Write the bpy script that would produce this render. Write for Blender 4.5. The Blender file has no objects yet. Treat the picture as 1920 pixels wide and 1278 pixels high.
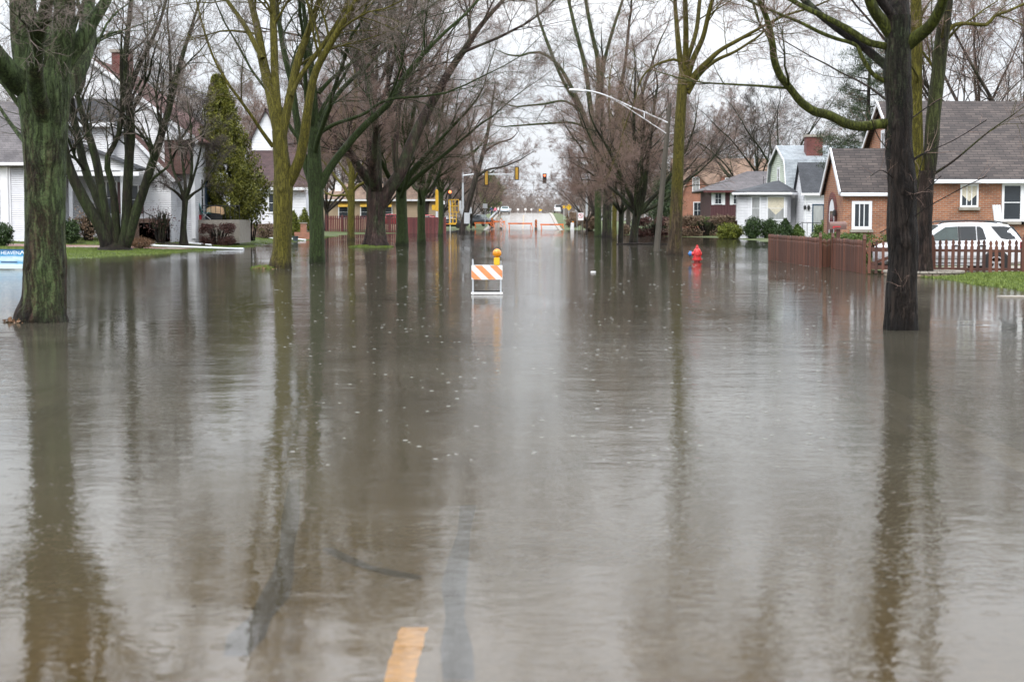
import bpy, bmesh, math, random
import numpy as np
from mathutils import Vector, Matrix

# ------------------------------------------------------------------ camera
SC = bpy.context.scene
COL = SC.collection
CAM_H = 1.9
F_PX = 3000.0
PITCH = math.atan(234.0 / F_PX)
YAW = math.atan(30.0 / F_PX)
cam_d = bpy.data.cameras.new('camera')
cam = bpy.data.objects.new('camera', cam_d)
COL.objects.link(cam)
cam.location = (0, 0, CAM_H)
cam.rotation_euler = (math.pi / 2 - PITCH, 0, YAW)
cam_d.sensor_width = 36.0
cam_d.lens = 36.0 * F_PX / 1920.0
cam_d.clip_start = 0.1
cam_d.clip_end = 6000
cam_d.dof.use_dof = True
cam_d.dof.focus_distance = 55.0
cam_d.dof.aperture_fstop = 2.8
SC.camera = cam

# ------------------------------------------------------------------ overcast sky
SUN_EL, SUN_ROT = math.radians(48), math.radians(200)
w = bpy.data.worlds.new('World')
SC.world = w
w.use_nodes = True
nt = w.node_tree
nt.nodes.clear()
out = nt.nodes.new('ShaderNodeOutputWorld')
bg = nt.nodes.new('ShaderNodeBackground')
sky = nt.nodes.new('ShaderNodeTexSky')
sky.sky_type = 'NISHITA'
sky.sun_disc = False
sky.sun_elevation = SUN_EL
sky.sun_rotation = SUN_ROT
sky.dust_density = 4.0
tc = nt.nodes.new('ShaderNodeTexCoord')
mp = nt.nodes.new('ShaderNodeMapping')
mp.inputs['Scale'].default_value = (2.0, 2.0, 7.0)
nz = nt.nodes.new('ShaderNodeTexNoise')
nz.inputs['Scale'].default_value = 1.6
nz.inputs['Detail'].default_value = 5
rp = nt.nodes.new('ShaderNodeValToRGB')
rp.color_ramp.elements[0].position = 0.3
rp.color_ramp.elements[0].color = (7.5, 7.95, 8.6, 1)
rp.color_ramp.elements[1].position = 0.72
rp.color_ramp.elements[1].color = (9.6, 9.8, 10.2, 1)
mx = nt.nodes.new('ShaderNodeMix')
mx.data_type = 'RGBA'
mx.inputs[0].default_value = 0.9
nt.links.new(tc.outputs['Generated'], mp.inputs['Vector'])
nt.links.new(mp.outputs['Vector'], nz.inputs['Vector'])
nt.links.new(nz.outputs['Fac'], rp.inputs['Fac'])
nt.links.new(sky.outputs['Color'], mx.inputs[6])
# an overcast sky is brightest overhead
sep = nt.nodes.new('ShaderNodeSeparateXYZ')
el = nt.nodes.new('ShaderNodeValToRGB')
for _ in range(2): el.color_ramp.elements.new(0.5)
for e_, (p_, v_) in zip(el.color_ramp.elements, ((0.0, 0.30), (0.11, 0.37), (0.30, 0.80), (1.0, 0.95))):
    e_.position = p_; e_.color = (v_, v_, v_, 1)
gain = nt.nodes.new('ShaderNodeMath'); gain.operation = 'MULTIPLY'; gain.inputs[1].default_value = 2.55
vm = nt.nodes.new('ShaderNodeVectorMath'); vm.operation = 'SCALE'
nt.links.new(tc.outputs['Generated'], sep.inputs[0])
nt.links.new(sep.outputs[2], el.inputs[0])
nt.links.new(rp.outputs['Color'], vm.inputs[0])
nt.links.new(el.outputs[0], gain.inputs[0])
nt.links.new(gain.outputs[0], vm.inputs['Scale'])
nt.links.new(vm.outputs[0], mx.inputs[7])
nt.links.new(mx.outputs[2], bg.inputs['Color'])
bg.inputs['Strength'].default_value = 0.09
nt.links.new(bg.outputs['Background'], out.inputs['Surface'])

sun_d = bpy.data.lights.new('sun', 'SUN')
sun_d.energy = 1.4
sun_d.angle = math.radians(25)
sun_d.color = (1.0, 0.97, 0.93)
sun = bpy.data.objects.new('sun', sun_d)
COL.objects.link(sun)
sun.rotation_euler = (math.pi / 2 - SUN_EL, 0, math.pi - SUN_ROT)

SC.view_settings.view_transform = 'Standard'
SC.view_settings.look = 'None'
SC.view_settings.exposure = 0.64
SC.view_settings.gamma = 1.0
SC.cycles.use_denoising = True
SC.cycles.denoiser = 'OPENIMAGEDENOISE'
SC.cycles.denoising_prefilter = 'ACCURATE'
SC.cycles.max_bounces = 8
SC.cycles.transparent_max_bounces = 12
SC.cycles.caustics_reflective = False
SC.cycles.caustics_refractive = False
SC.cycles.sample_clamp_indirect = 4.0

# ------------------------------------------------------------------ photo pixel -> place in the street
_R = cam.rotation_euler.to_matrix()


def ray(px, py):
    return _R @ Vector(((px - 960) / F_PX, -(py - 639) / F_PX, -1))


def at(px, py, Y):
    d = ray(px, py)
    return Vector((0, 0, CAM_H)) + d * (Y / d.y)


def onz(px, py, z=0.0):
    d = ray(px, py)
    return Vector((0, 0, CAM_H)) + d * ((z - CAM_H) / d.z)


# ------------------------------------------------------------------ object helpers
def tag(o, label=None, cat=None, group=None, kind=None):
    if label: o['label'] = label
    if cat: o['category'] = cat
    if group: o['group'] = group
    if kind: o['kind'] = kind
    return o


def thing(name, label, cat, loc=(0, 0, 0), rz=0.0, group=None):
    o = bpy.data.objects.new(name, None)
    o.empty_display_size = 0.2
    COL.objects.link(o)
    o.location = loc
    o.rotation_euler = (0, 0, rz)
    return tag(o, label, cat, group)


def link(name, me, m, parent=None):
    o = bpy.data.objects.new(name, me)
    COL.objects.link(o)
    if m is not None:
        me.materials.append(m)
    if parent is not None:
        o.parent = parent
    return o


def np_mesh(name, V, F, smooth=True):
    me = bpy.data.meshes.new(name)
    V = np.asarray(V, dtype=np.float32).reshape(-1, 3)
    F = np.asarray(F, dtype=np.int32)
    nf, k = F.shape
    me.vertices.add(len(V))
    me.vertices.foreach_set('co', V.ravel())
    me.loops.add(nf * k)
    me.loops.foreach_set('vertex_index', F.ravel())
    me.polygons.add(nf)
    me.polygons.foreach_set('loop_start', np.arange(0, nf * k, k, dtype=np.int32))
    me.polygons.foreach_set('loop_total', np.full(nf, k, dtype=np.int32))
    me.polygons.foreach_set('use_smooth', np.full(nf, smooth, dtype=bool))
    me.update(calc_edges=True)
    me.validate()
    return me


class MB:
    """collects shapes into one mesh"""
    def __init__(s):
        s.v = []; s.f = []

    def add(s, vs, fs):
        b = len(s.v)
        s.v += [tuple(p) for p in vs]
        s.f += [tuple(i + b for i in f) for f in fs]
        return s

    def box(s, x0, x1, y0, y1, z0, z1):
        vs = [(x, y, z) for z in (z0, z1) for y in (y0, y1) for x in (x0, x1)]
        return s.add(vs, [(0, 2, 3, 1), (4, 5, 7, 6), (0, 1, 5, 4), (2, 6, 7, 3), (0, 4, 6, 2), (1, 3, 7, 5)])

    def prism(s, poly, axis, a, b):
        """poly = 2D outline; axis 'x': (y,z) outline from x=a to b; 'y': (x,z); 'z': (x,y)"""
        n = len(poly)
        def P(p, t):
            return {'x': (t, p[0], p[1]), 'y': (p[0], t, p[1]), 'z': (p[0], p[1], t)}[axis]
        vs = [P(p, a) for p in poly] + [P(p, b) for p in poly]
        fs = [tuple(range(n)), tuple(range(2 * n - 1, n - 1, -1))]
        fs += [(i, (i + 1) % n, n + (i + 1) % n, n + i) for i in range(n)]
        return s.add(vs, fs)

    def slab(s, q, t):
        """quad or triangle slab, thickness t downward along its normal"""
        q = [Vector(p) for p in q]
        n = (q[1] - q[0]).cross(q[2] - q[0]).normalized()
        if n.z < 0: n = -n
        vs = q + [p - n * t for p in q]
        k = len(q)
        fs = [tuple(range(k)), tuple(range(2 * k - 1, k - 1, -1))]
        fs += [(i, (i + 1) % k, k + (i + 1) % k, k + i) for i in range(k)]
        return s.add(vs, fs)

    def bar(s, p, q, w, h=None, up=(0, 0, 1)):
        p = Vector(p); q = Vector(q); h = h or w
        d = (q - p).normalized()
        u = Vector(up)
        if abs(d.dot(u)) > 0.95: u = Vector((0, 1, 0))
        r = d.cross(u).normalized(); u = r.cross(d).normalized()
        vs = []
        for c in (p, q):
            for a, b in ((-1, -1), (1, -1), (1, 1), (-1, 1)):
                vs.append(c + r * a * w / 2 + u * b * h / 2)
        return s.add(vs, [(0, 3, 2, 1), (4, 5, 6, 7), (0, 1, 5, 4), (1, 2, 6, 5), (2, 3, 7, 6), (3, 0, 4, 7)])

    def tube(s, pts, rad, n=10, cap=True):
        pts = [Vector(p) for p in pts]
        if not hasattr(rad, '__len__'): rad = [rad] * len(pts)
        ref = Vector((0, 0, 1)) if abs((pts[-1] - pts[0]).normalized().z) < 0.8 else Vector((1, 0, 0))
        vs = []; fs = []
        for i, p in enumerate(pts):
            t = (pts[min(i + 1, len(pts) - 1)] - pts[max(i - 1, 0)]).normalized()
            u = t.cross(ref).normalized(); v = t.cross(u)
            for k in range(n):
                a = 2 * math.pi * k / n
                vs.append(p + (u * math.cos(a) + v * math.sin(a)) * rad[i])
        for i in range(len(pts) - 1):
            for k in range(n):
                fs.append((i * n + k, i * n + (k + 1) % n, (i + 1) * n + (k + 1) % n, (i + 1) * n + k))
        if cap:
            fs.append(tuple(range(n))); fs.append(tuple(range(len(vs) - 1, len(vs) - n - 1, -1)))
        return s.add(vs, fs)

    def lathe(s, prof, n=16, c=(0, 0, 0), axis='z', cap=True):
        """prof = [(r, t)] along the axis"""
        c = Vector(c); vs = []; fs = []
        for r, t in prof:
            for k in range(n):
                a = 2 * math.pi * k / n
                p = (r * math.cos(a), r * math.sin(a), t)
                if axis == 'x': p = (p[2], p[0], p[1])
                if axis == 'y': p = (p[0], p[2], p[1])
                vs.append(c + Vector(p))
        for i in range(len(prof) - 1):
            for k in range(n):
                fs.append((i * n + k, i * n + (k + 1) % n, (i + 1) * n + (k + 1) % n, (i + 1) * n + k))
        if cap:
            fs.append(tuple(range(n))); fs.append(tuple(range(len(vs) - 1, len(vs) - n - 1, -1)))
        return s.add(vs, fs)

    def build(s, name, m, parent=None, smooth=False, bevel=0.0):
        bm = bmesh.new()
        vv = [bm.verts.new(p) for p in s.v]
        for f in s.f:
            try: bm.faces.new([vv[i] for i in f])
            except ValueError: pass
        bmesh.ops.recalc_face_normals(bm, faces=bm.faces)
        if bevel > 0:
            bmesh.ops.bevel(bm, geom=list(bm.edges), offset=bevel, segments=2, affect='EDGES', clamp_overlap=True)
        me = bpy.data.meshes.new(name)
        bm.to_mesh(me); bm.free()
        if smooth:
            me.polygons.foreach_set('use_smooth', np.full(len(me.polygons), True))
            me.set_sharp_from_angle(angle=math.radians(40))
        return link(name, me, m, parent)


def copy_tree(o, parent=None):
    c = o.copy(); COL.objects.link(c)
    if parent is not None: c.parent = parent
    for ch in list(o.children): copy_tree(ch, c)
    return c


def text(s, size, m, parent, loc, rot, name='lettering', align='CENTER', ext=0.002):
    cu = bpy.data.curves.new(name, 'FONT')
    cu.body = s; cu.size = size; cu.align_x = align; cu.align_y = 'CENTER'; cu.extrude = ext
    cu.space_character = 0.95
    f = bpy.data.objects.new(name, cu); COL.objects.link(f)
    me = bpy.data.meshes.new_from_object(f.evaluated_get(bpy.context.evaluated_depsgraph_get()))
    bpy.data.objects.remove(f)
    o = link(name, me, None, parent)
    me.materials.clear(); me.materials.append(m)
    o.location = loc; o.rotation_euler = rot
    return o


# ------------------------------------------------------------------ materials
def N(nt, kind, **kw):
    n = nt.nodes.new(kind)
    for k, v in kw.items():
        if k in n.inputs: n.inputs[k].default_value = v
        else: setattr(n, k, v)
    return n


def ramp(nt, stops):
    r = nt.nodes.new('ShaderNodeValToRGB')
    e = r.color_ramp.elements
    while len(e) < len(stops): e.new(0.5)
    for el, (p, c) in zip(e, stops):
        el.position = p; el.color = (*c, 1) if len(c) == 3 else c
    return r


def new_mat(name):
    m = bpy.data.materials.new(name); m.use_nodes = True
    nt = m.node_tree
    return m, nt, nt.nodes['Principled BSDF']


def mat(name, c, rough=0.6, metal=0.0, var=0.18, scale=3.0, bump=0.0, bscale=30.0, emit=0.0, spec=0.5, streak=False):
    """plain colour broken by soft noise (dirt, weathering)"""
    m, nt, p = new_mat(name)
    L = nt.links.new
    t = N(nt, 'ShaderNodeTexCoord')
    mp = N(nt, 'ShaderNodeMapping')
    mp.inputs['Scale'].default_value = (1, 1, 0.25 if streak else 1)
    n = N(nt, 'ShaderNodeTexNoise', Scale=scale, Detail=6.0, Roughness=0.65)
    r = ramp(nt, [(0.3, tuple(x * (1 - var) for x in c)), (0.7, tuple(min(1, x * (1 + var * 0.6)) for x in c))])
    L(t.outputs['Object'], mp.inputs['Vector']); L(mp.outputs['Vector'], n.inputs['Vector'])
    L(n.outputs['Fac'], r.inputs['Fac']); L(r.outputs['Color'], p.inputs['Base Color'])
    p.inputs['Roughness'].default_value = rough
    p.inputs['Metallic'].default_value = metal
    p.inputs['Specular IOR Level'].default_value = spec
    if bump:
        b = N(nt, 'ShaderNodeTexNoise', Scale=bscale, Detail=4.0)
        bu = N(nt, 'ShaderNodeBump', Strength=bump, Distance=0.02)
        L(t.outputs['Object'], b.inputs['Vector']); L(b.outputs['Fac'], bu.inputs['Height'])
        L(bu.outputs['Normal'], p.inputs['Normal'])
    if emit:
        p.inputs['Emission Color'].default_value = (*c, 1); p.inputs['Emission Strength'].default_value = emit
    return m


def bark_mat(name, dark, light, moss, moss_amt, zs=0.10, scale=11.0, base_h=1.2, base_cut=0.22):
    """ridged bark; moss or algae thins out over the lowest base_h metres"""
    m, nt, p = new_mat(name)
    L = nt.links.new
    t = N(nt, 'ShaderNodeTexCoord')
    mp = N(nt, 'ShaderNodeMapping'); mp.inputs['Scale'].default_value = (1, 1, zs)
    L(t.outputs['Object'], mp.inputs['Vector'])
    n0 = N(nt, 'ShaderNodeTexNoise', Scale=2.2, Detail=3.0)
    L(t.outputs['Object'], n0.inputs['Vector'])
    wj = N(nt, 'ShaderNodeVectorMath', operation='MULTIPLY_ADD')
    L(n0.outputs['Color'], wj.inputs[0]); wj.inputs[1].default_value = (0.16, 0.16, 0.10); L(mp.outputs['Vector'], wj.inputs[2])
    n1 = N(nt, 'ShaderNodeTexNoise', Scale=scale, Detail=8.0, Roughness=0.68)
    L(wj.outputs[0], n1.inputs['Vector'])
    # furrows: where the stretched noise crosses its middle value
    fa = N(nt, 'ShaderNodeMath', operation='SUBTRACT'); L(n1.outputs['Fac'], fa.inputs[0]); fa.inputs[1].default_value = 0.5
    fb = N(nt, 'ShaderNodeMath', operation='ABSOLUTE'); L(fa.outputs[0], fb.inputs[0])
    rf = ramp(nt, [(0.0, (0.30, 0.28, 0.28)), (0.055, (0.85, 0.85, 0.85)), (0.2, (1.1, 1.1, 1.1))]); L(fb.outputs[0], rf.inputs['Fac'])
    n2 = N(nt, 'ShaderNodeTexNoise', Scale=1.5, Detail=6.0, Roughness=0.72)
    mp2 = N(nt, 'ShaderNodeMapping'); mp2.inputs['Scale'].default_value = (1, 1, 0.32)
    L(t.outputs['Object'], mp2.inputs['Vector']); L(mp2.outputs['Vector'], n2.inputs['Vector'])
    n3 = N(nt, 'ShaderNodeTexNoise', Scale=30.0, Detail=6.0, Roughness=0.8)
    L(t.outputs['Object'], n3.inputs['Vector'])
    n4 = N(nt, 'ShaderNodeTexNoise', Scale=scale * 0.55, Detail=5.0, Roughness=0.6); L(wj.outputs[0], n4.inputs['Vector'])
    r1 = ramp(nt, [(0.34, dark), (0.66, light)])
    L(n4.outputs['Fac'], r1.inputs['Fac'])
    a = N(nt, 'ShaderNodeMath', operation='ADD'); L(n2.outputs['Fac'], a.inputs[0])
    s3 = N(nt, 'ShaderNodeMath', operation='MULTIPLY'); L(n3.outputs['Fac'], s3.inputs[0]); s3.inputs[1].default_value = 0.55
    L(s3.outputs[0], a.inputs[1])
    sz = N(nt, 'ShaderNodeSeparateXYZ'); L(t.outputs['Object'], sz.inputs[0])
    hm = N(nt, 'ShaderNodeMapRange'); hm.inputs[1].default_value = 0.0; hm.inputs[2].default_value = base_h; hm.inputs[3].default_value = -base_cut; hm.inputs[4].default_value = 0.0
    L(sz.outputs[2], hm.inputs[0])
    a2 = N(nt, 'ShaderNodeMath', operation='ADD'); L(a.outputs[0], a2.inputs[0]); L(hm.outputs[0], a2.inputs[1])
    lo = 1.08 - 0.62 * moss_amt
    rm = ramp(nt, [(max(0, lo - 0.10), (0, 0, 0)), (min(1, lo + 0.10), (1, 1, 1))])
    L(a2.outputs[0], rm.inputs['Fac'])
    mv = ramp(nt, [(0.25, tuple(x * 0.4 for x in moss)), (0.7, tuple(x * 1.15 for x in moss))])
    L(n3.outputs['Fac'], mv.inputs['Fac'])
    mx = N(nt, 'ShaderNodeMix', data_type='RGBA')
    L(rm.outputs['Color'], mx.inputs[0]); L(r1.outputs['Color'], mx.inputs[6]); L(mv.outputs['Color'], mx.inputs[7])
    mc = N(nt, 'ShaderNodeMix', data_type='RGBA', blend_type='MULTIPLY'); mc.inputs[0].default_value = 1.0
    L(mx.outputs[2], mc.inputs[6]); L(rf.outputs['Color'], mc.inputs[7])
    # soaked band just above the flood
    wb = N(nt, 'ShaderNodeMapRange'); wb.inputs[1].default_value = 0.05; wb.inputs[2].default_value = 0.30; wb.inputs[3].default_value = 0.5; wb.inputs[4].default_value = 1.0
    wz = N(nt, 'ShaderNodeMath', operation='MULTIPLY_ADD'); L(n2.outputs['Fac'], wz.inputs[0]); wz.inputs[1].default_value = -0.35; L(sz.outputs[2], wz.inputs[2])
    wq = N(nt, 'ShaderNodeMath', operation='ADD'); L(wz.outputs[0], wq.inputs[0]); wq.inputs[1].default_value = 0.17
    L(wq.outputs[0], wb.inputs[0])
    mw = N(nt, 'ShaderNodeVectorMath', operation='SCALE'); L(mc.outputs[2], mw.inputs[0]); L(wb.outputs[0], mw.inputs['Scale'])
    L(mw.outputs[0], p.inputs['Base Color'])
    p.inputs['Roughness'].default_value = 0.62
    p.inputs['Specular IOR Level'].default_value = 0.2
    ad = N(nt, 'ShaderNodeMath', operation='ADD'); L(rf.outputs['Color'], ad.inputs[0]); L(n3.outputs['Fac'], ad.inputs[1])
    bu = N(nt, 'ShaderNodeBump', Strength=1.0, Distance=0.02)
    L(ad.outputs[0], bu.inputs['Height']); L(bu.outputs['Normal'], p.inputs['Normal'])
    return m


def _wallvec(nt, along=None):
    """(x+y, z) or one axis with z: a flat pattern for upright or sloping faces"""
    t = N(nt, 'ShaderNodeTexCoord'); s = N(nt, 'ShaderNodeSeparateXYZ'); c = N(nt, 'ShaderNodeCombineXYZ')
    L = nt.links.new
    L(t.outputs['Object'], s.inputs[0])
    if along is None:
        a = N(nt, 'ShaderNodeMath', operation='ADD'); L(s.outputs[0], a.inputs[0]); L(s.outputs[1], a.inputs[1]); L(a.outputs[0], c.inputs[0])
    else:
        L(s.outputs['XY'.index(along)], c.inputs[0])
    L(s.outputs[2], c.inputs[1])
    return c, t


def brick_mat(name, c1, c2, mortar, bw=0.22, bh=0.075, along=None, ms=0.012, rough=0.8, zscale=1.0):
    m, nt, p = new_mat(name); L = nt.links.new
    c, t = _wallvec(nt, along)
    mp = N(nt, 'ShaderNodeMapping'); mp.inputs['Scale'].default_value = (1, zscale, 1)
    L(c.outputs[0], mp.inputs['Vector'])
    b = N(nt, 'ShaderNodeTexBrick', Scale=1.0)
    b.inputs['Color1'].default_value = (*c1, 1); b.inputs['Color2'].default_value = (*c2, 1); b.inputs['Mortar'].default_value = (*mortar, 1)
    b.inputs['Brick Width'].default_value = bw; b.inputs['Row Height'].default_value = bh
    b.inputs['Mortar Size'].default_value = ms; b.inputs['Mortar Smooth'].default_value = 0.3
    L(mp.outputs['Vector'], b.inputs['Vector'])
    n = N(nt, 'ShaderNodeTexNoise', Scale=1.2, Detail=7.0, Roughness=0.7); L(t.outputs['Object'], n.inputs['Vector'])
    r = ramp(nt, [(0.28, (0.58, 0.58, 0.58)), (0.72, (1.2, 1.17, 1.13))]); L(n.outputs['Fac'], r.inputs['Fac'])
    mx = N(nt, 'ShaderNodeMix', data_type='RGBA', blend_type='MULTIPLY'); mx.inputs[0].default_value = 1
    L(b.outputs['Color'], mx.inputs[6]); L(r.outputs['Color'], mx.inputs[7]); L(mx.outputs[2], p.inputs['Base Color'])
    p.inputs['Roughness'].default_value = rough
    bu = N(nt, 'ShaderNodeBump', Strength=0.5, Distance=0.015); bu.invert = True
    L(b.outputs['Fac'], bu.inputs['Height']); L(bu.outputs['Normal'], p.inputs['Normal'])
    return m


def siding_mat(name, c, lap=0.13, vertical=False):
    m, nt, p = new_mat(name); L = nt.links.new
    t = N(nt, 'ShaderNodeTexCoord'); s = N(nt, 'ShaderNodeSeparateXYZ'); L(t.outputs['Object'], s.inputs[0])
    src = s.outputs[2]
    if vertical:
        a = N(nt, 'ShaderNodeMath', operation='ADD'); L(s.outputs[0], a.inputs[0]); L(s.outputs[1], a.inputs[1]); src = a.outputs[0]
    d = N(nt, 'ShaderNodeMath', operation='DIVIDE'); L(src, d.inputs[0]); d.inputs[1].default_value = lap
    fr = N(nt, 'ShaderNodeMath', operation='FRACT'); L(d.outputs[0], fr.inputs[0])
    n = N(nt, 'ShaderNodeTexNoise', Scale=1.5, Detail=6.0, Roughness=0.7); L(t.outputs['Object'], n.inputs['Vector'])
    r = ramp(nt, [(0.3, tuple(x * 0.82 for x in c)), (0.7, c)]); L(n.outputs['Fac'], r.inputs['Fac'])
    L(r.outputs['Color'], p.inputs['Base Color'])
    p.inputs['Roughness'].default_value = 0.55
    pr = ramp(nt, [(0.0, (0.95, 0.95, 0.95)), (0.80, (0.1, 0.1, 0.1)), (0.86, (0, 0, 0)), (1.0, (1, 1, 1))]); L(fr.outputs[0], pr.inputs['Fac'])
    bu = N(nt, 'ShaderNodeBump', Strength=1.0, Distance=0.05); L(pr.outputs['Color'], bu.inputs['Height'])
    L(bu.outputs['Normal'], p.inputs['Normal'])
    return m


def leaf_mat(name, c1, c2, rough=0.55):
    m, nt, p = new_mat(name); L = nt.links.new
    g = N(nt, 'ShaderNodeNewGeometry')
    t = N(nt, 'ShaderNodeTexCoord')
    n = N(nt, 'ShaderNodeTexNoise', Scale=2.2, Detail=3.0); L(t.outputs['Object'], n.inputs['Vector'])
    a = N(nt, 'ShaderNodeMath', operation='MULTIPLY_ADD'); L(g.outputs['Random Per Island'], a.inputs[0]); a.inputs[1].default_value = 0.55
    h = N(nt, 'ShaderNodeMath', operation='MULTIPLY'); L(n.outputs['Fac'], h.inputs[0]); h.inputs[1].default_value = 0.6
    L(h.outputs[0], a.inputs[2])
    r = ramp(nt, [(0.15, c1), (0.85, c2)]); L(a.outputs[0], r.inputs['Fac'])
    L(r.outputs['Color'], p.inputs['Base Color'])
    p.inputs['Roughness'].default_value = rough
    p.inputs['Specular IOR Level'].default_value = 0.3
    return m


M = {}
M['bark_dark'] = bark_mat('bark wet dark', (0.0043, 0.0031, 0.0028), (0.0364, 0.0259, 0.0203), (0.0615, 0.0820, 0.0369), 0.34, base_h=3.5, base_cut=0.30)
M['bark_left'] = bark_mat('bark mossy broad', (0.0099, 0.0056, 0.0043), (0.0700, 0.0364, 0.0252), (0.095, 0.135, 0.052), 0.62, scale=9.0, base_h=2.2, base_cut=0.16)
M['bark_olive'] = bark_mat('bark olive algae', (0.0310, 0.0211, 0.0112), (0.1190, 0.0875, 0.0420), (0.1435, 0.1271, 0.0180), 0.86, scale=15.0, base_h=1.6, base_cut=0.30)
M['bark_brown_olive'] = bark_mat('bark brown below, olive above', (0.0310, 0.0211, 0.0136), (0.1190, 0.0840, 0.0525), (0.1271, 0.1107, 0.0164), 0.86, scale=15.0, base_h=4.2, base_cut=0.42)
M['bark_green'] = bark_mat('bark green algae', (0.0136, 0.0149, 0.0074), (0.0595, 0.0525, 0.0280), (0.0574, 0.0861, 0.0246), 0.85, scale=14.0, base_h=0.8, base_cut=0.1)
M['bark_red'] = bark_mat('bark reddish', (0.0124, 0.0074, 0.0062), (0.0875, 0.0546, 0.0462), (0.0697, 0.0902, 0.0410), 0.40, scale=10.0)
M['bark_stem'] = bark_mat('bark dark stems', (0.0062, 0.0050, 0.0043), (0.0385, 0.0294, 0.0210), (0.0508, 0.0697, 0.0246), 0.50, scale=11.0)
M['bark_grey'] = bark_mat('bark grey brown', (0.0217, 0.0167, 0.0149), (0.0980, 0.0770, 0.0686), (0.0738, 0.0820, 0.0410), 0.35, scale=11.0)
M['bark_moss'] = bark_mat('mossy limb bark', (0.0248, 0.0217, 0.0099), (0.0770, 0.0630, 0.0280), (0.1025, 0.1189, 0.0205), 0.98, scale=14.0, base_h=0.5, base_cut=0.0)
M['twig_red'] = mat('twigs reddish', (0.225, 0.148, 0.120), 0.7, var=0.35, scale=0.6)
M['twig_grey'] = mat('twigs grey', (0.19, 0.15, 0.128), 0.7, var=0.35, scale=0.6)
M['twig_dark'] = mat('twigs dark', (0.065, 0.048, 0.043), 0.7, var=0.35, scale=0.6)
M['bark_mix'] = bark_mat('dark bark tinged green', (0.0074, 0.0050, 0.0043), (0.0525, 0.0336, 0.0266), (0.0697, 0.0820, 0.0246), 0.55, scale=11.0, base_h=5.0, base_cut=0.25)
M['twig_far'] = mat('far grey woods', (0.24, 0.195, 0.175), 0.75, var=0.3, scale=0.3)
M['white_siding'] = siding_mat('white lap siding', (0.68, 0.69, 0.72))
M['grey_siding'] = siding_mat('pale grey lap siding', (0.62, 0.63, 0.67), 0.11)
M['green_siding'] = siding_mat('pale green siding', (0.50, 0.56, 0.46), 0.18)
M['maroon_siding'] = siding_mat('maroon siding', (0.075, 0.022, 0.026), 0.3, True)
M['cream_wall'] = mat('cream stucco', (0.38, 0.29, 0.20), 0.8, var=0.12)
M['white_trim'] = mat('white painted trim', (0.78, 0.79, 0.82), 0.45, var=0.08)
M['white_metal'] = mat('white enamel', (0.75, 0.77, 0.8), 0.35, var=0.1)
M['brick_orange'] = brick_mat('orange brick', (0.42, 0.165, 0.08), (0.27, 0.10, 0.055), (0.34, 0.27, 0.21))
M['brick_far'] = brick_mat('far orange brick', (0.44, 0.17, 0.10), (0.32, 0.12, 0.075), (0.38, 0.25, 0.2))
M['brick_red'] = brick_mat('dark red brick', (0.17, 0.035, 0.03), (0.12, 0.025, 0.022), (0.16, 0.10, 0.09))
M['brick_bay'] = brick_mat('dark brown red brick', (0.125, 0.055, 0.045), (0.075, 0.034, 0.03), (0.15, 0.11, 0.10))
M['brick_step'] = brick_mat('brown brick', (0.12, 0.07, 0.05), (0.09, 0.05, 0.04), (0.16, 0.13, 0.11))
M['roof_brown_x'] = brick_mat('brown shingles', (0.092, 0.074, 0.068), (0.046, 0.037, 0.036), (0.024, 0.020, 0.020), 0.42, 0.10, 'X', 0.014, 0.85)
M['roof_brown_y'] = brick_mat('brown shingles side', (0.092, 0.074, 0.068), (0.046, 0.037, 0.036), (0.024, 0.020, 0.020), 0.42, 0.10, 'Y', 0.014, 0.85)
M['roof_light'] = brick_mat('pale grey shingles', (0.30, 0.34, 0.37), (0.25, 0.28, 0.31), (0.17, 0.19, 0.21), 0.5, 0.13, 'X', 0.012, 0.8)
M['roof_grey'] = brick_mat('grey shingles', (0.155, 0.145, 0.155), (0.12, 0.112, 0.12), (0.075, 0.07, 0.075), 0.5, 0.13, None, 0.012, 0.85)
M['roof_slate'] = brick_mat('slate shingles', (0.055, 0.06, 0.072), (0.04, 0.045, 0.055), (0.025, 0.027, 0.03), 0.5, 0.12, None, 0.012, 0.8)
M['roof_red'] = brick_mat('red brown shingles', (0.17, 0.075, 0.066), (0.12, 0.052, 0.048), (0.07, 0.034, 0.032), 0.45, 0.13, None, 0.014, 0.85)
M['roof_maroon'] = brick_mat('maroon brown shingles', (0.085, 0.050, 0.052), (0.060, 0.036, 0.038), (0.035, 0.022, 0.024), 0.45, 0.13, None, 0.014, 0.85)
M['roof_tan'] = brick_mat('tan shingles', (0.27, 0.185, 0.135), (0.22, 0.15, 0.11), (0.14, 0.095, 0.075), 0.5, 0.14, None, 0.012, 0.85)
def board_mat(name, c1, c2, rough=0.5):
    m, nt, p = new_mat(name); L = nt.links.new
    g = N(nt, 'ShaderNodeNewGeometry'); t = N(nt, 'ShaderNodeTexCoord')
    mp = N(nt, 'ShaderNodeMapping'); mp.inputs['Scale'].default_value = (1, 1, 0.12); L(t.outputs['Object'], mp.inputs['Vector'])
    n = N(nt, 'ShaderNodeTexNoise', Scale=22.0, Detail=6.0, Roughness=0.7); L(mp.outputs['Vector'], n.inputs['Vector'])
    a = N(nt, 'ShaderNodeMath', operation='MULTIPLY_ADD'); L(g.outputs['Random Per Island'], a.inputs[0]); a.inputs[1].default_value = 0.6
    h = N(nt, 'ShaderNodeMath', operation='MULTIPLY'); L(n.outputs['Fac'], h.inputs[0]); h.inputs[1].default_value = 0.5; L(h.outputs[0], a.inputs[2])
    r = ramp(nt, [(0.15, c1), (0.85, c2)]); L(a.outputs[0], r.inputs['Fac']); L(r.outputs['Color'], p.inputs['Base Color'])
    p.inputs['Roughness'].default_value = rough
    return m


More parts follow.
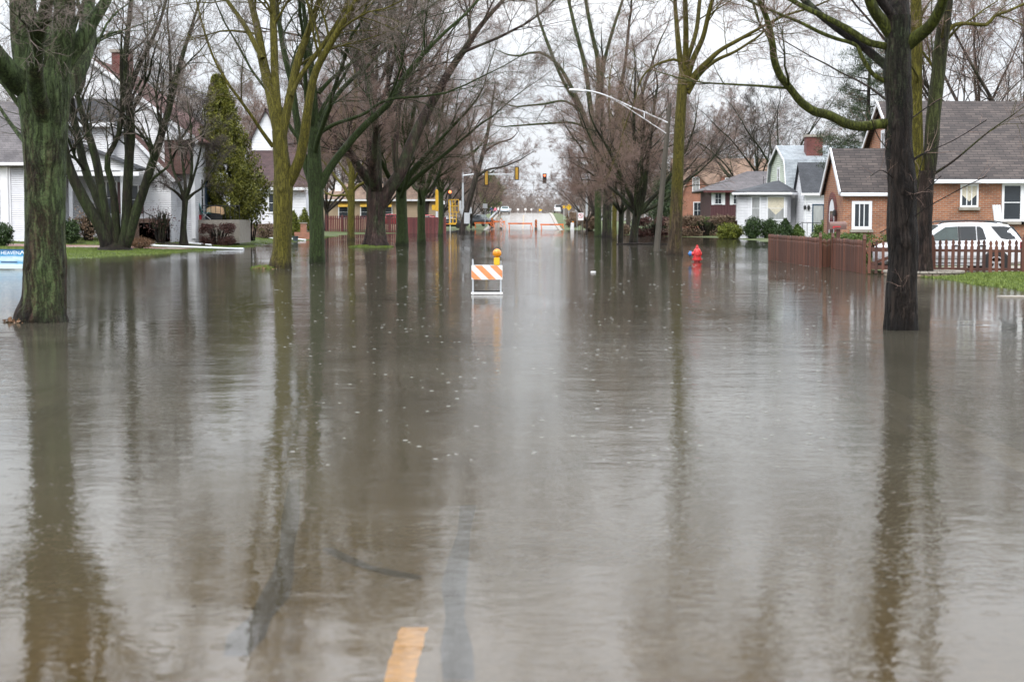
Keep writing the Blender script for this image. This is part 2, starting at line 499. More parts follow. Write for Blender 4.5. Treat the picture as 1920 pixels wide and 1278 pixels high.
M['cedar'] = board_mat('wet red cedar', (0.028, 0.010, 0.007), (0.135, 0.048, 0.027))
M['cedar_old'] = mat('wet red cedar', (0.105, 0.040, 0.024), 0.5, var=0.5, scale=4.0, bump=0.2, bscale=25, streak=True)
M['maroon_wood'] = board_mat('maroon stained boards', (0.055, 0.012, 0.013), (0.13, 0.028, 0.028))
M['pole_wood'] = mat('weathered pole', (0.075, 0.065, 0.05), 0.7, var=0.4, scale=4.0, bump=0.3, bscale=20, streak=True)
M['concrete'] = mat('wet concrete', (0.30, 0.27, 0.23), 0.6, var=0.25, scale=4.0, bump=0.2)
M['stone'] = mat('tumbled stone', (0.22, 0.17, 0.125), 0.75, var=0.5, scale=7.0, bump=0.5, bscale=14)
M['dark_metal'] = mat('black iron', (0.02, 0.02, 0.022), 0.45, 0.3)
M['galv'] = mat('galvanised steel', (0.55, 0.58, 0.62), 0.4, 0.4, var=0.12)
M['glass_dark'] = mat('window glass', (0.035, 0.042, 0.05), 0.06, var=0.3, scale=0.7)
M['glass_pale'] = mat('window with drawn curtain', (0.33, 0.34, 0.34), 0.1, var=0.3, scale=2.5, streak=True)
M['curtain'] = mat('cream curtain', (0.62, 0.57, 0.45), 0.8, var=0.2, scale=9)
M['blue_shutter'] = mat('slate blue shutter', (0.03, 0.06, 0.10), 0.5)
M['brown_shutter'] = mat('plum shutter', (0.10, 0.045, 0.05), 0.5)
M['car_white'] = mat('white car paint', (0.70, 0.71, 0.74), 0.12, var=0.06, spec=0.7)
M['car_trim'] = mat('silver lower body', (0.46, 0.47, 0.49), 0.3, 0.2, var=0.1)
M['car_dark'] = mat('dark car paint', (0.02, 0.024, 0.03), 0.15, spec=0.7)
M['car_red'] = mat('red car paint', (0.42, 0.03, 0.035), 0.2, spec=0.7)
M['car_blue'] = mat('pale blue car paint', (0.48, 0.55, 0.62), 0.15, spec=0.7)
M['car_glass'] = mat('tinted car glass', (0.010, 0.013, 0.015), 0.04, var=0.3, spec=0.5)
M['car_glass_light'] = mat('clear car glass', (0.045, 0.065, 0.060), 0.04, var=0.3, spec=0.5)
M['tyre'] = mat('tyre rubber', (0.014, 0.014, 0.015), 0.75)
M['alloy'] = mat('alloy wheel', (0.6, 0.61, 0.63), 0.3, 0.5)
M['tail_red'] = mat('tail lamp red', (0.30, 0.01, 0.015), 0.15)
M['hydrant_red'] = mat('hydrant red', (0.55, 0.028, 0.03), 0.4, var=0.45, scale=14, bump=0.15, bscale=40)
M['hydrant_blue'] = mat('hydrant blue', (0.035, 0.16, 0.42), 0.35, var=0.2, scale=9)
M['orange'] = mat('safety orange', (0.75, 0.17, 0.035), 0.5, var=0.15)
M['orange_pale'] = mat('reflective orange stripe', (0.80, 0.30, 0.12), 0.45, var=0.25, scale=9)
M['refl_white'] = mat('reflective white', (0.82, 0.82, 0.83), 0.4, var=0.16, scale=7)
M['yellow'] = mat('safety yellow', (0.72, 0.42, 0.03), 0.45, var=0.15)
M['signal_yellow'] = mat('dull signal yellow', (0.50, 0.29, 0.035), 0.5, var=0.2)
M['amber_lens'] = mat('amber lens', (0.75, 0.28, 0.01), 0.12, var=0.3, scale=25, spec=0.7)
M['black'] = mat('black paint', (0.012, 0.012, 0.013), 0.5)
M['sign_yellow'] = mat('sign yellow', (0.78, 0.48, 0.02), 0.45, var=0.1)
M['sign_back'] = mat('bare sign back', (0.50, 0.52, 0.55), 0.45, 0.3, var=0.1)
M['sign_red'] = mat('sign red', (0.50, 0.03, 0.04), 0.5)
M['lamp_red'] = mat('lit red lamp', (1.0, 0.14, 0.05), 0.3, emit=3.0, var=0.02)
M['lamp_red_dim'] = mat('lit signal hand', (1.0, 0.25, 0.08), 0.3, emit=1.5, var=0.02)
M['teal'] = mat('teal webbing', (0.02, 0.32, 0.32), 0.6)
M['plastic_grey'] = mat('grey plastic bucket', (0.10, 0.13, 0.15), 0.5)
M['mail_brown'] = mat('copper brown mailbox', (0.17, 0.10, 0.085), 0.35, 0.3, var=0.3)
M['soil'] = mat('dark mulch', (0.03, 0.02, 0.015), 0.9, var=0.5, scale=14, bump=0.6)
M['brick_path'] = brick_mat('red brick path', (0.26, 0.11, 0.09), (0.18, 0.08, 0.07), (0.30, 0.24, 0.21), 0.2, 0.1, 'X', 0.02, 0.6)
M['awning'] = mat('yellow awning', (0.55, 0.34, 0.05), 0.7)
M['skin'] = mat('skin', (0.52, 0.33, 0.25), 0.6)
M['cloth_blue'] = mat('blue jacket', (0.05, 0.10, 0.20), 0.8)
M['cloth_pink'] = mat('pink jacket', (0.60, 0.16, 0.22), 0.8)
M['cloth_white'] = mat('white coat', (0.70, 0.70, 0.72), 0.8)
M['cloth_black'] = mat('black clothes', (0.02, 0.02, 0.025), 0.8)
M['jeans'] = mat('dark jeans', (0.03, 0.045, 0.08), 0.8)
M['hair'] = mat('dark hair', (0.03, 0.02, 0.015), 0.6)
M['leaf_cedar'] = leaf_mat('arborvitae sprays', (0.030, 0.045, 0.010), (0.19, 0.19, 0.030))
M['leaf_box'] = leaf_mat('dark box leaves', (0.010, 0.024, 0.010), (0.050, 0.085, 0.025))
M['leaf_lime'] = leaf_mat('yellow green shrub', (0.035, 0.055, 0.010), (0.19, 0.21, 0.03))
M['leaf_hedge'] = leaf_mat('clipped green hedge', (0.022, 0.045, 0.010), (0.10, 0.15, 0.03))
M['leaf_brown'] = leaf_mat('bare brown hedge twigs', (0.060, 0.036, 0.026), (0.21, 0.145, 0.095))
M['leaf_purple'] = leaf_mat('plum barberry twigs', (0.030, 0.014, 0.012), (0.11, 0.050, 0.042))
M['needle'] = leaf_mat('pine needles', (0.014, 0.026, 0.014), (0.060, 0.085, 0.035))
M['grass'] = leaf_mat('grass blades', (0.040, 0.075, 0.012), (0.17, 0.22, 0.045))
M['dry_grass'] = leaf_mat('leaf litter', (0.10, 0.05, 0.025), (0.24, 0.14, 0.08))
# ------------------------------------------------------------------ the flooded street: ground, road, water
RC = -0.7           # centre line of the road
RNG = np.random.default_rng(7)


def sstep(a, b, x):
    t = np.clip((x - a) / (b - a), 0, 1)
    return t * t * (3 - 2 * t)


def vnoise(x, y, s, seed=0):
    """smooth value noise, vectorised"""
    x = np.asarray(x, float) / s; y = np.asarray(y, float) / s
    xi = np.floor(x); yi = np.floor(y); fx = x - xi; fy = y - yi
    def h(a, b):
        v = np.sin(a * 127.1 + b * 311.7 + seed * 74.7) * 43758.5453
        return v - np.floor(v)
    fx = fx * fx * (3 - 2 * fx); fy = fy * fy * (3 - 2 * fy)
    return (h(xi, yi) * (1 - fx) + h(xi + 1, yi) * fx) * (1 - fy) + (h(xi, yi + 1) * (1 - fx) + h(xi + 1, yi + 1) * fx) * fy - 0.5


def rise(Y):
    """the road climbs out of the flood towards the bridge"""
    return 2.55 * sstep(215, 335, Y) + np.minimum(0.0, -0.016 * (np.maximum(Y, 385) - 385))


UL_Y = [0, 58, 68, 73, 79, 87, 100, 114, 130, 165, 176, 182, 228]
UL_U = [34, 30, 25, 19.6, 18.8, 17.0, 16.6, 17.2, 17, 18, 14, 11, 8]
UR_Y = [0, 36, 40.5, 45, 50, 55, 62, 70, 76, 100, 140, 148, 165, 228]
UR_U = [28, 22, 13.2, 13.6, 12.9, 12.6, 12.6, 14, 19, 19.5, 18, 14, 10.5, 8]
MOUNDS = []   # (x, y, radius, target height)


def road_z(X, Y):
    u = np.abs(X - RC)
    z = -0.36 - 0.10 * np.clip(u / 5.0, 0, 1) ** 2 + 0.36 * sstep(180, 230, Y)
    return z + rise(Y)


def ground_z(X, Y):
    X = np.asarray(X, float); Y = np.asarray(Y, float)
    u = np.abs(X - RC)
    us = np.where(X < RC, np.interp(Y, UL_Y, UL_U), np.interp(Y, UR_Y, UR_U))
    us = us + 0.9 * vnoise(X, Y, 5.0) + 0.6 * vnoise(X, Y, 1.7, 3)
    t = np.clip((u - 6.0) / np.maximum(us - 6.0, 0.5), 0, None)
    z = np.where(t < 1, -0.24 + 0.24 * t ** 1.3, 0.35 * (1 - np.exp(-(u - us) / 11.0)))
    z = z + np.where(u > us - 2, 0.03 * vnoise(X, Y, 2.5, 5), 0)
    # the left gardens bank up to the houses
    z = z + 0.42 * sstep(90, 99, Y) * sstep(-19.5, -25, X) * (1 - sstep(118, 132, Y))
    for (mx, my, r, h) in MOUNDS:
        g = np.exp(-((X - mx) ** 2 + ((Y - my) * 0.8) ** 2) / (r * r))
        z = z * (1 - g) + (h + 0.02 * vnoise(X, Y, 0.8, 9)) * g
    # below the road and its kerbs
    z = np.where(u < 5.35, -0.62 + 0.36 * sstep(180, 230, Y), z)
    far = rise(Y)
    k = sstep(213, 228, Y)
    side = z * (1 - k) + k * (np.maximum(z, 0.03) + far * (1 - 0.85 * sstep(6.5, 11, u)))
    z = np.where(u < 5.35, z + far, side)
    return z


def gz(x, y):
    return float(ground_z(np.array([x]), np.array([y]))[0])


T1 = at(78, 603, 28.8); T2 = at(220, 470, 83.0); T3 = at(525, 503, 58.2); T5 = at(705, 463, 99.0)
MOUNDS += [(T1.x - 0.25, T1.y + 0.1, 0.75, 0.05), (T2.x, T2.y, 2.2, 0.10), (T3.x - 0.5, T3.y, 1.0, 0.07), (T5.x - 0.2, T5.y, 1.9, 0.11)]


def axis(segs):
    a = []
    for lo, hi, st in segs:
        a += list(np.arange(lo, hi, st))
    a.append(segs[-1][1])
    return np.array(a)


def grid_mesh(name, xs, ys, fz):
    X, Y = np.meshgrid(xs, ys)
    Z = fz(X, Y)
    V = np.stack([X, Y, Z], -1).reshape(-1, 3)
    nx = len(xs)
    i, j = np.meshgrid(np.arange(nx - 1), np.arange(len(ys) - 1))
    a = (j * nx + i).ravel()
    F = np.stack([a, a + 1, a + nx + 1, a + nx], -1)
    return np_mesh(name, V, F)


def ground_mat():
    m, nt, p = new_mat('wet lawn and soil'); L = nt.links.new
    t = N(nt, 'ShaderNodeTexCoord')
    n1 = N(nt, 'ShaderNodeTexNoise', Scale=0.55, Detail=8.0, Roughness=0.7)
    n2 = N(nt, 'ShaderNodeTexNoise', Scale=18.0, Detail=5.0, Roughness=0.7)
    L(t.outputs['Object'], n1.inputs['Vector']); L(t.outputs['Object'], n2.inputs['Vector'])
    r1 = ramp(nt, [(0.32, (0.075, 0.050, 0.028)), (0.46, (0.062, 0.085, 0.020)), (0.7, (0.085, 0.125, 0.026))])
    L(n1.outputs['Fac'], r1.inputs['Fac'])
    r2 = ramp(nt, [(0.3, (0.55, 0.55, 0.5)), (0.7, (1.25, 1.25, 1.2))]); L(n2.outputs['Fac'], r2.inputs['Fac'])
    mx = N(nt, 'ShaderNodeMix', data_type='RGBA', blend_type='MULTIPLY'); mx.inputs[0].default_value = 1
    L(r1.outputs['Color'], mx.inputs[6]); L(r2.outputs['Color'], mx.inputs[7]); L(mx.outputs[2], p.inputs['Base Color'])
    p.inputs['Roughness'].default_value = 0.8
    bu = N(nt, 'ShaderNodeBump', Strength=0.6, Distance=0.05); L(n2.outputs['Fac'], bu.inputs['Height']); L(bu.outputs['Normal'], p.inputs['Normal'])
    return m


xs = axis([(-1500, -200, 130), (-200, -60, 14), (-60, -36, 2), (-36, 24, 0.4), (24, 60, 2), (60, 200, 14), (200, 1500.1, 130)])
ys = axis([(-60, 10, 5), (10, 26, 1), (26, 115, 0.45), (115, 240, 1.2), (240, 460, 6), (460, 2600, 120)])
gm = grid_mesh('ground', xs, ys, ground_z)
ground = tag(link('ground', gm, ground_mat()), kind='structure')


def road_mat():
    m, nt, p = new_mat('wet old concrete road'); L = nt.links.new
    t = N(nt, 'ShaderNodeTexCoord')
    n1 = N(nt, 'ShaderNodeTexNoise', Scale=0.8, Detail=8.0, Roughness=0.7)
    n2 = N(nt, 'ShaderNodeTexNoise', Scale=14.0, Detail=5.0, Roughness=0.7)
    L(t.outputs['Object'], n1.inputs['Vector']); L(t.outputs['Object'], n2.inputs['Vector'])
    r1 = ramp(nt, [(0.3, (0.185, 0.145, 0.100)), (0.7, (0.26, 0.208, 0.150))]); L(n1.outputs['Fac'], r1.inputs['Fac'])
    r2 = ramp(nt, [(0.3, (0.75, 0.75, 0.75)), (0.7, (1.12, 1.12, 1.12))]); L(n2.outputs['Fac'], r2.inputs['Fac'])
    mx = N(nt, 'ShaderNodeMix', data_type='RGBA', blend_type='MULTIPLY'); mx.inputs[0].default_value = 1
    L(r1.outputs['Color'], mx.inputs[6]); L(r2.outputs['Color'], mx.inputs[7]); L(mx.outputs[2], p.inputs['Base Color'])
    p.inputs['Roughness'].default_value = 0.12
    bu = N(nt, 'ShaderNodeBump', Strength=0.03, Distance=0.01); L(n2.outputs['Fac'], bu.inputs['Height']); L(bu.outputs['Normal'], p.inputs['Normal'])
    return m


rx = np.concatenate([np.linspace(RC - 5.0, RC + 5.0, 21)])
ry = axis([(-10, 60, 2), (60, 460, 4)])
M['road'] = road_mat()
tag(link('road', grid_mesh('road', rx, ry, road_z), M['road']), kind='structure')
# kerbs: a real step on either side
for sgn in (-1, 1):
    V = []; F = []
    for y in ry:
        zb = float(road_z(np.array([RC + 5.0]), np.array([y]))[0])
        for du, dz in ((4.98, -0.15), (5.0, 0.13), (5.18, 0.14), (5.2, 0.13), (5.5, 0.12), (5.5, -0.15)):
            V.append((RC + sgn * du, y, zb + dz))
    for j in range(len(ry) - 1):
        for k in range(5):
            a = j * 6 + k
            F.append((a, a + 1, a + 7, a + 6) if sgn > 0 else (a + 6, a + 7, a + 1, a))
    tag(link('kerb', np_mesh('kerb', V, F, False), M['concrete']), kind='structure')


def road_sheet(name, outline, m, lift=0.004):
    """flat marking on the road surface from a ring of (x,y)"""
    vs = [(x, y, float(road_z(np.array([x]), np.array([y]))[0]) + lift) for x, y in outline]
    return tag(MB().add(vs, [tuple(range(len(vs)))]).build(name, m), kind='structure')


M['paint_yellow'] = mat('worn yellow road paint', (0.82, 0.40, 0.02), 0.5, var=0.32, scale=16)
M['tar'] = mat('tar crack seal', (0.034, 0.029, 0.020), 0.8, var=0.4, scale=8)
zr = -0.37
a = onz(777, 1180, zr)
LX = a.x
for y0 in (a.y - 3.05, 235, 247, 259, 271, 283, 295):
    V = []
    n = 40
    for k in range(n + 1): V.append((LX - 0.075 - 0.0006 * y0 + RNG.uniform(-.008, .008), y0 + 3.05 * k / n + (RNG.uniform(-.02, .02) if k in (0, n) else 0)))
    for k in range(n, -1, -1): V.append((LX + 0.075 - 0.0006 * y0 + RNG.uniform(-.008, .008), y0 + 3.05 * k / n + (RNG.uniform(-.03, .03) if k in (0, n) else 0)))
    road_sheet('road_marking', V, M['paint_yellow'])


def ribbon(name, pts, m, lift):
    """tar seal along pixels (px,py,width px)"""
    lft = []; rgt = []
    P = [onz(px, py, zr) for px, py, _ in pts]
    for i, (px, py, wd) in enumerate(pts):
        d = (P[min(i + 1, len(P) - 1)] - P[max(i - 1, 0)]); d.z = 0; d.normalize()
        nrm = Vector((-d.y, d.x, 0)); r = wd / 2 * P[i].y / F_PX
        j = 1 + 0.25 * math.sin(i * 2.3)
        lft.append((P[i] + nrm * r * j)[:2]); rgt.append((P[i] - nrm * r * j)[:2])
    V = [(*p, zr + lift) for p in lft] + [(*p, zr + lift) for p in rgt]
    k = len(pts)
    vs = []
    for x, y, _ in V: vs.append((x, y, float(road_z(np.array([x]), np.array([y]))[0]) + lift))
    return tag(MB().add(vs, [(i, i + 1, k + i + 1, k + i) for i in range(k - 1)]).build(name, m), kind='structure')


ribbon('tar_seal', [(442, 1232, 46), (462, 1195, 62), (488, 1160, 58), (515, 1120, 50), (530, 1080, 40), (538, 1030, 34), (545, 970, 28), (552, 900, 22)], M['tar'], 0.005)  # dark strips of uneven width laid just above the road, under the water
ribbon('tar_seal', [(612, 1030, 20), (650, 1050, 26), (690, 1066, 30), (740, 1078, 30), (785, 1086, 26)], M['tar'], 0.006)
ribbon('tar_seal', [(860, 1278, 60), (856, 1220, 52), (853, 1160, 46), (851, 1100, 42), (860, 1050, 36), (870, 1000, 30), (878, 950, 26)], M['tar'], 0.007)


def water_mat():
    m = bpy.data.materials.new('muddy flood water'); m.use_nodes = True
    nt = m.node_tree; nt.nodes.clear(); L = nt.links.new
    out = N(nt, 'ShaderNodeOutputMaterial')
    t = N(nt, 'ShaderNodeTexCoord')
    def noise(scale, sx, sy, det):
        mp = N(nt, 'ShaderNodeMapping'); mp.inputs['Scale'].default_value = (sx, sy, 1)
        n = N(nt, 'ShaderNodeTexNoise', Scale=scale, Detail=det, Roughness=0.55)
        L(t.outputs['Object'], mp.inputs['Vector']); L(mp.outputs['Vector'], n.inputs['Vector'])
        return n.outputs['Fac']
    def math2(op, a, b):
        k = N(nt, 'ShaderNodeMath', operation=op)
        for i, v in enumerate((a, b)):
            if isinstance(v, (int, float)): k.inputs[i].default_value = v
            else: L(v, k.inputs[i])
        return k.outputs[0]
    big = noise(0.9, 0.6, 1.0, 2.0)
    mid = noise(5.5, 0.7, 1.0, 3.0)
    fine = noise(26.0, 0.8, 1.0, 3.0)
    mid2 = noise(12.5, 0.75, 1.0, 2.0)
    # calm and ruffled patches
    patch = noise(0.11, 1.0, 0.55, 3.0)
    pr = ramp(nt, [(0.38, (0.15,) * 3), (0.64, (1.15,) * 3)]); L(patch, pr.inputs['Fac'])
    h = math2('ADD', math2('MULTIPLY', big, 0.0085), math2('MULTIPLY', math2('ADD', math2('MULTIPLY', mid, 0.0050), math2('ADD', math2('MULTIPLY', mid2, 0.0024), math2('MULTIPLY', fine, 0.0014))), pr.outputs['Color']))
    # raindrop rings: random cells hold one spreading ring each
    for sc, dens, amp, seed in ((2.3, 0.45, 0.00035, 0.0), (4.1, 0.40, 0.00028, 7.3)):
        mp = N(nt, 'ShaderNodeMapping'); mp.inputs['Location'].default_value = (seed, seed * 2, 0)
        vo = N(nt, 'ShaderNodeTexVoronoi', Scale=sc, voronoi_dimensions='2D'); vo.inputs['Randomness'].default_value = 1.0
        L(t.outputs['Object'], mp.inputs['Vector']); L(mp.outputs['Vector'], vo.inputs['Vector'])
        sp = N(nt, 'ShaderNodeSeparateXYZ'); L(vo.outputs['Color'], sp.inputs[0])
        on = math2('LESS_THAN', sp.outputs[0], dens)
        rad = math2('MULTIPLY_ADD', sp.outputs[1], 0.055); rad.node.inputs[2].default_value = 0.015
        d = math2('DIVIDE', vo.outputs['Distance'], sc)
        x = math2('SUBTRACT', d, rad)
        g = math2('POWER', 2.718, math2('MULTIPLY', math2('MULTIPLY', x, x), -9000.0))
        wv = math2('MULTIPLY', N_sin(nt, x, 300.0), g)
        h = math2('ADD', h, math2('MULTIPLY', math2('MULTIPLY', wv, on), amp))
    bu = N(nt, 'ShaderNodeBump', Strength=1.0, Distance=1.0); L(h, bu.inputs['Height'])
    # murk: the mud thickens with the length of water looked through
    lw = N(nt, 'ShaderNodeLayerWeight'); lw.inputs['Blend'].default_value = 0.5
    mk = N(nt, 'ShaderNodeMapRange'); mk.inputs[1].default_value = 0.74; mk.inputs[2].default_value = 0.905
    mk.inputs[3].default_value = 0.05; mk.inputs[4].default_value = 0.97
    L(lw.outputs['Facing'], mk.inputs[0])
    n1 = noise(0.35, 1, 1, 4.0)
    mud = ramp(nt, [(0.3, (0.058, 0.053, 0.039)), (0.7, (0.088, 0.080, 0.060))]); L(n1, mud.inputs['Fac'])
    df = N(nt, 'ShaderNodeBsdfDiffuse'); L(mud.outputs['Color'], df.inputs['Color'])
    tr = N(nt, 'ShaderNodeBsdfTransparent'); tr.inputs['Color'].default_value = (0.72, 0.68, 0.56, 1)
    m1 = N(nt, 'ShaderNodeMixShader'); L(mk.outputs[0], m1.inputs[0]); L(tr.outputs[0], m1.inputs[1]); L(df.outputs[0], m1.inputs[2])
    gl = N(nt, 'ShaderNodeBsdfGlossy'); gl.inputs['Roughness'].default_value = 0.03
    L(bu.outputs['Normal'], gl.inputs['Normal'])
    fr = N(nt, 'ShaderNodeFresnel'); fr.inputs['IOR'].default_value = 1.33; L(bu.outputs['Normal'], fr.inputs['Normal'])
    m2 = N(nt, 'ShaderNodeMixShader'); L(fr.outputs[0], m2.inputs[0]); L(m1.outputs[0], m2.inputs[1]); L(gl.outputs[0], m2.inputs[2])
    L(m2.outputs[0], out.inputs['Surface'])
    return m


def N_sin(nt, x, k):
    a = N(nt, 'ShaderNodeMath', operation='MULTIPLY'); nt.links.new(x, a.inputs[0]); a.inputs[1].default_value = k
    b = N(nt, 'ShaderNodeMath', operation='SINE'); nt.links.new(a.outputs[0], b.inputs[0])
    return b.outputs[0]


tag(link('water', np_mesh('water', [(-120, -60, 0), (80, -60, 0), (80, 236, 0), (-120, 236, 0)], [(0, 1, 2, 3)], False), water_mat()), kind='structure')

# ------------------------------------------------------------------ trees
def norm(a):
    return a / np.maximum(np.linalg.norm(a, axis=-1, keepdims=True), 1e-9)


def tubes(P, R, S):
    """P (N,K,3) R (N,K): S-sided tubes, vectorised"""
    n, K, _ = P.shape
    T = np.empty_like(P)
    T[:, 1:-1] = P[:, 2:] - P[:, :-2]; T[:, 0] = P[:, 1] - P[:, 0]; T[:, -1] = P[:, -1] - P[:, -2]
    T = norm(T)
    D = norm(P[:, -1] - P[:, 0])
    ref = np.zeros((n, 3)); ref[np.arange(n), np.argmin(np.abs(D), axis=1)] = 1
    U = norm(np.cross(T, ref[:, None, :])); W = np.cross(T, U)
    a = np.arange(S) * 2 * np.pi / S
    V = P[:, :, None, :] + (U[:, :, None, :] * np.cos(a)[None, None, :, None] + W[:, :, None, :] * np.sin(a)[None, None, :, None]) * R[:, :, None, None]
    base = (np.arange(n) * K * S)[:, None, None]
    i = (np.arange(K - 1) * S)[None, :, None]; k = np.arange(S)[None, None, :]; k2 = (k + 1) % S
    F = np.stack([base + i + k, base + i + S + k, base + i + S + k2, base + i + k2], -1).reshape(-1, 4)
    return V.reshape(-1, 3), F


class Tubes:
    def __init__(s): s.V = []; s.F = []; s.n = 0
    def add(s, P, R, S):
        V, F = tubes(P, R, S); s.V.append(V); s.F.append(F + s.n); s.n += len(V)
    def mesh(s, name):
        return np_mesh(name, np.concatenate(s.V), np.concatenate(s.F))


def sprout(rng, P, R, n, t0, ang, lf, K, rf, up, wob, grav, lmin=0.05, rmin=0.003, t1=1.0):
    """n children on every parent polyline"""
    Np, K0, _ = P.shape
    Lp = np.linalg.norm(np.diff(P, axis=1), axis=2).sum(1)
    t = rng.uniform(t0, t1, (Np, n)); t[:, -1] = rng.uniform(0.9, 1.0, Np) * t1
    s = t * (K0 - 1); i = np.minimum(s.astype(int), K0 - 2); f = (s - i)[..., None]
    ii = np.arange(Np)[:, None]
    A = P[ii, i]; B = P[ii, i + 1]
    p = A * (1 - f) + B * f
    r = R[ii, i] * (1 - f[..., 0]) + R[ii, i + 1] * f[..., 0]
    tan = norm(B - A)
    rv = norm(rng.normal(size=(Np, n, 3)))
    perp = norm(rv - tan * (rv * tan).sum(-1, keepdims=True))
    an = rng.uniform(ang[0], ang[1], (Np, n, 1)) * np.where(t[..., None] > 0.97, 0.4, 1)
    d = norm(tan * np.cos(an) + perp * np.sin(an) + np.array([0, 0, up]))
    L = np.maximum(Lp[:, None] * lf * (1.15 - 0.75 * t) * rng.uniform(0.6, 1.25, (Np, n)), lmin)
    m = Np * n
    p = p.reshape(m, 3); d = d.reshape(m, 3); L = L.reshape(m); r0 = np.maximum(np.minimum(r.reshape(m) * rf, L * 0.018), rmin)
    Q = np.empty((m, K, 3)); Q[:, 0] = p
    st = (L / (K - 1))[:, None]
    for k in range(1, K):
        d = norm(d + rng.normal(size=(m, 3)) * wob + np.array([0, 0, grav]))
        Q[:, k] = Q[:, k - 1] + d * st
    RR = np.maximum(r0[:, None] * (1 - 0.8 * np.arange(K) / (K - 1))[None, :], rmin * 0.6)
    return Q, RR


def catmull(pts, K):
    """resample rows of pts (n,d) to K rows along a smooth curve"""
    p = np.asarray(pts, float)
    if len(p) == 2:
        return p[0] + (p[1] - p[0]) * np.linspace(0, 1, K)[:, None]
    q = np.concatenate([[2 * p[0] - p[1]], p, [2 * p[-1] - p[-2]]])
    s = np.concatenate([[0], np.cumsum(np.linalg.norm(np.diff(p[:, :3], axis=0), axis=1))])
    u = np.linspace(0, s[-1], K)
    o = []
    for x in u:
        i = min(np.searchsorted(s, x, side='right') - 1, len(p) - 2)
        t = (x - s[i]) / max(s[i + 1] - s[i], 1e-9)
        a, b, c, d = q[i], q[i + 1], q[i + 2], q[i + 3]
        o.append(0.5 * (2 * b + (c - a) * t + (2 * a - 5 * b + 4 * c - d) * t * t + (3 * b - a - 3 * c + d) * t ** 3))
    return np.array(o)


def crown_mesh(rng, LP, LR, dens=1.0, tw=1.0, size=1.0, droop=0.0, spread=1.0, levels=4, SP=None):
    """all the branching above the limbs (LP (n,K,3), LR (n,K))"""
    tb = Tubes()
    n1 = max(2, int(round(11 * dens)))
    P1, R1 = sprout(rng, LP, LR, n1, 0.22, (0.45, 1.05 * spread), 0.50 * size, 7, 0.40, 0.12, 0.14, 0.02 - droop * 0.3, 0.6, 0.006 * tw)
    tb.add(P1, R1, 5)
    P2, R2 = sprout(rng, P1, R1, max(2, int(round(9 * dens))), 0.15, (0.4, 1.1), 0.52, 6, 0.62, 0.06, 0.16, -droop * 0.5 + 0.02, 0.3, 0.0062 * tw)
    tb.add(P2, R2, 4)
    nwood = sum(len(f) for f in tb.F)
    P3, R3 = sprout(rng, P2, R2, max(2, int(round(7 * dens))), 0.1, (0.4, 1.15), 0.55, 4, 0.65, 0.03, 0.16, -droop, 0.22, 0.0042 * tw)
    tb.add(P3, R3, 3)
    if levels > 3:
        P4, R4 = sprout(rng, P3, R3, 4, 0.1, (0.4, 1.2), 0.6, 3, 0.7, 0.04, 0.14, -droop, 0.16, 0.0030 * tw)
        tb.add(P4, R4, 3)
    if SP is not None:      # thin sprouts on the trunk, with a few side twigs
        S1, Q1 = sprout(rng, SP[0], SP[1], 4, 0.3, (0.5, 1.2), 0.40, 6, 0.6, 0.05, 0.14, 0.0, 0.1, 0.003)
        tb.add(S1, Q1, 4)
        S2, Q2 = sprout(rng, S1, Q1, 3, 0.2, (0.5, 1.2), 0.45, 4, 0.7, 0.02, 0.14, 0.0, 0.06, 0.002)
        tb.add(S2, Q2, 3)
    me = tb.mesh('crown')
    ix = np.ones(len(me.polygons), np.int32); ix[:nwood] = 0
    me.polygons.foreach_set('material_index', ix)
    return me


def trunk_mesh(rng, trunk, limbs, flare=1.0, S=18, lump=0.05, hi=0.0, knobs=()):
    """trunk (K,4: x y z r) and limbs, each its own swept tube rooted inside the trunk"""
    tb = Tubes()
    P, R = trunk[:, :3].copy(), trunk[:, 3].copy()
    if hi:
        V, F = rough_tube(P, R, rng, amp=hi, lump=lump, flare=flare, knobs=knobs)
        tb.V.append(V); tb.F.append(F); tb.n += len(V)
        for lp, lr in limbs:
            big = lr[0] > 0.06
            V, F = rough_tube(lp, lr, rng, S=48 if big else 12, amp=hi * 0.8, lump=lump * 0.7, K=None if big else 40)
            tb.V.append(V); tb.F.append(F + tb.n); tb.n += len(V)
        return tb.mesh('trunk')
    zz = P[:, 2] - P[0, 2]
    R = R * (1 + (flare - 1) * np.exp(-zz / (R[0] * 1.3)))
    V, F = tubes(P[None], R[None], S)
    K = len(P)
    V = V.reshape(K, S, 3)
    a = np.arange(S) * 2 * np.pi / S
    ph = rng.uniform(0, 6.28, 4)
    fl = np.exp(-zz / (R[0] * 1.1))[:, None]
    k = 1 + lump * (np.sin(3 * a + ph[0])[None] * (0.5 + fl * 2.2) + 0.6 * np.sin(5 * a + ph[1])[None] * (0.6 + 2.4 * fl) + 0.5 * np.sin(2 * a[None] + ph[2] + zz[:, None] * 0.9)) + rng.normal(size=(K, S)) * lump * 0.35
    V = P[:, None] + (V - P[:, None]) * k[..., None]
    tb.V.append(V.reshape(-1, 3)); tb.F.append(F); tb.n += K * S
    for lp, lr in limbs:
        Vl, Fl = tubes(lp[None], lr[None], max(8, S - 6))
        kk = 1 + rng.normal(size=(len(lp), max(8, S - 6), 1)) * lump * 0.6
        Vl = (lp[:, None] + (Vl.reshape(len(lp), -1, 3) - lp[:, None]) * kk).reshape(-1, 3)
        tb.V.append(Vl); tb.F.append(Fl + tb.n); tb.n += len(Vl)
    return tb.mesh('trunk')


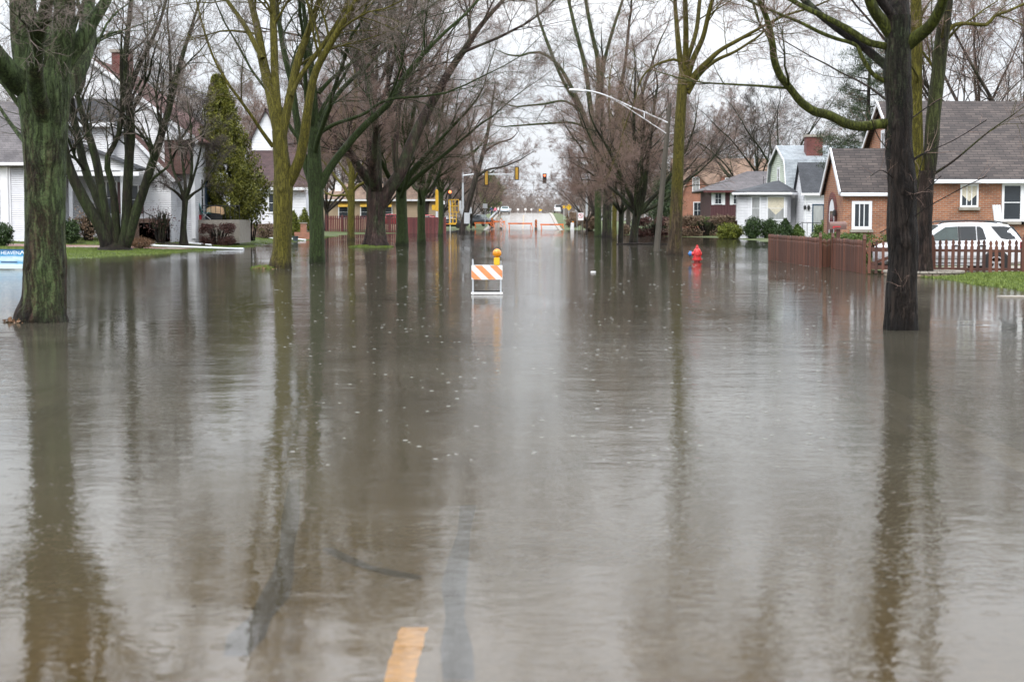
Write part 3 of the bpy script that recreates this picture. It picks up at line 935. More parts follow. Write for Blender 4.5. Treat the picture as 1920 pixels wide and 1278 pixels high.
def vnoise3(x, y, z, seed=0):
    xi, yi, zi = np.floor(x), np.floor(y), np.floor(z); fx, fy, fz = x - xi, y - yi, z - zi
    fx, fy, fz = (f * f * (3 - 2 * f) for f in (fx, fy, fz))
    def h(a, b, c):
        v = np.sin(a * 127.1 + b * 311.7 + c * 74.7 + seed * 19.19) * 43758.5453
        return v - np.floor(v)
    o = 0
    for i in (0, 1):
        for j in (0, 1):
            for k in (0, 1):
                o = o + h(xi + i, yi + j, zi + k) * (fx if i else 1 - fx) * (fy if j else 1 - fy) * (fz if k else 1 - fz)
    return o - 0.5


def rough_tube(P, R, rng, S=84, knobs=(), amp=0.05, lump=0.05, flare=1.0, f=16.0, K=None):
    """a trunk with real furrows and buttresses in its surface"""
    L = np.linalg.norm(np.diff(P, axis=0), axis=1).sum()
    K = K or int(np.clip(L / 0.045, 40, 220))
    C = catmull(np.concatenate([P, R[:, None]], 1), K); P, R = C[:, :3], C[:, 3]
    zz = np.abs(P[:, 2] - P[0, 2]); ph = rng.uniform(0, 6.28, 5)
    fl = np.exp(-zz / (R[0] * 1.2)) if flare > 1 else np.zeros(K)
    R = R * (1 + (flare - 1) * fl)
    V, F = tubes(P[None], R[None], S); V = V.reshape(K, S, 3)
    D = V - P[:, None]; a = np.arange(S) * 2 * np.pi / S
    k = 1 + lump * (np.sin(3 * a + ph[0])[None] * (0.5 + 2.4 * fl[:, None]) + 0.6 * np.sin(5 * a + ph[1])[None] * (0.5 + 2.6 * fl[:, None]) + 0.5 * np.sin(2 * a[None] + ph[2] + zz[:, None] * 0.8))
    wx = vnoise3(V[..., 0] * 2.5, V[..., 1] * 2.5, V[..., 2] * 2.5, 3) * 1.6
    n = vnoise3(V[..., 0] * f + wx, V[..., 1] * f + wx, V[..., 2] * f * 0.13 + wx * 0.5, 1) + 0.5 * vnoise3(V[..., 0] * f * 2.1, V[..., 1] * f * 2.1, V[..., 2] * f * 0.3, 2)
    k = k + amp * (np.clip(np.abs(n) * 6, 0, 1) - 0.7) + 0.4 * amp * vnoise3(V[..., 0] * 5, V[..., 1] * 5, V[..., 2] * 4, 8)
    V = P[:, None] + D * k[..., None]
    for kx, kz, kr in knobs:       # burls on the side facing the street
        i = np.argmin(np.abs(P[:, 2] - kz)); c = np.array([P[i, 0] + kx, P[i, 1] - R[i] * 0.9, kz])
        d2 = ((V - c) ** 2).sum(-1) / (kr * kr)
        V = V + norm(D) * (kr * 0.55 * np.exp(-d2) * (1 - 0.75 * np.exp(-d2 * 7)))[..., None]
    return V.reshape(-1, 3), F


def extend(rng, P, R, L, K=7, upb=0.10, wob=0.10):
    """carry a limb on out of the picture, thinning"""
    d = norm((P[-1] - P[-3])[None])[0]
    Q = [P[-1]]; r = [R[-1]]
    for k in range(K):
        d = norm((d + rng.normal(size=3) * wob + np.array([0, 0, upb]))[None])[0]
        Q.append(Q[-1] + d * L / K); r.append(R[-1] * (1 - 0.85 * (k + 1) / K))
    return np.concatenate([P, np.array(Q[1:])]), np.concatenate([R, np.array(r[1:])])


def traced_tree(name, label, Y, trunk, limbs, bark, twig, seed, group=None, flare=1.35, ext=4.5, dens=1.0, tw=1.0, size=1.0,
                extra=0, droop=0.02, sink=0.5, depth=1.6, S=18, lump=0.045, cat='tree', z0=0.0, hi=0.0, limb_bark=None, knobs=()):
    """a tree measured off the photograph: (px, py, width px) down the trunk and out along each limb, set at its own distance"""
    rng = np.random.default_rng(seed)
    def P3(px, py, wd, dy=0.0):
        p = at(px, py, Y + dy); return (p.x, p.y, p.z, wd / 2 * (Y + dy) / F_PX)
    tr = [P3(*q) for q in trunk]
    b = tr[0]
    org = np.array([b[0], b[1], z0])
    tr = [(b[0], b[1], b[2] - sink, b[3] * 1.02)] + tr
    T = catmull(np.array(tr), max(14, len(tr) * 4))
    T[:, :3] -= org
    LL = []; LPs = []; LRs = []; MS = []; TW = []
    for li, lb in enumerate(limbs):
        q = [p for p in lb if not isinstance(p, str)]
        dd = rng.uniform(-depth, depth)
        k = len(q)
        pts = [P3(px, py, wd, dd * (i / max(k - 1, 1)) ** 1.3) for i, (px, py, wd) in enumerate(q)]
        C = catmull(np.array(pts), 14); C[:, :3] -= org
        P, R = C[:, :3], np.maximum(C[:, 3], 0.008)
        if 'twig' in lb: pass
        elif 'stop' not in lb:
            P, R = extend(rng, P, R, ext * rng.uniform(0.8, 1.25))
        else:
            P, R = extend(rng, P, R, 1.2, K=7, upb=0.02)
        MS.append('moss' in lb); TW.append('twig' in lb); LL.append((P, R)); LPs.append(P); LRs.append(R)
    top = T[-1]
    # limbs the picture does not show, towards and away from the street
    for e in range(extra):
        az = rng.uniform(0, 6.28); src = T[rng.integers(int(len(T) * 0.7), len(T))]
        d = np.array([math.cos(az) * 0.7, math.sin(az) * 0.7, 0.75])
        P = [src[:3]]; r0 = src[3] * rng.uniform(0.35, 0.55); L = ext * rng.uniform(1.1, 1.7)
        for k in range(20):
            d = norm((d + rng.normal(size=3) * 0.09 + np.array([0, 0, 0.03]))[None])[0]; P.append(P[-1] + d * L / 20)
        P = np.array(P); R = r0 * (1 - 0.85 * np.arange(21) / 20)
        MS.append(False); TW.append(False); LL.append((P, R)); LPs.append(P); LRs.append(R)
    root = thing(name, label, cat, tuple(org), group=group)
    own = [l for l, m_ in zip(LL, MS) if not m_]
    link('trunk', trunk_mesh(rng, T, own, flare, S, lump, hi, knobs), bark, root)
    for l, m_ in zip(LL, MS):
        if m_:
            tb = Tubes(); V, F = rough_tube(l[0], l[1], rng, S=32, amp=0.04, lump=0.05); tb.V.append(V); tb.F.append(F)
            link('limb', tb.mesh('limb'), limb_bark, root)
    LP = np.stack([catmull(np.concatenate([p, r[:, None]], 1), 18) for p, r in zip(LPs, LRs)])
    keep = [i for i, m_ in enumerate(TW) if not m_]
    SPi = [i for i, m_ in enumerate(TW) if m_]
    SP = (LP[SPi][..., :3], np.maximum(LP[SPi][..., 3], 0.003)) if SPi else None
    LP = LP[keep]
    co = link('crown', crown_mesh(rng, LP[..., :3], np.maximum(LP[..., 3], 0.006), dens, tw, size, droop, SP=SP), limb_bark or bark, root)
    co.data.materials.append(twig)
    return root


def wild_tree(rng, H, r0, fork, nl, spread, dens=1.0, tw=1.0, size=1.0, droop=0.0, lean=(0, 0), levels=4, leader=True):
    """trunk and crown meshes of a bare tree H metres tall"""
    K = 12
    z = np.linspace(-0.5, fork, K)
    T = np.stack([lean[0] * z / max(fork, .1) + 0.05 * np.sin(z * 1.7 + rng.uniform(0, 6)), lean[1] * z / max(fork, .1) + 0.05 * np.cos(z * 1.3), z, r0 * (1 - 0.25 * (z + .5) / (fork + .5))], 1)
    top = T[-1]; LL = []; LPs = []
    for l in range(nl):
        az = 6.28 * (l + rng.uniform(-0.3, 0.3)) / nl
        el = rng.uniform(0.55, 1.05) if l or not leader else 1.4
        t = T[-1 - int(rng.integers(0, 3))]
        d = np.array([math.cos(az) * math.cos(el) * spread, math.sin(az) * math.cos(el) * spread, math.sin(el)])
        L = (H - fork) / max(math.sin(el), 0.6) * rng.uniform(0.8, 1.05)
        P = [t[:3]]; rr = r0 * rng.uniform(0.42, 0.62)
        for k in range(17):
            d = norm((d + rng.normal(size=3) * 0.085 + np.array([0, 0, 0.02 - 0.02 * (el < 0.8)]))[None])[0]; P.append(P[-1] + d * L / 17)
        P = np.array(P); R = rr * (1 - 0.9 * (np.arange(18) / 17) ** 0.8)
        LL.append((P, R)); LPs.append(np.concatenate([P, R[:, None]], 1))
    LP = np.stack(LPs)
    return trunk_mesh(rng, T, LL, 1.25, 12, 0.05), crown_mesh(rng, LP[..., :3], np.maximum(LP[..., 3], 0.006), dens, tw, size, droop, levels=levels)


def place_tree(name, label, loc, meshes, bark, twig, rz=0.0, sc=1.0, group=None, cat='tree'):
    root = thing(name, label, cat, loc, rz, group)
    root.scale = (sc, sc, sc)
    for nm, me, m in (('trunk', meshes[0], bark), ('crown', meshes[1], twig)):
        o = bpy.data.objects.new(nm, me); COL.objects.link(o); o.parent = root
        if not me.materials:
            me.materials.append(bark)
            if nm == 'crown': me.materials.append(twig)
        for si, mm in enumerate((bark, twig)[:len(me.materials)]):
            o.material_slots[si].link = 'OBJECT'; o.material_slots[si].material = mm
    return root
# ------------------------------------------------------------------ street trees
ROW_L, ROW_R = 'bare street trees left of the road', 'bare street trees right of the road'

traced_tree('broadleaf_tree', 'thick mossy forked trunk beside the blue yard sign, nearest tree on the left', 28.8,
    [(79, 600, 88), (84, 560, 77), (85, 500, 78), (85, 440, 74), (85, 380, 75), (85, 300, 78), (84, 230, 86), (83, 170, 96), (83, 130, 84)],
    [[(70, 170, 50), (35, 155, 46), (8, 125, 40), (-25, 80, 34), (-70, 20, 26)],
     [(70, 165, 60), (52, 110, 52), (46, 60, 50), (42, 0, 46), (36, -60, 40)],
     [(98, 165, 58), (112, 115, 44), (120, 60, 40), (121, 0, 38), (126, -70, 32)],
     [(95, 140, 24), (93, 90, 21), (88, 40, 19), (86, 0, 18), (80, -50, 14)],
     [(100, 150, 40), (128, 108, 34), (152, 76, 31), (172, 42, 25), (195, 8, 20), (220, -40, 14)],
     [(62, 225, 12), (38, 200, 10), (12, 165, 8), (-20, 130, 6)],
     [(60, 280, 12), (40, 258, 9), (15, 225, 7), (-15, 180, 5)],
     [(125, 110, 9), (140, 50, 8), (160, -5, 6)]],
    M['bark_left'], M['twig_grey'], 11, ROW_L, flare=1.35, ext=5.0, dens=0.95, depth=2.0, lump=0.045, extra=2, size=0.9, hi=0.07, knobs=((.05, 1.0, .10), (-.12, 2.2, .09), (.15, 2.9, .12)))

traced_tree('multi_stem_tree', 'dark clump of slanting stems on a grass mound before the white house', 83.0,
    [(217, 469, 58), (217, 462, 44), (217, 453, 12)],
    [[(203, 468, 32), (201, 452, 28), (185, 420, 22), (165, 388, 22), (146, 352, 20), (128, 310, 19), (120, 270, 15), (112, 220, 11)],
     [(208, 466, 26), (205, 448, 22), (192, 400, 18), (178, 360, 17), (160, 320, 16), (150, 275, 15), (140, 230, 14), (132, 175, 11), (122, 110, 8)],
     [(212, 464, 22), (208, 442, 20), (197, 395, 17), (188, 340, 16), (180, 300, 16), (170, 265, 15), (155, 215, 12), (146, 180, 10), (160, 140, 8), (152, 95, 6)],
     [(220, 462, 20), (218, 430, 16), (216, 395, 15), (210, 345, 13), (200, 300, 11), (222, 255, 9), (229, 205, 8), (228, 150, 7)],
     [(230, 468, 28), (236, 452, 24), (238, 410, 21), (239, 360, 19), (242, 300, 18), (245, 240, 17), (240, 170, 15), (234, 120, 12), (240, 60, 10), (246, 0, 9)],
     [(240, 180, 11), (258, 130, 9), (280, 85, 8), (300, 40, 6), (312, 0, 5)],
     [(228, 468, 30), (238, 448, 24), (254, 400, 20), (270, 355, 17), (284, 310, 17), (300, 260, 15), (318, 200, 12), (328, 155, 11), (345, 95, 8)],
     [(285, 310, 13), (300, 270, 11), (312, 220, 9), (320, 160, 7), (318, 90, 5)]],
    M['bark_stem'], M['twig_grey'], 12, ROW_L, flare=1.2, ext=4.0, dens=1.15, tw=0.95, depth=2.0, size=0.8, sink=0.4)

traced_tree('olive_tree', 'olive yellow algae-covered tree on a small grass island, front left', 58.2,
    [(525, 503, 40), (528, 470, 34), (530, 430, 34), (530, 390, 35), (531, 350, 36), (530, 320, 32), (526, 280, 28), (524, 245, 28)],
    [[(524, 255, 22), (513, 205, 20), (506, 170, 19), (492, 110, 17), (484, 60, 14), (470, 0, 11)],
     [(525, 255, 20), (520, 200, 16), (516, 150, 15), (514, 90, 14), (512, 25, 12), (510, -30, 9)],
     [(527, 260, 20), (538, 210, 17), (547, 165, 16), (560, 110, 15), (578, 60, 12), (593, 15, 10)],
     [(545, 180, 11), (562, 145, 9), (590, 105, 8), (625, 55, 7), (650, 10, 6)],
     [(536, 350, 24), (552, 322, 21), (564, 290, 19), (572, 245, 18), (578, 200, 16), (590, 140, 14), (612, 95, 13), (640, 48, 12), (672, -5, 9)],
     [(492, 110, 10), (460, 50, 9), (425, 0, 7)],
     [(512, 275, 8), (490, 245, 7), (470, 215, 6), (430, 160, 5)]],
    M['bark_olive'], M['twig_grey'], 13, ROW_L, flare=1.32, ext=7.0, dens=1.3, hi=0.03, knobs=((-.05, 2.85, .11),), size=0.75, S=20, droop=0.06)

traced_tree('green_tree', 'green algae-covered trunk rising straight from the water beside the olive tree', 65.5,
    [(594, 492, 29), (594, 450, 28), (593, 400, 28), (592, 360, 29), (590, 325, 30), (589, 290, 25), (589, 240, 20)],
    [[(585, 340, 18), (571, 300, 15), (562, 260, 14), (555, 215, 13), (548, 160, 12), (535, 110, 11), (526, 60, 9), (518, 0, 7)],
     [(589, 250, 17), (589, 190, 14), (585, 135, 12), (578, 80, 10), (570, 20, 8)],
     [(600, 350, 18), (618, 316, 15), (645, 280, 14), (687, 232, 13), (728, 195, 12), (762, 140, 10), (800, 95, 8), (835, 60, 6)],
     [(597, 250, 10), (630, 232, 7), (680, 215, 6), (725, 188, 5), (800, 180, 4)],
     [(595, 225, 9), (612, 190, 7), (640, 150, 6), (665, 105, 5)],
     [(597, 175, 9), (620, 150, 7), (650, 125, 6), (680, 105, 5)],
     [(562, 260, 9), (545, 240, 7), (525, 200, 6), (500, 170, 5)]],
    M['bark_green'], M['twig_grey'], 14, ROW_L, flare=1.05, ext=7.0, dens=1.3, size=0.8, extra=3)

traced_tree('rough_bark_tree', 'stout reddish rough-barked tree with flared roots on a grass island', 99.0,
    [(704, 461, 42), (704, 440, 36), (705, 410, 34), (706, 385, 36), (706, 360, 36)],
    [[(702, 375, 30), (702, 330, 28), (701, 290, 27), (700, 240, 24), (698, 190, 22), (692, 140, 20), (688, 90, 18), (684, 40, 15), (680, -10, 12)],
     [(712, 385, 28), (732, 352, 24), (750, 325, 23), (764, 290, 22), (780, 250, 20), (798, 215, 18), (820, 175, 16), (845, 130, 14), (868, 98, 12), (900, 50, 9), (935, 10, 7)],
     [(868, 98, 7), (900, 85, 5), (940, 68, 5), (985, 45, 4)],
     [(745, 325, 10), (742, 280, 9), (747, 210, 9), (752, 140, 8), (748, 70, 7)],
     [(700, 260, 10), (725, 225, 8), (750, 190, 8), (790, 140, 6)]],
    M['bark_red'], M['twig_red'], 15, ROW_L, flare=1.5, ext=6.5, dens=1.45, tw=0.95, size=0.95, extra=3, lump=0.06, hi=0.05)

traced_tree('scarred_tree', 'green trunk with a dark burl scar standing in the water, behind the rough-barked tree', 106.0,
    [(753, 459, 24), (754, 430, 21), (753, 400, 20), (752, 370, 20), (752, 345, 20)],
    [[(750, 350, 14), (742, 310, 11), (738, 260, 9), (730, 190, 7), (728, 120, 6)],
     [(754, 350, 14), (772, 322, 11), (795, 295, 8), (825, 262, 6), (860, 225, 5)],
     [(755, 355, 13), (785, 330, 9), (815, 305, 7), (850, 275, 5), (880, 250, 4)],
     [(753, 345, 12), (762, 290, 9), (772, 230, 8), (786, 150, 6)]],
    M['bark_green'], M['twig_red'], 16, ROW_L, flare=1.25, ext=5.5, dens=1.35, tw=0.95, size=0.9, extra=3)

traced_tree('yard_tree', 'olive-brown yard tree with low side limbs before the maroon fence', 127.0,
    [(658, 450, 14), (658, 420, 13), (659, 380, 13), (659, 340, 12), (660, 310, 11)],
    [[(656, 372, 8), (645, 350, 6), (632, 335, 5), (620, 318, 4)],
     [(656, 380, 6), (648, 366, 5), (628, 367, 4), (612, 362, 3)],
     [(660, 360, 7), (672, 348, 6), (686, 340, 5), (700, 325, 4)],
     [(660, 315, 9), (664, 250, 8), (668, 180, 7), (664, 110, 5)],
     [(659, 320, 8), (645, 270, 6), (640, 200, 5)]],
    M['bark_olive'], M['twig_red'], 17, None, ext=4.0, dens=1.1, tw=1.4, size=0.9, extra=2)

traced_tree('forked_green_tree', 'green forked trunk third from the end of the left tree row', 114.0,
    [(790, 455, 16), (790, 420, 15), (790, 385, 15), (791, 360, 15)],
    [[(790, 368, 11), (784, 335, 8), (775, 300, 6), (765, 260, 5)],
     [(793, 366, 11), (806, 335, 9), (814, 300, 8), (820, 260, 6), (830, 200, 5)],
     [(790, 362, 9), (796, 320, 7), (798, 270, 6), (804, 200, 5)],
     [(786, 360, 6), (775, 350, 5), (768, 335, 4)]],
    M['bark_green'], M['twig_red'], 18, ROW_L, ext=5.5, dens=1.35, tw=0.95, size=0.9, extra=4)

traced_tree('slim_green_tree', 'slim green trunk in front of the yellow signal post', 158.0,
    [(826, 440, 9.5), (827, 410, 9), (827, 370, 9), (828, 340, 9)],
    [[(828, 350, 6), (838, 325, 4), (860, 300, 3), (885, 285, 3)],
     [(828, 345, 6), (830, 300, 5), (834, 250, 4)],
     [(827, 365, 4), (818, 345, 3), (806, 325, 3)],
     [(828, 345, 5), (848, 320, 4), (880, 295, 3)]],
    M['bark_green'], M['twig_red'], 19, ROW_L, ext=3.5, dens=1.15, tw=1.3, size=1.0, extra=4)

traced_tree('leaning_tree', 'dark trunk leaning right over the flooded corner by two white signs', 183.0,
    [(866, 436, 12), (869, 420, 11), (876, 390, 11), (886, 355, 11), (894, 325, 10)],
    [[(894, 330, 9), (902, 300, 8), (910, 270, 7), (918, 230, 5), (925, 180, 4)],
     [(896, 330, 6), (915, 318, 4), (945, 312, 3), (975, 300, 2.5)],
     [(895, 325, 6), (905, 290, 5), (930, 270, 4), (955, 262, 3)],
     [(893, 330, 6), (886, 290, 5), (880, 240, 4)]],
    M['bark_grey'], M['twig_red'], 20, ROW_L, ext=2.0, dens=0.65, tw=1.4, size=0.6, extra=0)

# ---- right-hand row
traced_tree('dark_tree', 'near-black wet trunk standing in the water, nearest tree on the right', 26.9,
    [(1688, 617, 62), (1689, 585, 59), (1690, 540, 57), (1692, 500, 54), (1693, 465, 56), (1691, 430, 58), (1690, 395, 54), (1692, 350, 55), (1688, 310, 53), (1684, 260, 50), (1686, 200, 48), (1682, 140, 50), (1684, 90, 46), (1683, 30, 45)],
    [[(1683, 100, 44), (1683, 30, 44), (1684, -40, 40), (1688, -120, 34)],
     [(1675, 231, 20), (1640, 233, 18), (1600, 236, 18), (1555, 216, 17), (1515, 203, 16), (1485, 170, 14), (1462, 140, 14), (1450, 105, 13), (1447, 70, 12), (1436, 30, 10), (1420, -10, 8), 'moss'],
     [(1670, 88, 14), (1630, 80, 13), (1595, 58, 12), (1555, 36, 11), (1510, 15, 10), (1470, -8, 8), 'moss'],
     [(1670, 155, 9), (1640, 142, 8), (1618, 110, 8), (1605, 85, 7), (1575, 75, 7), (1540, 62, 7), (1500, 42, 6), (1465, 28, 5), 'moss'],
     [(1675, 70, 26), (1655, 42, 23), (1638, 18, 21), (1625, -15, 18), (1605, -70, 13), 'moss'],
     [(1700, 85, 26), (1722, 68, 24), (1745, 48, 22), (1762, 18, 20), (1775, -20, 17), (1795, -80, 12), 'moss'],
     [(1690, 448, 4), (1706, 410, 3), (1716, 375, 2.4), (1722, 330, 2), (1738, 270, 1.6), 'twig'], [(1688, 455, 3.5), (1700, 420, 2.6), (1712, 370, 2), (1712, 335, 1.6), 'twig'],
     [(1686, 330, 3.5), (1684, 260, 3), (1676, 190, 2.5), (1664, 130, 2), 'twig'], [(1690, 345, 3), (1712, 300, 2.2), (1742, 282, 1.8), (1758, 262, 1.5), 'twig'],
     [(1692, 400, 2.5), (1680, 360, 2), (1664, 335, 1.6), 'twig'], [(1690, 470, 3), (1672, 430, 2), (1650, 436, 1.6), 'twig'], [(1696, 560, 2.5), (1691, 535, 2), (1693, 525, 1.5), 'twig'],
     [(1690, 440, 3), (1722, 400, 2.2), (1790, 360, 1.8), (1850, 330, 1.4), 'twig'], [(1688, 320, 3), (1730, 290, 2.2), (1790, 262, 1.7), (1850, 225, 1.2), 'twig'], [(1686, 240, 2.5), (1740, 200, 2), (1800, 165, 1.4), 'twig'],
     [(1690, 380, 3), (1730, 360, 2), (1765, 330, 1.5), 'twig'], [(1684, 300, 2.4), (1650, 262, 1.8), (1630, 215, 1.3), 'twig'], [(1688, 345, 2.4), (1655, 320, 1.8), (1632, 330, 1.3), 'twig']],
    M['bark_dark'], M['twig_red'], 21, ROW_R, flare=1.12, ext=5.0, dens=0.95, lump=0.055, size=0.6, extra=2, depth=1.2, droop=0.05, hi=0.075, knobs=((0.0, 1.48, .09), (.02, .42, .08), (-.03, .62, .06), (.06, 2.35, .09)), limb_bark=M['bark_moss'])

traced_tree('twin_stem_tree', 'mossy twin-stemmed tree inside the round stone planter', 51.0,
    [(1732, 512, 34), (1732, 470, 30), (1732, 420, 30), (1733, 370, 32), (1733, 320, 34)],
    [[(1726, 350, 22), (1722, 300, 21), (1719, 240, 21), (1718, 170, 21), (1718, 90, 22), (1718, 20, 21), (1716, -60, 18), 'moss'],
     [(1738, 345, 26), (1745, 290, 26), (1750, 220, 26), (1758, 150, 25), (1764, 90, 25), (1772, 30, 24), (1780, -40, 20)],
     [(1762, 90, 11), (1778, 58, 9), (1795, 46, 8), (1820, 45, 7), (1850, 46, 7), (1866, 30, 6), (1888, 22, 5), 'moss'],
     [(1745, 330, 6), (1790, 300, 4), (1850, 250, 3), (1900, 215, 2)],
     [(1735, 345, 5), (1760, 260, 4), (1752, 160, 4), (1748, 90, 3)]],
    M['bark_mix'], M['twig_red'], 22, ROW_R, flare=1.25, ext=6.0, dens=0.95, size=0.6, hi=0.06, limb_bark=M['bark_olive'])

traced_tree('tall_olive_tree', 'straight olive-green trunk left of the red hydrant', 79.0,
    [(1265, 476, 29), (1266, 450, 25), (1268, 400, 23), (1270, 350, 22), (1272, 300, 21), (1274, 250, 20), (1277, 200, 19), (1280, 160, 19), (1283, 135, 18)],
    [[(1283, 150, 12), (1275, 110, 11), (1270, 60, 9), (1266, 10, 7)],
     [(1284, 145, 13), (1286, 90, 11), (1286, 40, 10), (1284, -20, 8)],
     [(1287, 150, 13), (1300, 110, 11), (1318, 70, 9), (1330, 20, 8), (1342, -20, 6)],
     [(1288, 165, 13), (1305, 138, 12), (1325, 118, 11), (1350, 95, 8), (1385, 75, 7), (1430, 50, 5)],
     [(1290, 175, 9), (1310, 142, 8), (1340, 115, 7), (1380, 96, 5), (1420, 70, 4)],
     [(1278, 118, 6), (1262, 112, 5), (1230, 122, 4), (1208, 140, 3.5), (1196, 165, 2.5)],
     [(1286, 120, 9), (1305, 60, 8), (1312, 0, 7)]],
    M['bark_brown_olive'], M['twig_red'], 23, ROW_R, flare=1.25, ext=6.5, dens=1.3, hi=0.03, tw=1.1, size=0.75)

traced_tree('domed_tree', 'dark short-trunked tree with a wide dome of reddish twigs, left of the lamp pole', 110.0,
    [(1188, 456, 17), (1190, 430, 15), (1194, 405, 16), (1198, 390, 18)],
    [[(1196, 400, 10), (1185, 375, 9), (1172, 345, 8), (1155, 310, 6), (1135, 270, 5)],
     [(1197, 395, 10), (1196, 360, 9), (1194, 320, 8), (1190, 270, 6), (1188, 200, 5)],
     [(1199, 395, 10), (1208, 360, 9), (1212, 320, 8), (1220, 260, 6), (1228, 190, 5)],
     [(1200, 398, 10), (1218, 376, 8), (1236, 358, 7), (1256, 330, 6), (1280, 290, 5)],
     [(1198, 392, 9), (1203, 350, 8), (1203, 290, 7), (1208, 220, 5)],
     [(1196, 395, 8), (1180, 360, 7), (1160, 335, 6), (1130, 300, 5)],
     [(1201, 400, 7), (1230, 385, 6), (1262, 362, 5), (1300, 330, 4)]],
    M['bark_stem'], M['twig_red'], 24, ROW_R, flare=1.2, ext=4.2, dens=1.15, tw=0.9, size=0.95, extra=5)

traced_tree('small_dark_tree', 'small dark tree with low forking limbs left of the domed tree', 121.0,
    [(1163, 453, 10), (1164, 430, 9.5), (1165, 400, 9.5), (1166, 390, 9)],
    [[(1165, 398, 7), (1152, 382, 6), (1138, 365, 5), (1126, 335, 4), (1118, 300, 4)],
     [(1166, 392, 7), (1168, 365, 6), (1160, 330, 5), (1152, 290, 4)],
     [(1167, 398, 6), (1180, 382, 5), (1190, 368, 4), (1205, 340, 3)],
     [(1166, 392, 6), (1172, 350, 5), (1176, 300, 4)]],
    M['bark_stem'], M['twig_red'], 25, ROW_R, ext=4.0, dens=1.1, tw=0.95, size=0.9, extra=4)

traced_tree('towering_tree', 'towering green-trunked tree with high arching limbs over the far road', 150.0,
    [(1121, 443, 13), (1121, 410, 12), (1121, 370, 12), (1120, 330, 12), (1118, 290, 12), (1114, 255, 13)],
    [[(1112, 270, 9), (1095, 215, 8), (1072, 165, 7), (1045, 120, 6), (1010, 98, 5), (975, 105, 4)],
     [(1110, 250, 9), (1085, 200, 7), (1055, 150, 6), (1030, 90, 6), (1012, 40, 5)],
     [(1114, 255, 10), (1106, 190, 9), (1096, 120, 8), (1080, 60, 7), (1066, 0, 6)],
     [(1116, 260, 10), (1122, 180, 9), (1120, 110, 8), (1108, 55, 7), (1098, 0, 6)],
     [(1118, 200, 8), (1132, 120, 7), (1148, 60, 6), (1166, 5, 5)],
     [(1095, 215, 5), (1060, 190, 4), (1020, 195, 4), (970, 200, 3)],
     [(1108, 240, 6), (1070, 230, 4), (1020, 232, 4), (965, 236, 3)]],
    M['bark_green'], M['twig_grey'], 26, ROW_R, ext=3.5, dens=0.75, tw=1.4, size=0.42)

traced_tree('dark_broad_tree', 'broad dark trunk between the towering green trunk and an olive one', 143.0,
    [(1138, 445, 18), (1138, 410, 17), (1139, 370, 16), (1140, 330, 16)],
    [[(1139, 340, 11), (1136, 280, 10), (1130, 220, 8), (1128, 150, 6)],
     [(1140, 335, 11), (1148, 270, 9), (1158, 200, 8), (1172, 120, 6), (1180, 40, 5)],
     [(1141, 335, 10), (1160, 290, 8), (1190, 220, 6), (1215, 140, 5)],
     [(1139, 340, 8), (1126, 300, 6), (1105, 260, 5)]],
    M['bark_stem'], M['twig_red'], 27, ROW_R, ext=5.0, dens=1.0, tw=1.1, size=0.9, extra=3)

traced_tree('slim_olive_tree', 'slim olive trunk between two dark trunks of the right row', 131.0,
    [(1152, 449, 10), (1152, 420, 9), (1153, 380, 9), (1154, 340, 9)],
    [[(1154, 345, 7), (1150, 290, 6), (1144, 230, 5)], [(1154, 345, 7), (1164, 280, 6), (1170, 210, 5)], [(1154, 350, 6), (1178, 300, 5), (1196, 250, 4)]],
    M['bark_olive'], M['twig_red'], 28, ROW_R, ext=5.0, dens=1.12, tw=1.1, size=0.9, extra=3)

traced_tree('mulch_bed_tree', 'small dark vase-shaped tree on a mulch bed by the white house corner', 96.0,
    [(344, 443, 13), (344, 425, 11.5), (346, 395, 11), (347, 372, 12)],
    [[(345, 376, 7), (332, 362, 5), (318, 352, 4), (308, 346, 3), 'stop'],
     [(345, 374, 8), (338, 350, 6), (326, 322, 5), (318, 280, 4), (312, 230, 3)],
     [(347, 372, 8), (347, 340, 6), (342, 300, 5), (336, 240, 4)],
     [(348, 372, 8), (356, 345, 6), (360, 310, 5), (358, 250, 4)],
     [(350, 374, 7), (364, 362, 5), (378, 352, 4), (390, 330, 3)],
     [(349, 372, 7), (362, 335, 5), (374, 290, 4), (384, 240, 3)]],
    M['bark_stem'], M['twig_dark'], 29, None, ext=2.2, dens=1.1, tw=1.0, size=0.85, droop=0.0)

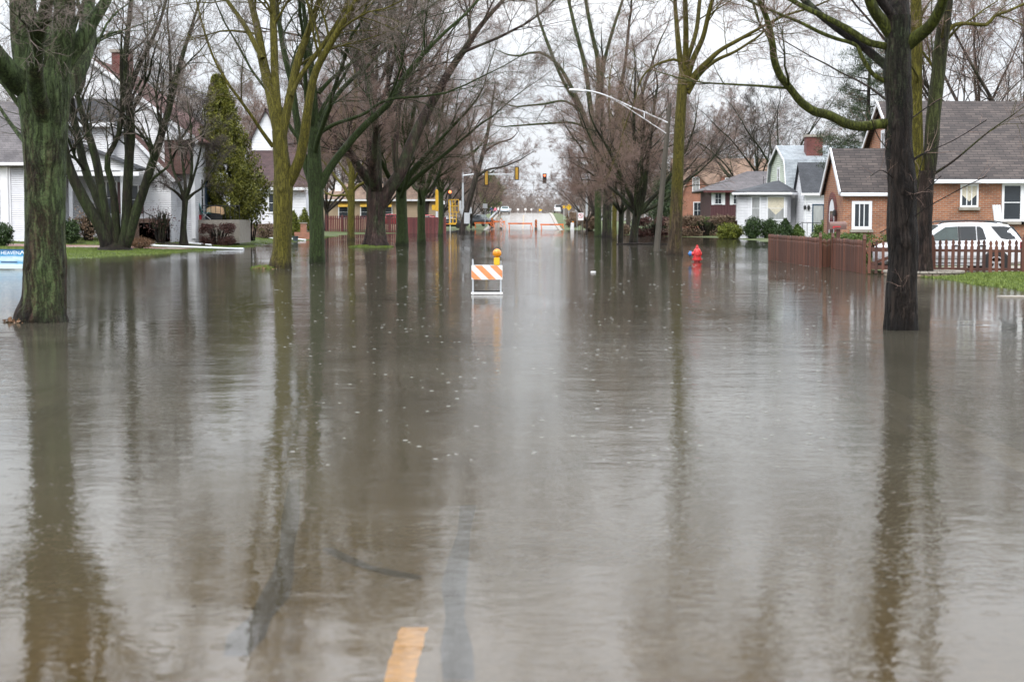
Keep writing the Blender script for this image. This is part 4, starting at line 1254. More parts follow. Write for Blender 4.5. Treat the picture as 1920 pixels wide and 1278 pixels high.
# ---- trees without individual tracing: four kinds, each standing where the photograph has one
KINDS = []
for sd, H, r0, fk, nl, sp, dn, twk, dr in ((41, 15, 0.30, 3.2, 8, 0.95, 1.25, 2.2, 0.0), (42, 18, 0.36, 4.5, 7, 0.8, 1.2, 2.4, 0.02), (43, 11, 0.22, 2.2, 8, 1.0, 1.2, 1.8, 0.0), (44, 20, 0.42, 5.5, 7, 1.0, 0.95, 2.2, 0.03)):
    KINDS.append(wild_tree(np.random.default_rng(sd), H, r0, fk, nl, sp, dn, twk, 0.85, dr))
FAR = [  # px of the trunk, distance, kind, scale, turn, twig, label, name
    (1100, 195, 0, 0.5, 0.3, 'twig_red', 'small bare tree behind the no-parking sign', 'young_tree'),
    (1110, 262, 0, 0.5, 1.2, 'twig_red', 'bare tree on the verge past the yellow diamond sign'),
    (1114, 292, 1, 0.5, 2.2, 'twig_red', 'bare tree second beyond the yellow diamond sign'),
    (1122, 178, 2, 0.9, 0.9, 'twig_red', 'reddish bare tree at the corner behind the speed limit sign'),
    (1192, 215, 1, 0.8, 2.0, 'twig_red', 'reddish bare tree rising behind the domed tree'),
    (1230, 190, 0, 1.05, 3.0, 'twig_red', 'wide reddish bare tree left of the orange brick house'),
    (1178, 240, 3, 0.85, 4.0, 'twig_grey', 'tall grey bare tree past the cross street, right side'),
    (1275, 245, 3, 0.9, 5.2, 'twig_grey', 'tall grey bare tree behind the orange brick house'),
    (1345, 250, 1, 1.0, 5.0, 'twig_red', 'bare tree standing behind the tan-roofed house'),
    (1405, 185, 3, 0.72, 1.0, 'twig_dark', 'dark spreading tree behind the maroon house'),
    (1462, 178, 3, 0.80, 2.5, 'twig_dark', 'dark spreading tree behind the gambrel-roofed white house'),
    (1560, 190, 0, 0.8, 3.5, 'twig_grey', 'bare tree between the white house chimney and the pine'),
    (1800, 96, 3, 0.75, 0.4, 'twig_red', 'bare tree behind the long brown roof, left one'),
    (1905, 88, 1, 0.85, 1.4, 'twig_red', 'bare tree behind the long brown roof, right one'),
    (884, 232, 2, 0.8, 0.2, 'twig_red', 'reddish bare tree beside the grey signal pole'),
    (908, 262, 0, 0.5, 1.6, 'twig_red', 'small bare tree near the people on the bridge approach'),
    (830, 222, 0, 0.85, 2.6, 'twig_red', 'bare tree behind the yellow sign trailer'),
    (800, 205, 1, 0.95, 3.6, 'twig_red', 'bare tree behind the end of the maroon fence'),
    (730, 215, 3, 0.85, 4.2, 'twig_grey', 'tall bare tree behind the cream house'),
    (640, 235, 1, 1.05, 0.7, 'twig_red', 'bare tree behind the white chimney of the cream house'),
    (612, 182, 2, 1.25, 1.9, 'twig_red', 'dark-trunked bare tree at the left end of the maroon fence'),
    (560, 190, 3, 0.85, 5.0, 'twig_grey', 'tall bare tree behind the maroon-roofed house, right side'),
    (480, 185, 1, 0.95, 2.1, 'twig_grey', 'bare tree behind the maroon-roofed house, left side'),
    (400, 150, 0, 0.9, 0.5, 'twig_red', 'bare tree behind the arborvitae'),
    (330, 155, 3, 0.66, 3.9, 'twig_grey', 'tall bare tree behind the red-roofed white house'),
    (235, 140, 1, 0.62, 4.6, 'twig_grey', 'bare tree behind the brick chimney'),
    (60, 125, 1, 0.75, 1.1, 'twig_grey', 'bare tree behind the grey-shingled house'),
    (715, 178, 0, 0.9, 0.6, 'twig_red', 'bare tree inside the maroon fence'),
]
for row in FAR:
    px, Y, k, sc, rz, twg, lab = row[:7]
    x = at(px, 405, Y).x
    place_tree('bare_tree', lab, (x, Y, gz(x, Y) - 0.05), KINDS[k], M['bark_grey'] if twg != 'twig_dark' else M['bark_stem'], M[twg], rz, sc, 'bare background trees')

# two trees that stand beside or behind the camera, outside the frame, are left out

# ---- the wooded slope beyond the bridge reads as one mass
fr = np.random.default_rng(77)
V0 = []; F0 = []; n0 = 0
protoV = []
for s in range(3):
    tm, cm = wild_tree(np.random.default_rng(90 + s), 13, 0.3, 1.2, 7, 0.9, 0.72, 9.0, 0.95, 0.0, levels=3)
    for me in (tm, cm):
        v = np.empty(len(me.vertices) * 3, np.float32); me.vertices.foreach_get('co', v)
        f = np.empty(len(me.loops), np.int32); me.loops.foreach_get('vertex_index', f)
        protoV.append((v.reshape(-1, 3), f.reshape(-1, 4)))
        bpy.data.meshes.remove(me)
for i in range(72):
    x = -46 + 92 * (i + fr.uniform(-0.4, 0.4)) / 72; y = fr.uniform(395, 530)
    sc = fr.uniform(0.40, 0.60) + 0.017 * abs(x - 4); a = fr.uniform(0, 6.28)
    ca, sa = math.cos(a) * sc, math.sin(a) * sc
    k = int(fr.integers(0, 3)) * 2
    for v, f in protoV[k:k + 2]:
        Q = np.stack([v[:, 0] * ca - v[:, 1] * sa + x, v[:, 0] * sa + v[:, 1] * ca + y, v[:, 2] * sc - 1.5], 1)
        V0.append(Q); F0.append(f + n0); n0 += len(Q)
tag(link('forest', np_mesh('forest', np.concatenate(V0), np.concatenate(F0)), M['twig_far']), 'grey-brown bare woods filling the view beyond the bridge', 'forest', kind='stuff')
# ------------------------------------------------------------------ houses
def frame_pts(c, facing):
    """local (u, n, z) -> point; facing '-y','+x','-x'"""
    c = Vector(c)
    U, Nn = {'-y': (Vector((1, 0, 0)), Vector((0, -1, 0))), '+x': (Vector((0, 1, 0)), Vector((1, 0, 0))), '-x': (Vector((0, -1, 0)), Vector((-1, 0, 0)))}[facing]
    return lambda u, n, z: c + U * u + Nn * n + Vector((0, 0, z))


def obox(mb, P, u0, u1, n0, n1, z0, z1):
    vs = [P(u, n, z) for z in (z0, z1) for n in (n0, n1) for u in (u0, u1)]
    return mb.add(vs, [(0, 2, 3, 1), (4, 5, 7, 6), (0, 1, 5, 4), (2, 6, 7, 3), (0, 4, 6, 2), (1, 3, 7, 5)])


def window(parent, c, w, h, facing='-y', cols=1, rows=1, fr=0.07, frame_m='white_trim', pane_m='glass_dark', sill=True, sill_m='concrete', label=None, curtain=False):
    """frame (part) with a pane and a sill (sub-parts); c = middle of the opening on the wall face"""
    P = frame_pts(c, facing)
    mb = MB()
    obox(mb, P, -w / 2 - fr, -w / 2, -0.02, 0.06, -h / 2 - fr, h / 2 + fr)
    obox(mb, P, w / 2, w / 2 + fr, -0.02, 0.06, -h / 2 - fr, h / 2 + fr)
    obox(mb, P, -w / 2, w / 2, -0.02, 0.058, h / 2, h / 2 + fr)
    obox(mb, P, -w / 2, w / 2, -0.02, 0.058, -h / 2 - fr, -h / 2)
    b = 0.035
    for i in range(1, cols):
        x = -w / 2 + w * i / cols; obox(mb, P, x - b / 2, x + b / 2, 0.0, 0.045, -h / 2, h / 2)
    for i in range(1, rows):
        z = -h / 2 + h * i / rows; obox(mb, P, -w / 2, w / 2, 0.0, 0.042, z - b / 2, z + b / 2)
    f = mb.build('window', M[frame_m], parent)
    if label: f['label'] = label
    obox(p := MB(), P, -w / 2, w / 2, 0.005, 0.022, -h / 2, h / 2)
    p.build('pane', M[pane_m], f)
    if curtain:
        q = MB(); zt = h / 2
        vs = [P(-w / 2, 0.027, zt), P(w / 2, 0.027, zt), P(w / 2, 0.027, 0.05 * h), P(0, 0.027, -0.3 * h), P(-w / 2, 0.027, 0.05 * h)]
        q.add(vs, [(0, 1, 2, 3, 4)]); vs2 = [v + (P(0, 0.003, 0) - P(0, 0, 0)) for v in vs]; q.add(vs2, [(0, 1, 2, 3, 4)])
        q.build('curtain', M['curtain'], f)
    if sill:
        obox(s := MB(), P, -w / 2 - fr - 0.05, w / 2 + fr + 0.05, -0.02, 0.12, -h / 2 - fr - 0.11, -h / 2 - fr - 0.003)
        s.build('sill', M[sill_m], f)
    return f


def gable(x0, x1, y0, y1, z0, ze, zr, ridge='x', oh=0.35, t=0.14, xr=None):
    """wall and roof shapes of a gabled block; ridge runs along 'x' or 'y'"""
    wall, roof = MB(), MB()
    if ridge == 'x':
        ym = (y0 + y1) / 2
        wall.prism([(y0, z0), (y1, z0), (y1, ze), (ym, zr - 0.02), (y0, ze)], 'x', x0, x1)
        s = (zr - ze) / (ym - y0)
        for sg, yy in ((-1, y0), (1, y1)):
            e = yy + sg * oh; z = ze - s * oh
            roof.slab([(x0 - oh, e, z + t), (x1 + oh, e, z + t), (x1 + oh, ym, zr + t), (x0 - oh, ym, zr + t)], t * 0.8)
    else:
        xm = xr if xr is not None else (x0 + x1) / 2
        wall.prism([(x0, z0), (x1, z0), (x1, ze), (xm, zr - 0.02), (x0, ze)], 'y', y0, y1)
        for sg, xx in ((-1, x0), (1, x1)):
            s = (zr - ze) / abs(xm - xx)
            e = xx + sg * oh; z = ze - s * oh
            roof.slab([(e, y0 - oh, z + t), (e, y1 + oh, z + t), (xm, y1 + oh, zr + t), (xm, y0 - oh, zr + t)], t * 0.8)
    return wall, roof


def rake(mb, p, q, w=0.16, d=0.05):
    return mb.bar(p, q, d, w)


def downspout(parent, x, y, z0, z1, m='white_trim'):
    return MB().tube([(x, y, z0), (x, y, z1 - 0.35), (x, y - 0.02, z1 - 0.25), (x, y - 0.16, z1)], 0.05, 8).build('downspout', M[m], parent, True)


# --- brick house on the right, with the long brown roof
h = thing('brick_house', 'orange brick house with a long brown shingle roof behind the picket fence and white car', 'house')
wall, roof = gable(14.7, 25.5, 62.0, 72.0, 0.0, 3.35, 6.5, 'x', 0.22)
wall.build('wall', M['brick_orange'], h); roof.build('roof', M['roof_brown_x'], h)
MB().box(14.45, 25.7, 61.66, 61.80, 3.14, 3.30).build('gutter', M['white_trim'], h, bevel=0.02)
t_ = MB()
rake(t_, (14.46, 61.75, 3.28), (14.46, 67.0, 6.55)); rake(t_, (14.46, 72.25, 3.28), (14.46, 67.0, 6.55))
t_.build('rake_board', M['white_trim'], h)
window(h, (16.97, 61.995, 2.68), 0.56, 0.74, cols=3, curtain=True)
window(h, (18.62, 61.995, 2.42), 0.62, 1.28, rows=2, fr=0.09)
window(h, (19.42, 61.995, 2.42), 0.62, 1.28, rows=2, fr=0.09)
window(h, (22.4, 61.995, 2.42), 0.8, 1.28, rows=2, fr=0.09)
window(h, (14.695, 66.6, 4.55), 0.55, 1.5, '-x', cols=2, fr=0.14, label='tall narrow attic window in the street gable')
window(h, (14.695, 63.2, 2.0), 0.6, 2.2, '-x', rows=2, fr=0.14, pane_m='glass_pale')
# entrance wing
wall, roof = gable(12.25, 14.69, 62.6, 66.6, 0.0, 2.82, 4.5, 'x', 0.12, 0.10)
wall.build('wall', M['brick_orange'], h); roof.build('roof', M['roof_brown_x'], h)
MB().box(12.12, 14.66, 62.38, 62.50, 2.66, 2.80).build('gutter', M['white_trim'], h, bevel=0.02)
t_ = MB()
rake(t_, (12.10, 62.5, 2.78), (12.10, 64.6, 4.55), 0.2); rake(t_, (12.10, 66.7, 2.78), (12.10, 64.6, 4.55), 0.2)
t_.build('rake_board', M['white_trim'], h)
window(h, (12.98, 62.595, 1.93), 0.54, 0.86, cols=3, fr=0.12)
downspout(h, 14.05, 62.53, 0.2, 2.7)
arch = MB()
arc = [(64.6 + 0.85 * math.cos(a), 2.0 + 0.85 * math.sin(a)) for a in np.linspace(0, math.pi, 13)]
inn = [(64.6 + 0.6 * math.cos(a), 2.0 + 0.6 * math.sin(a)) for a in np.linspace(0, math.pi, 13)]
for i in range(12): arch.prism([arc[i], arc[i + 1], inn[i + 1], inn[i]], 'x', 12.18, 12.247)
arch.prism([(65.2, 0.2), (65.45, 0.2), (65.45, 2.0), (65.2, 2.0)], 'x', 12.18, 12.247)
arch.prism([(63.75, 0.2), (64.0, 0.2), (64.0, 2.0), (63.75, 2.0)], 'x', 12.18, 12.247)
arch.build('door_arch', M['brick_red'], h)
d_ = MB().prism([(64.0, 0.25), (65.2, 0.25), (65.2, 2.0)] + [(64.6 + 0.58 * math.cos(a), 2.0 + 0.58 * math.sin(a)) for a in np.linspace(0.05, math.pi - 0.05, 9)] + [(64.0, 2.0)], 'x', 12.20, 12.245).build('door', M['white_trim'], h)
MB().prism([(64.2, 0.9), (65.0, 0.9), (65.0, 2.1), (64.2, 2.1)], 'x', 12.19, 12.199).build('pane', M['glass_dark'], d_)
MB().lathe([(0.03, 0), (0.09, 0.02), (0.07, 0.2), (0.02, 0.26)], 10, (12.12, 63.6, 1.9)).build('porch_lamp', M['black'], h)

# --- white gambrel house
h = thing('white_house', 'white clapboard house with a pale grey gambrel roof and red brick chimney', 'house')
prof = [(138, -0.2), (149, -0.2), (149, 4.4), (147.9, 6.6), (143.5, 8.0), (139.1, 6.6), (138, 4.4)]
MB().prism(prof, 'x', 22.4, 31.0).build('wall', M['white_siding'], h)
MB().prism([(138.02, 4.3), (148.98, 4.3), (147.88, 6.58), (143.5, 7.97), (139.12, 6.58)], 'x', 22.34, 22.397).build('gable_wall', M['green_siding'], h)
r_ = MB()
for a, b in (((137.7, 3.9), (139.1, 6.6)), ((139.1, 6.6), (143.5, 8.0)), ((149.3, 3.9), (147.9, 6.6)), ((147.9, 6.6), (143.5, 8.0))):
    r_.slab([(22.1, a[0], a[1] + .16), (31.3, a[0], a[1] + .16), (31.3, b[0], b[1] + .16), (22.1, b[0], b[1] + .16)], 0.12)
r_.build('roof', M['roof_light'], h)
t_ = MB()
for a, b in (((137.75, 3.98), (139.08, 6.62)), ((139.08, 6.62), (143.5, 8.03)), ((149.25, 3.98), (147.92, 6.62)), ((147.92, 6.62), (143.5, 8.03))):
    rake(t_, (22.06, *a), (22.06, *b), 0.22)
t_.box(22.0, 31.2, 137.5, 137.66, 3.78, 3.95)
t_.build('rake_board', M['white_trim'], h)
window(h, (22.335, 143.5, 5.3), 1.0, 1.5, '-x', cols=1, rows=2, fr=0.2, pane_m='glass_pale', sill=False)
c_ = MB().box(24.2, 25.6, 140.2, 141.5, 4.5, 8.75).box(23.6, 24.198, 140.2, 141.5, 4.5, 6.6)
c_.build('chimney', M['brick_red'], h)
MB().box(24.1, 25.7, 140.1, 141.6, 8.752, 8.95).build('chimney_cap', M['concrete'], h)
# bay front with wide windows
bay = [(18.3, 138.2), (17.9, 137.0), (18.6, 136.0), (21.9, 136.0), (22.38, 136.9), (22.38, 140.5), (18.3, 140.5)]
MB().prism(bay, 'z', -0.2, 3.85).build('wall', M['white_siding'], h)
b2 = MB()
eave = [(17.9, 138.5), (17.4, 136.9), (18.4, 135.5), (22.2, 135.5), (22.9, 136.8)]
for i in range(4): b2.slab([(*eave[i], 3.98), (*eave[i + 1], 3.98), (21.6, 138.6, 4.95)], 0.1)
b2.slab([(*eave[0], 3.98), (21.6, 138.6, 4.95), (21.6, 142, 4.95), (17.9, 142, 3.98)], 0.1)
b2.build('roof', M['roof_slate'], h)
b3 = MB()
for i in range(4): b3.bar((*eave[i], 3.80), (*eave[i + 1], 3.80), 0.12, 0.2)
b3.build('gutter', M['white_trim'], h)
window(h, (19.25, 135.995, 2.55), 0.62, 1.85, rows=2, fr=0.11, pane_m='glass_pale', sill=False)
window(h, (20.95, 135.995, 2.55), 1.35, 1.85, rows=2, fr=0.11, pane_m='glass_pale', sill=False, curtain=True)
window(h, (17.895, 137.55, 2.55), 0.5, 1.85, '-x', rows=2, fr=0.11, pane_m='glass_pale', sill=False)
# entry wing with a small steep gable
wall, roof = gable(22.9, 26.2, 133.6, 137.9, -0.2, 3.95, 6.3, 'x', 0.2, 0.1)
wall.build('wall', M['white_siding'], h); roof.build('roof', M['roof_slate'], h)
MB().box(22.6, 26.4, 133.2, 133.36, 3.62, 3.8).build('gutter', M['white_trim'], h)
d_ = MB().box(23.7, 24.5, 133.55, 133.598, 0.6, 2.7).build('door', M['glass_pale'], h)
MB().box(23.6, 23.698, 133.54, 133.6, 0.6, 2.8).box(24.502, 24.6, 133.54, 133.6, 0.6, 2.8).box(23.6, 24.6, 133.54, 133.6, 2.802, 2.9).build('door_frame', M['blue_shutter'], d_)
for x in (22.98, 23.3): MB().lathe([(0.02, 0), (0.1, 0.05), (0.12, 0.3), (0.03, 0.42)], 8, (x, 133.5, 2.4)).build('porch_lamp', M['black'], h)
downspout(h, 23.0, 133.5, 0.2, 3.6)
r_ = MB()
for k in range(9): r_.tube([(22.6 + 0.4 * k, 132.4, 0.3), (22.6 + 0.4 * k, 132.4, 1.35)], 0.022, 6)
r_.tube([(22.6, 132.4, 1.35), (25.8, 132.4, 1.35)], 0.03, 6).tube([(22.6, 132.4, 1.35), (20.2, 131.6, 0.35)], 0.03, 6)
r_.build('porch_railing', M['dark_metal'], h)

# --- maroon hip-roofed house
h = thing('maroon_house', 'maroon house with a grey hip roof and two white shuttered windows', 'house')
MB().box(19.3, 32, 170, 180, 0.2, 4.55).build('wall', M['maroon_siding'], h)
r_ = MB(); e = (18.4, 32.9, 169.1, 180.9)
A, B_, C_, D_ = (e[0], e[2], 4.6), (e[1], e[2], 4.6), (e[1], e[3], 4.6), (e[0], e[3], 4.6)
p, q = (23.8, 175, 6.75), (28, 175, 6.75)
for f in ([A, B_, q, p], [B_, C_, q], [C_, D_, p, q], [D_, A, p]): r_.slab(f, 0.12)
r_.build('roof', M['roof_grey'], h)
MB().box(18.45, 32.8, 169.1, 169.22, 4.36, 4.56).build('fascia', M['maroon_wood'], h)
for cx in (20.1, 22.05, 25.5):
    f = window(h, (cx, 169.995, 3.75), 0.62, 1.1, cols=2, rows=2, fr=0.08, sill=False)
    MB().box(cx - 0.72, cx - 0.41, 169.93, 169.99, 3.08, 4.4).build('shutter', M['white_trim'], f); MB().box(cx + 0.41, cx + 0.72, 169.93, 169.99, 3.08, 4.4).build('shutter', M['white_trim'], f)
d = MB().tube([(25.0, 171, 5.2), (25.0, 171, 6.1)], 0.03, 6); d.tube([(25.0, 171, 5.75), (25.4, 170.6, 5.9)], 0.02, 6)
d.build('aerial', M['dark_metal'], h)

# --- big orange house behind
h = thing('orange_house', 'tall orange brick house with a steep tan shingle roof behind the maroon house', 'house')
wall, roof = gable(19.2, 31, 206, 217, 0.2, 4.4, 9.3, 'x', 0.4)
wall.build('wall', M['brick_far'], h); roof.build('roof', M['roof_tan'], h)
wall, roof = gable(19.4, 24.4, 204.6, 208, 0.2, 4.2, 7.8, 'y', 0.3, xr=20.8)
wall.build('wall', M['brick_far'], h); roof.build('roof', M['roof_tan'], h)
window(h, (21.35, 204.595, 5.9), 0.75, 1.7, cols=2, rows=2, fr=0.1, pane_m='glass_pale', label='upper gable window')
window(h, (21.6, 204.595, 2.6), 0.95, 2.0, cols=2, rows=2, fr=0.1)
window(h, (23.9, 204.595, 2.6), 0.5, 1.6, cols=1, rows=2, fr=0.1)
dm = MB().box(25.0, 26.6, 206.2, 208.5, 5.6, 6.9).build('dormer', M['brick_far'], h)
MB().slab([(24.8, 206.0, 7.0), (26.8, 206.0, 7.0), (26.8, 210, 7.7), (24.8, 210, 7.7)], 0.12).build('dormer_roof', M['roof_tan'], dm)
window(h, (25.8, 206.19, 6.25), 0.9, 0.9, cols=2, rows=2, fr=0.12, sill=False)
MB().box(29.5, 30.0, 210, 210.5, 8.4, 9.9).build('vent', M['galv'], h)

# --- left: pale grey house at the frame edge
h = thing('grey_house', 'pale grey sided house with grey shingles at the left edge', 'house')
wall, roof = gable(-46, -27.9, 94.0, 99.4, 0.2, 5.2, 8.6, 'x', 0.4)
wall.build('wall', M['grey_siding'], h); roof.build('roof', M['roof_grey'], h)
MB().box(-46.3, -27.6, 93.42, 93.58, 4.83, 5.02).build('gutter', M['white_trim'], h, bevel=0.02)
cb = MB().box(-30.95, -30.35, 93.93, 93.995, 0.4, 5.0).box(-28.1, -27.88, 93.93, 93.996, 0.4, 5.0).build('corner_board', M['white_trim'], h)
downspout(h, -30.5, 93.86, 0.5, 4.9)
MB().box(-33.6, -31.0, 93.94, 93.997, 0.45, 4.5).build('garage_door', M['white_metal'], h)

# --- left: white gabled house
h = thing('gabled_house', 'white sided house with red-brown gables, brick front bay and dark porch roof', 'house')
wall, roof = gable(-33, -20.8, 100, 111, 0.2, 6.7, 11.6, 'y', 0.35, xr=-27.2)
wall.build('wall', M['white_siding'], h); roof.build('roof', M['roof_red'], h)
t_ = MB(); rake(t_, (-27.2, 99.62, 11.62), (-20.5, 99.62, 6.45), 0.25); t_.build('rake_board', M['white_trim'], h)
MB().box(-26.6, -25.5, 103, 104.2, 9.5, 12.3).build('chimney', M['brick_red'], h)
MB().box(-26.7, -25.4, 102.9, 104.3, 12.302, 12.5).build('chimney_cap', M['concrete'], h)
MB().box(-29.5, -25.3, 97.6, 99.99, 0.3, 7.45).build('wing_wall', M['white_siding'], h)
MB().slab([(-29.8, 97.2, 7.6), (-25.0, 97.2, 7.6), (-25.0, 99.9, 9.15), (-29.8, 99.9, 9.15)], 0.12).build('wing_roof', M['roof_slate'], h)
MB().box(-29.8, -25.0, 97.1, 97.24, 7.28, 7.56).build('wing_gutter', M['white_trim'], h)
wall, roof = gable(-26.6, -21.9, 98.3, 99.995, 0.3, 4.3, 7.25, 'y', 0.3, xr=-24.7)
wall.build('wall', M['white_siding'], h); roof.build('roof', M['roof_red'], h)
t_ = MB(); rake(t_, (-24.7, 97.96, 7.28), (-21.6, 97.96, 4.0), 0.2); rake(t_, (-24.7, 97.96, 7.28), (-26.9, 97.96, 4.0), 0.2); t_.build('rake_board', M['white_trim'], h)
wall, roof = gable(-32, -23.4, 95.6, 97.55, 4.6, 4.72, 6.75, 'y', 0.3, xr=-28.6)
wall.build('porch_gable', M['white_siding'], h); roof.build('porch_roof', M['roof_slate'], h)
MB().box(-32.3, -23.1, 95.2, 95.34, 4.28, 4.52).build('porch_gutter', M['white_trim'], h)
for x in (-27.8, -27.3, -24.2):
    MB().box(x - .11, x + .11, 95.6, 95.82, 0.5, 4.6).build('porch_column', M['sign_back'], h)
MB().box(-22.5, -20.95, 99.4, 99.97, 4.5, 6.6).build('front_bay', M['brick_bay'], h)
MB().box(-22.7, -20.7, 99.3, 99.985, 6.602, 6.9).build('bay_trim', M['white_trim'], h)
for x, z, hh in ((-25.35, 3.0, 1.9), (-24.2, 2.9, 1.7)):
    f = window(h, (x, 97.59 if x < -25.3 else 98.295, z), 0.55, hh, rows=2, fr=0.08, sill=False)
    yy = 97.53 if x < -25.3 else 98.23
    for xa in (x - 0.62, x + 0.37): MB().box(xa, xa + 0.25, yy, yy + .05, z - hh / 2, z + hh / 2).build('shutter', M['brown_shutter'], f)
MB().box(-21.0, -20.75, 99.9, 99.99, 0.5, 6.5).build('corner_board', M['white_trim'], h)
window(h, (-20.795, 102.2, 3.1), 0.7, 2.2, '+x', rows=2, fr=0.1, sill=False)
MB().box(-20.79, -20.7, 103.2, 104.3, 1.7, 4.2).build('door', M['blue_shutter'], h)
st = MB()
for k in range(5): st.box(-24.0 + 0.42 * k, -22.0, 98.2 - 1.2, 98.28, 0.35 + 0.0 * k, 1.75 - 0.26 * k - 0.001 * k)
st.build('front_steps', M['brick_step'], h)
rl = MB()
for k in range(7):
    x = -24.0 + 0.36 * k; z = 1.75 - 0.2 * k
    rl.tube([(x, 96.95, max(z - 0.1, .5)), (x, 96.95, z + 0.85)], 0.02, 6)
rl.tube([(-24.1, 96.95, 2.62), (-21.7, 96.95, 1.3)], 0.028, 6); rl.tube([(-26.4, 96.95, 2.62), (-24.1, 96.95, 2.62)], 0.028, 6)
for k in range(7): rl.tube([(-26.3 + 0.33 * k, 96.95, 1.3), (-26.3 + 0.33 * k, 96.95, 2.62)], 0.02, 6)
rl.build('step_railing', M['dark_metal'], h)
po = MB().box(-20.79, -18.2, 101, 105, 0.2, 1.66); po.build('side_porch', M['concrete'], h)
rl = MB()
for k in range(9): rl.tube([(-20.6 + 0.3 * k, 101.06, 1.66), (-20.6 + 0.3 * k, 101.06, 2.55)], 0.018, 6)
rl.tube([(-20.6, 101.06, 2.55), (-18.2, 101.06, 2.55)], 0.025, 6); rl.build('porch_railing', M['dark_metal'], h)

# --- left: house with the maroon roof behind the olive tree
h = thing('maroon_roofed_house', 'white house with a maroon shingle roof half hidden by the olive tree', 'house')
wall, roof = gable(-23.5, -18.7, 135, 143, 0.0, 4.5, 7.8, 'x', 0.4)
wall.build('wall', M['white_siding'], h); roof.build('roof', M['roof_maroon'], h)
MB().box(-23.8, -18.4, 134.4, 134.56, 4.05, 4.3).build('gutter', M['white_trim'], h)
wall, roof = gable(-23.8, -21.3, 138.5, 145, 0.0, 8.6, 11.0, 'y', 0.25)
wall.build('wall', M['white_siding'], h); roof.build('roof', M['roof_maroon'], h)
window(h, (-21.3, 134.995, 3.0), 1.0, 1.5, rows=2, fr=0.12, sill=False)
stp = MB()
for k in range(3): stp.box(-23.6, -20.4 - 0.3 * k + 0.8, 132.6 - 0.4 * k + 0.8, 134.99, 0.05, 1.25 - 0.38 * k)
stp.build('front_steps', M['brick_step'], h)

# --- left: cream house beyond the maroon fence
h = thing('cream_house', 'cream stucco bungalow with a tan roof, white chimney and yellow awnings', 'house')
MB().box(-27, -11.5, 205, 214, 0, 4.0).build('wall', M['cream_wall'], h)
r_ = MB(); e = (-27.6, -10.9, 204.4, 214.6)
A, B_, C_, D_ = (e[0], e[2], 4.05), (e[1], e[2], 4.05), (e[1], e[3], 4.05), (e[0], e[3], 4.05)
p, q = (-23.6, 209.5, 6.1), (-15, 209.5, 6.1)
for f in ([A, B_, q, p], [B_, C_, q], [C_, D_, p, q], [D_, A, p]): r_.slab(f, 0.12)
r_.build('roof', M['roof_tan'], h)
MB().box(-27.6, -10.9, 204.3, 204.42, 3.8, 4.02).build('gutter', M['white_trim'], h)
MB().box(-24.9, -24.1, 207, 207.8, 5.0, 6.4).box(-24.65, -24.35, 207.25, 207.55, 6.4, 6.9).build('chimney', M['white_trim'], h)
for x in (-23.6, -20.8, -18.0):
    f = window(h, (x, 204.995, 2.4), 1.1, 1.5, rows=2, fr=0.12, sill=False)
    MB().prism([(204.98, 3.55), (204.3, 3.15), (204.3, 3.05), (204.98, 3.05)], 'x', x - 0.6, x + 0.6).build('awning', M['awning'], f)

# ------------------------------------------------------------------ fences
def picket_profile(w, hgt):
    a = w / 2
    return [(-a, 0), (a, 0), (a, hgt - 0.24), (a * 0.62, hgt - 0.20), (a * 0.62, hgt - 0.17), (a, hgt - 0.12), (a * 0.75, hgt - 0.06), (0, hgt), (-a * 0.75, hgt - 0.06), (-a, hgt - 0.12), (-a * 0.62, hgt - 0.17), (-a * 0.62, hgt - 0.20), (-a, hgt - 0.24)]


def place_prism(mb, prof, p, ax, thick, lean=0.0):
    n = Vector((-ax.y, ax.x, 0)); k = len(prof)
    vs = [Vector(p) + ax * (a + lean * b) + n * (-thick / 2) + Vector((0, 0, b)) for a, b in prof] + [Vector(p) + ax * (a + lean * b) + n * (thick / 2) + Vector((0, 0, b)) for a, b in prof]
    mb.add(vs, [tuple(range(k)), tuple(range(2 * k - 1, k - 1, -1))] + [(i, (i + 1) % k, k + (i + 1) % k, k + i) for i in range(k)])


def picket_fence(name, label, a, b, hgt, pitch, wd, z0, m, posts, group=None, rail_side=1, rng=random.Random(3), top=True):
    a = Vector((*a, 0)); b = Vector((*b, 0)); ax = (b - a).normalized(); Ln = (b - a).length; nn = Vector((-ax.y, ax.x, 0)) * rail_side
    root = thing(name, label, 'fence', (a.x, a.y, z0), group=group)
    mb = MB(); k = 0
    while k * pitch < Ln:
        p = ax * (k * pitch + rng.uniform(-.008, .008)); p.z = rng.uniform(-.012, .012)
        pr = picket_profile(wd, hgt + rng.uniform(-.025, .02)) if top else [(-wd / 2, 0), (wd / 2, 0), (wd / 2, hgt - 0.05), (0, hgt), (-wd / 2, hgt - 0.05)]
        place_prism(mb, pr, p, ax, 0.02, rng.gauss(0, .012)); k += 1
    mb.build('pickets', m, root)
    for zz in (0.18, hgt - 0.36):
        MB().bar(nn * 0.035 + Vector((0, 0, zz)), ax * Ln + nn * 0.035 + Vector((0, 0, zz)), 0.04, 0.085).build('rail', m, root)
    for t in posts:
        pm = MB(); place_prism(pm, [(-.05, -0.3), (.05, -0.3), (.05, hgt + 0.0), (.065, hgt + 0.02), (.03, hgt + 0.08), (0, hgt + 0.17), (-.03, hgt + 0.08), (-.065, hgt + 0.02), (-.05, hgt)], ax * (t * Ln) + nn * 0.0, ax, 0.10)
        pm.build('post', m, root)
    return root


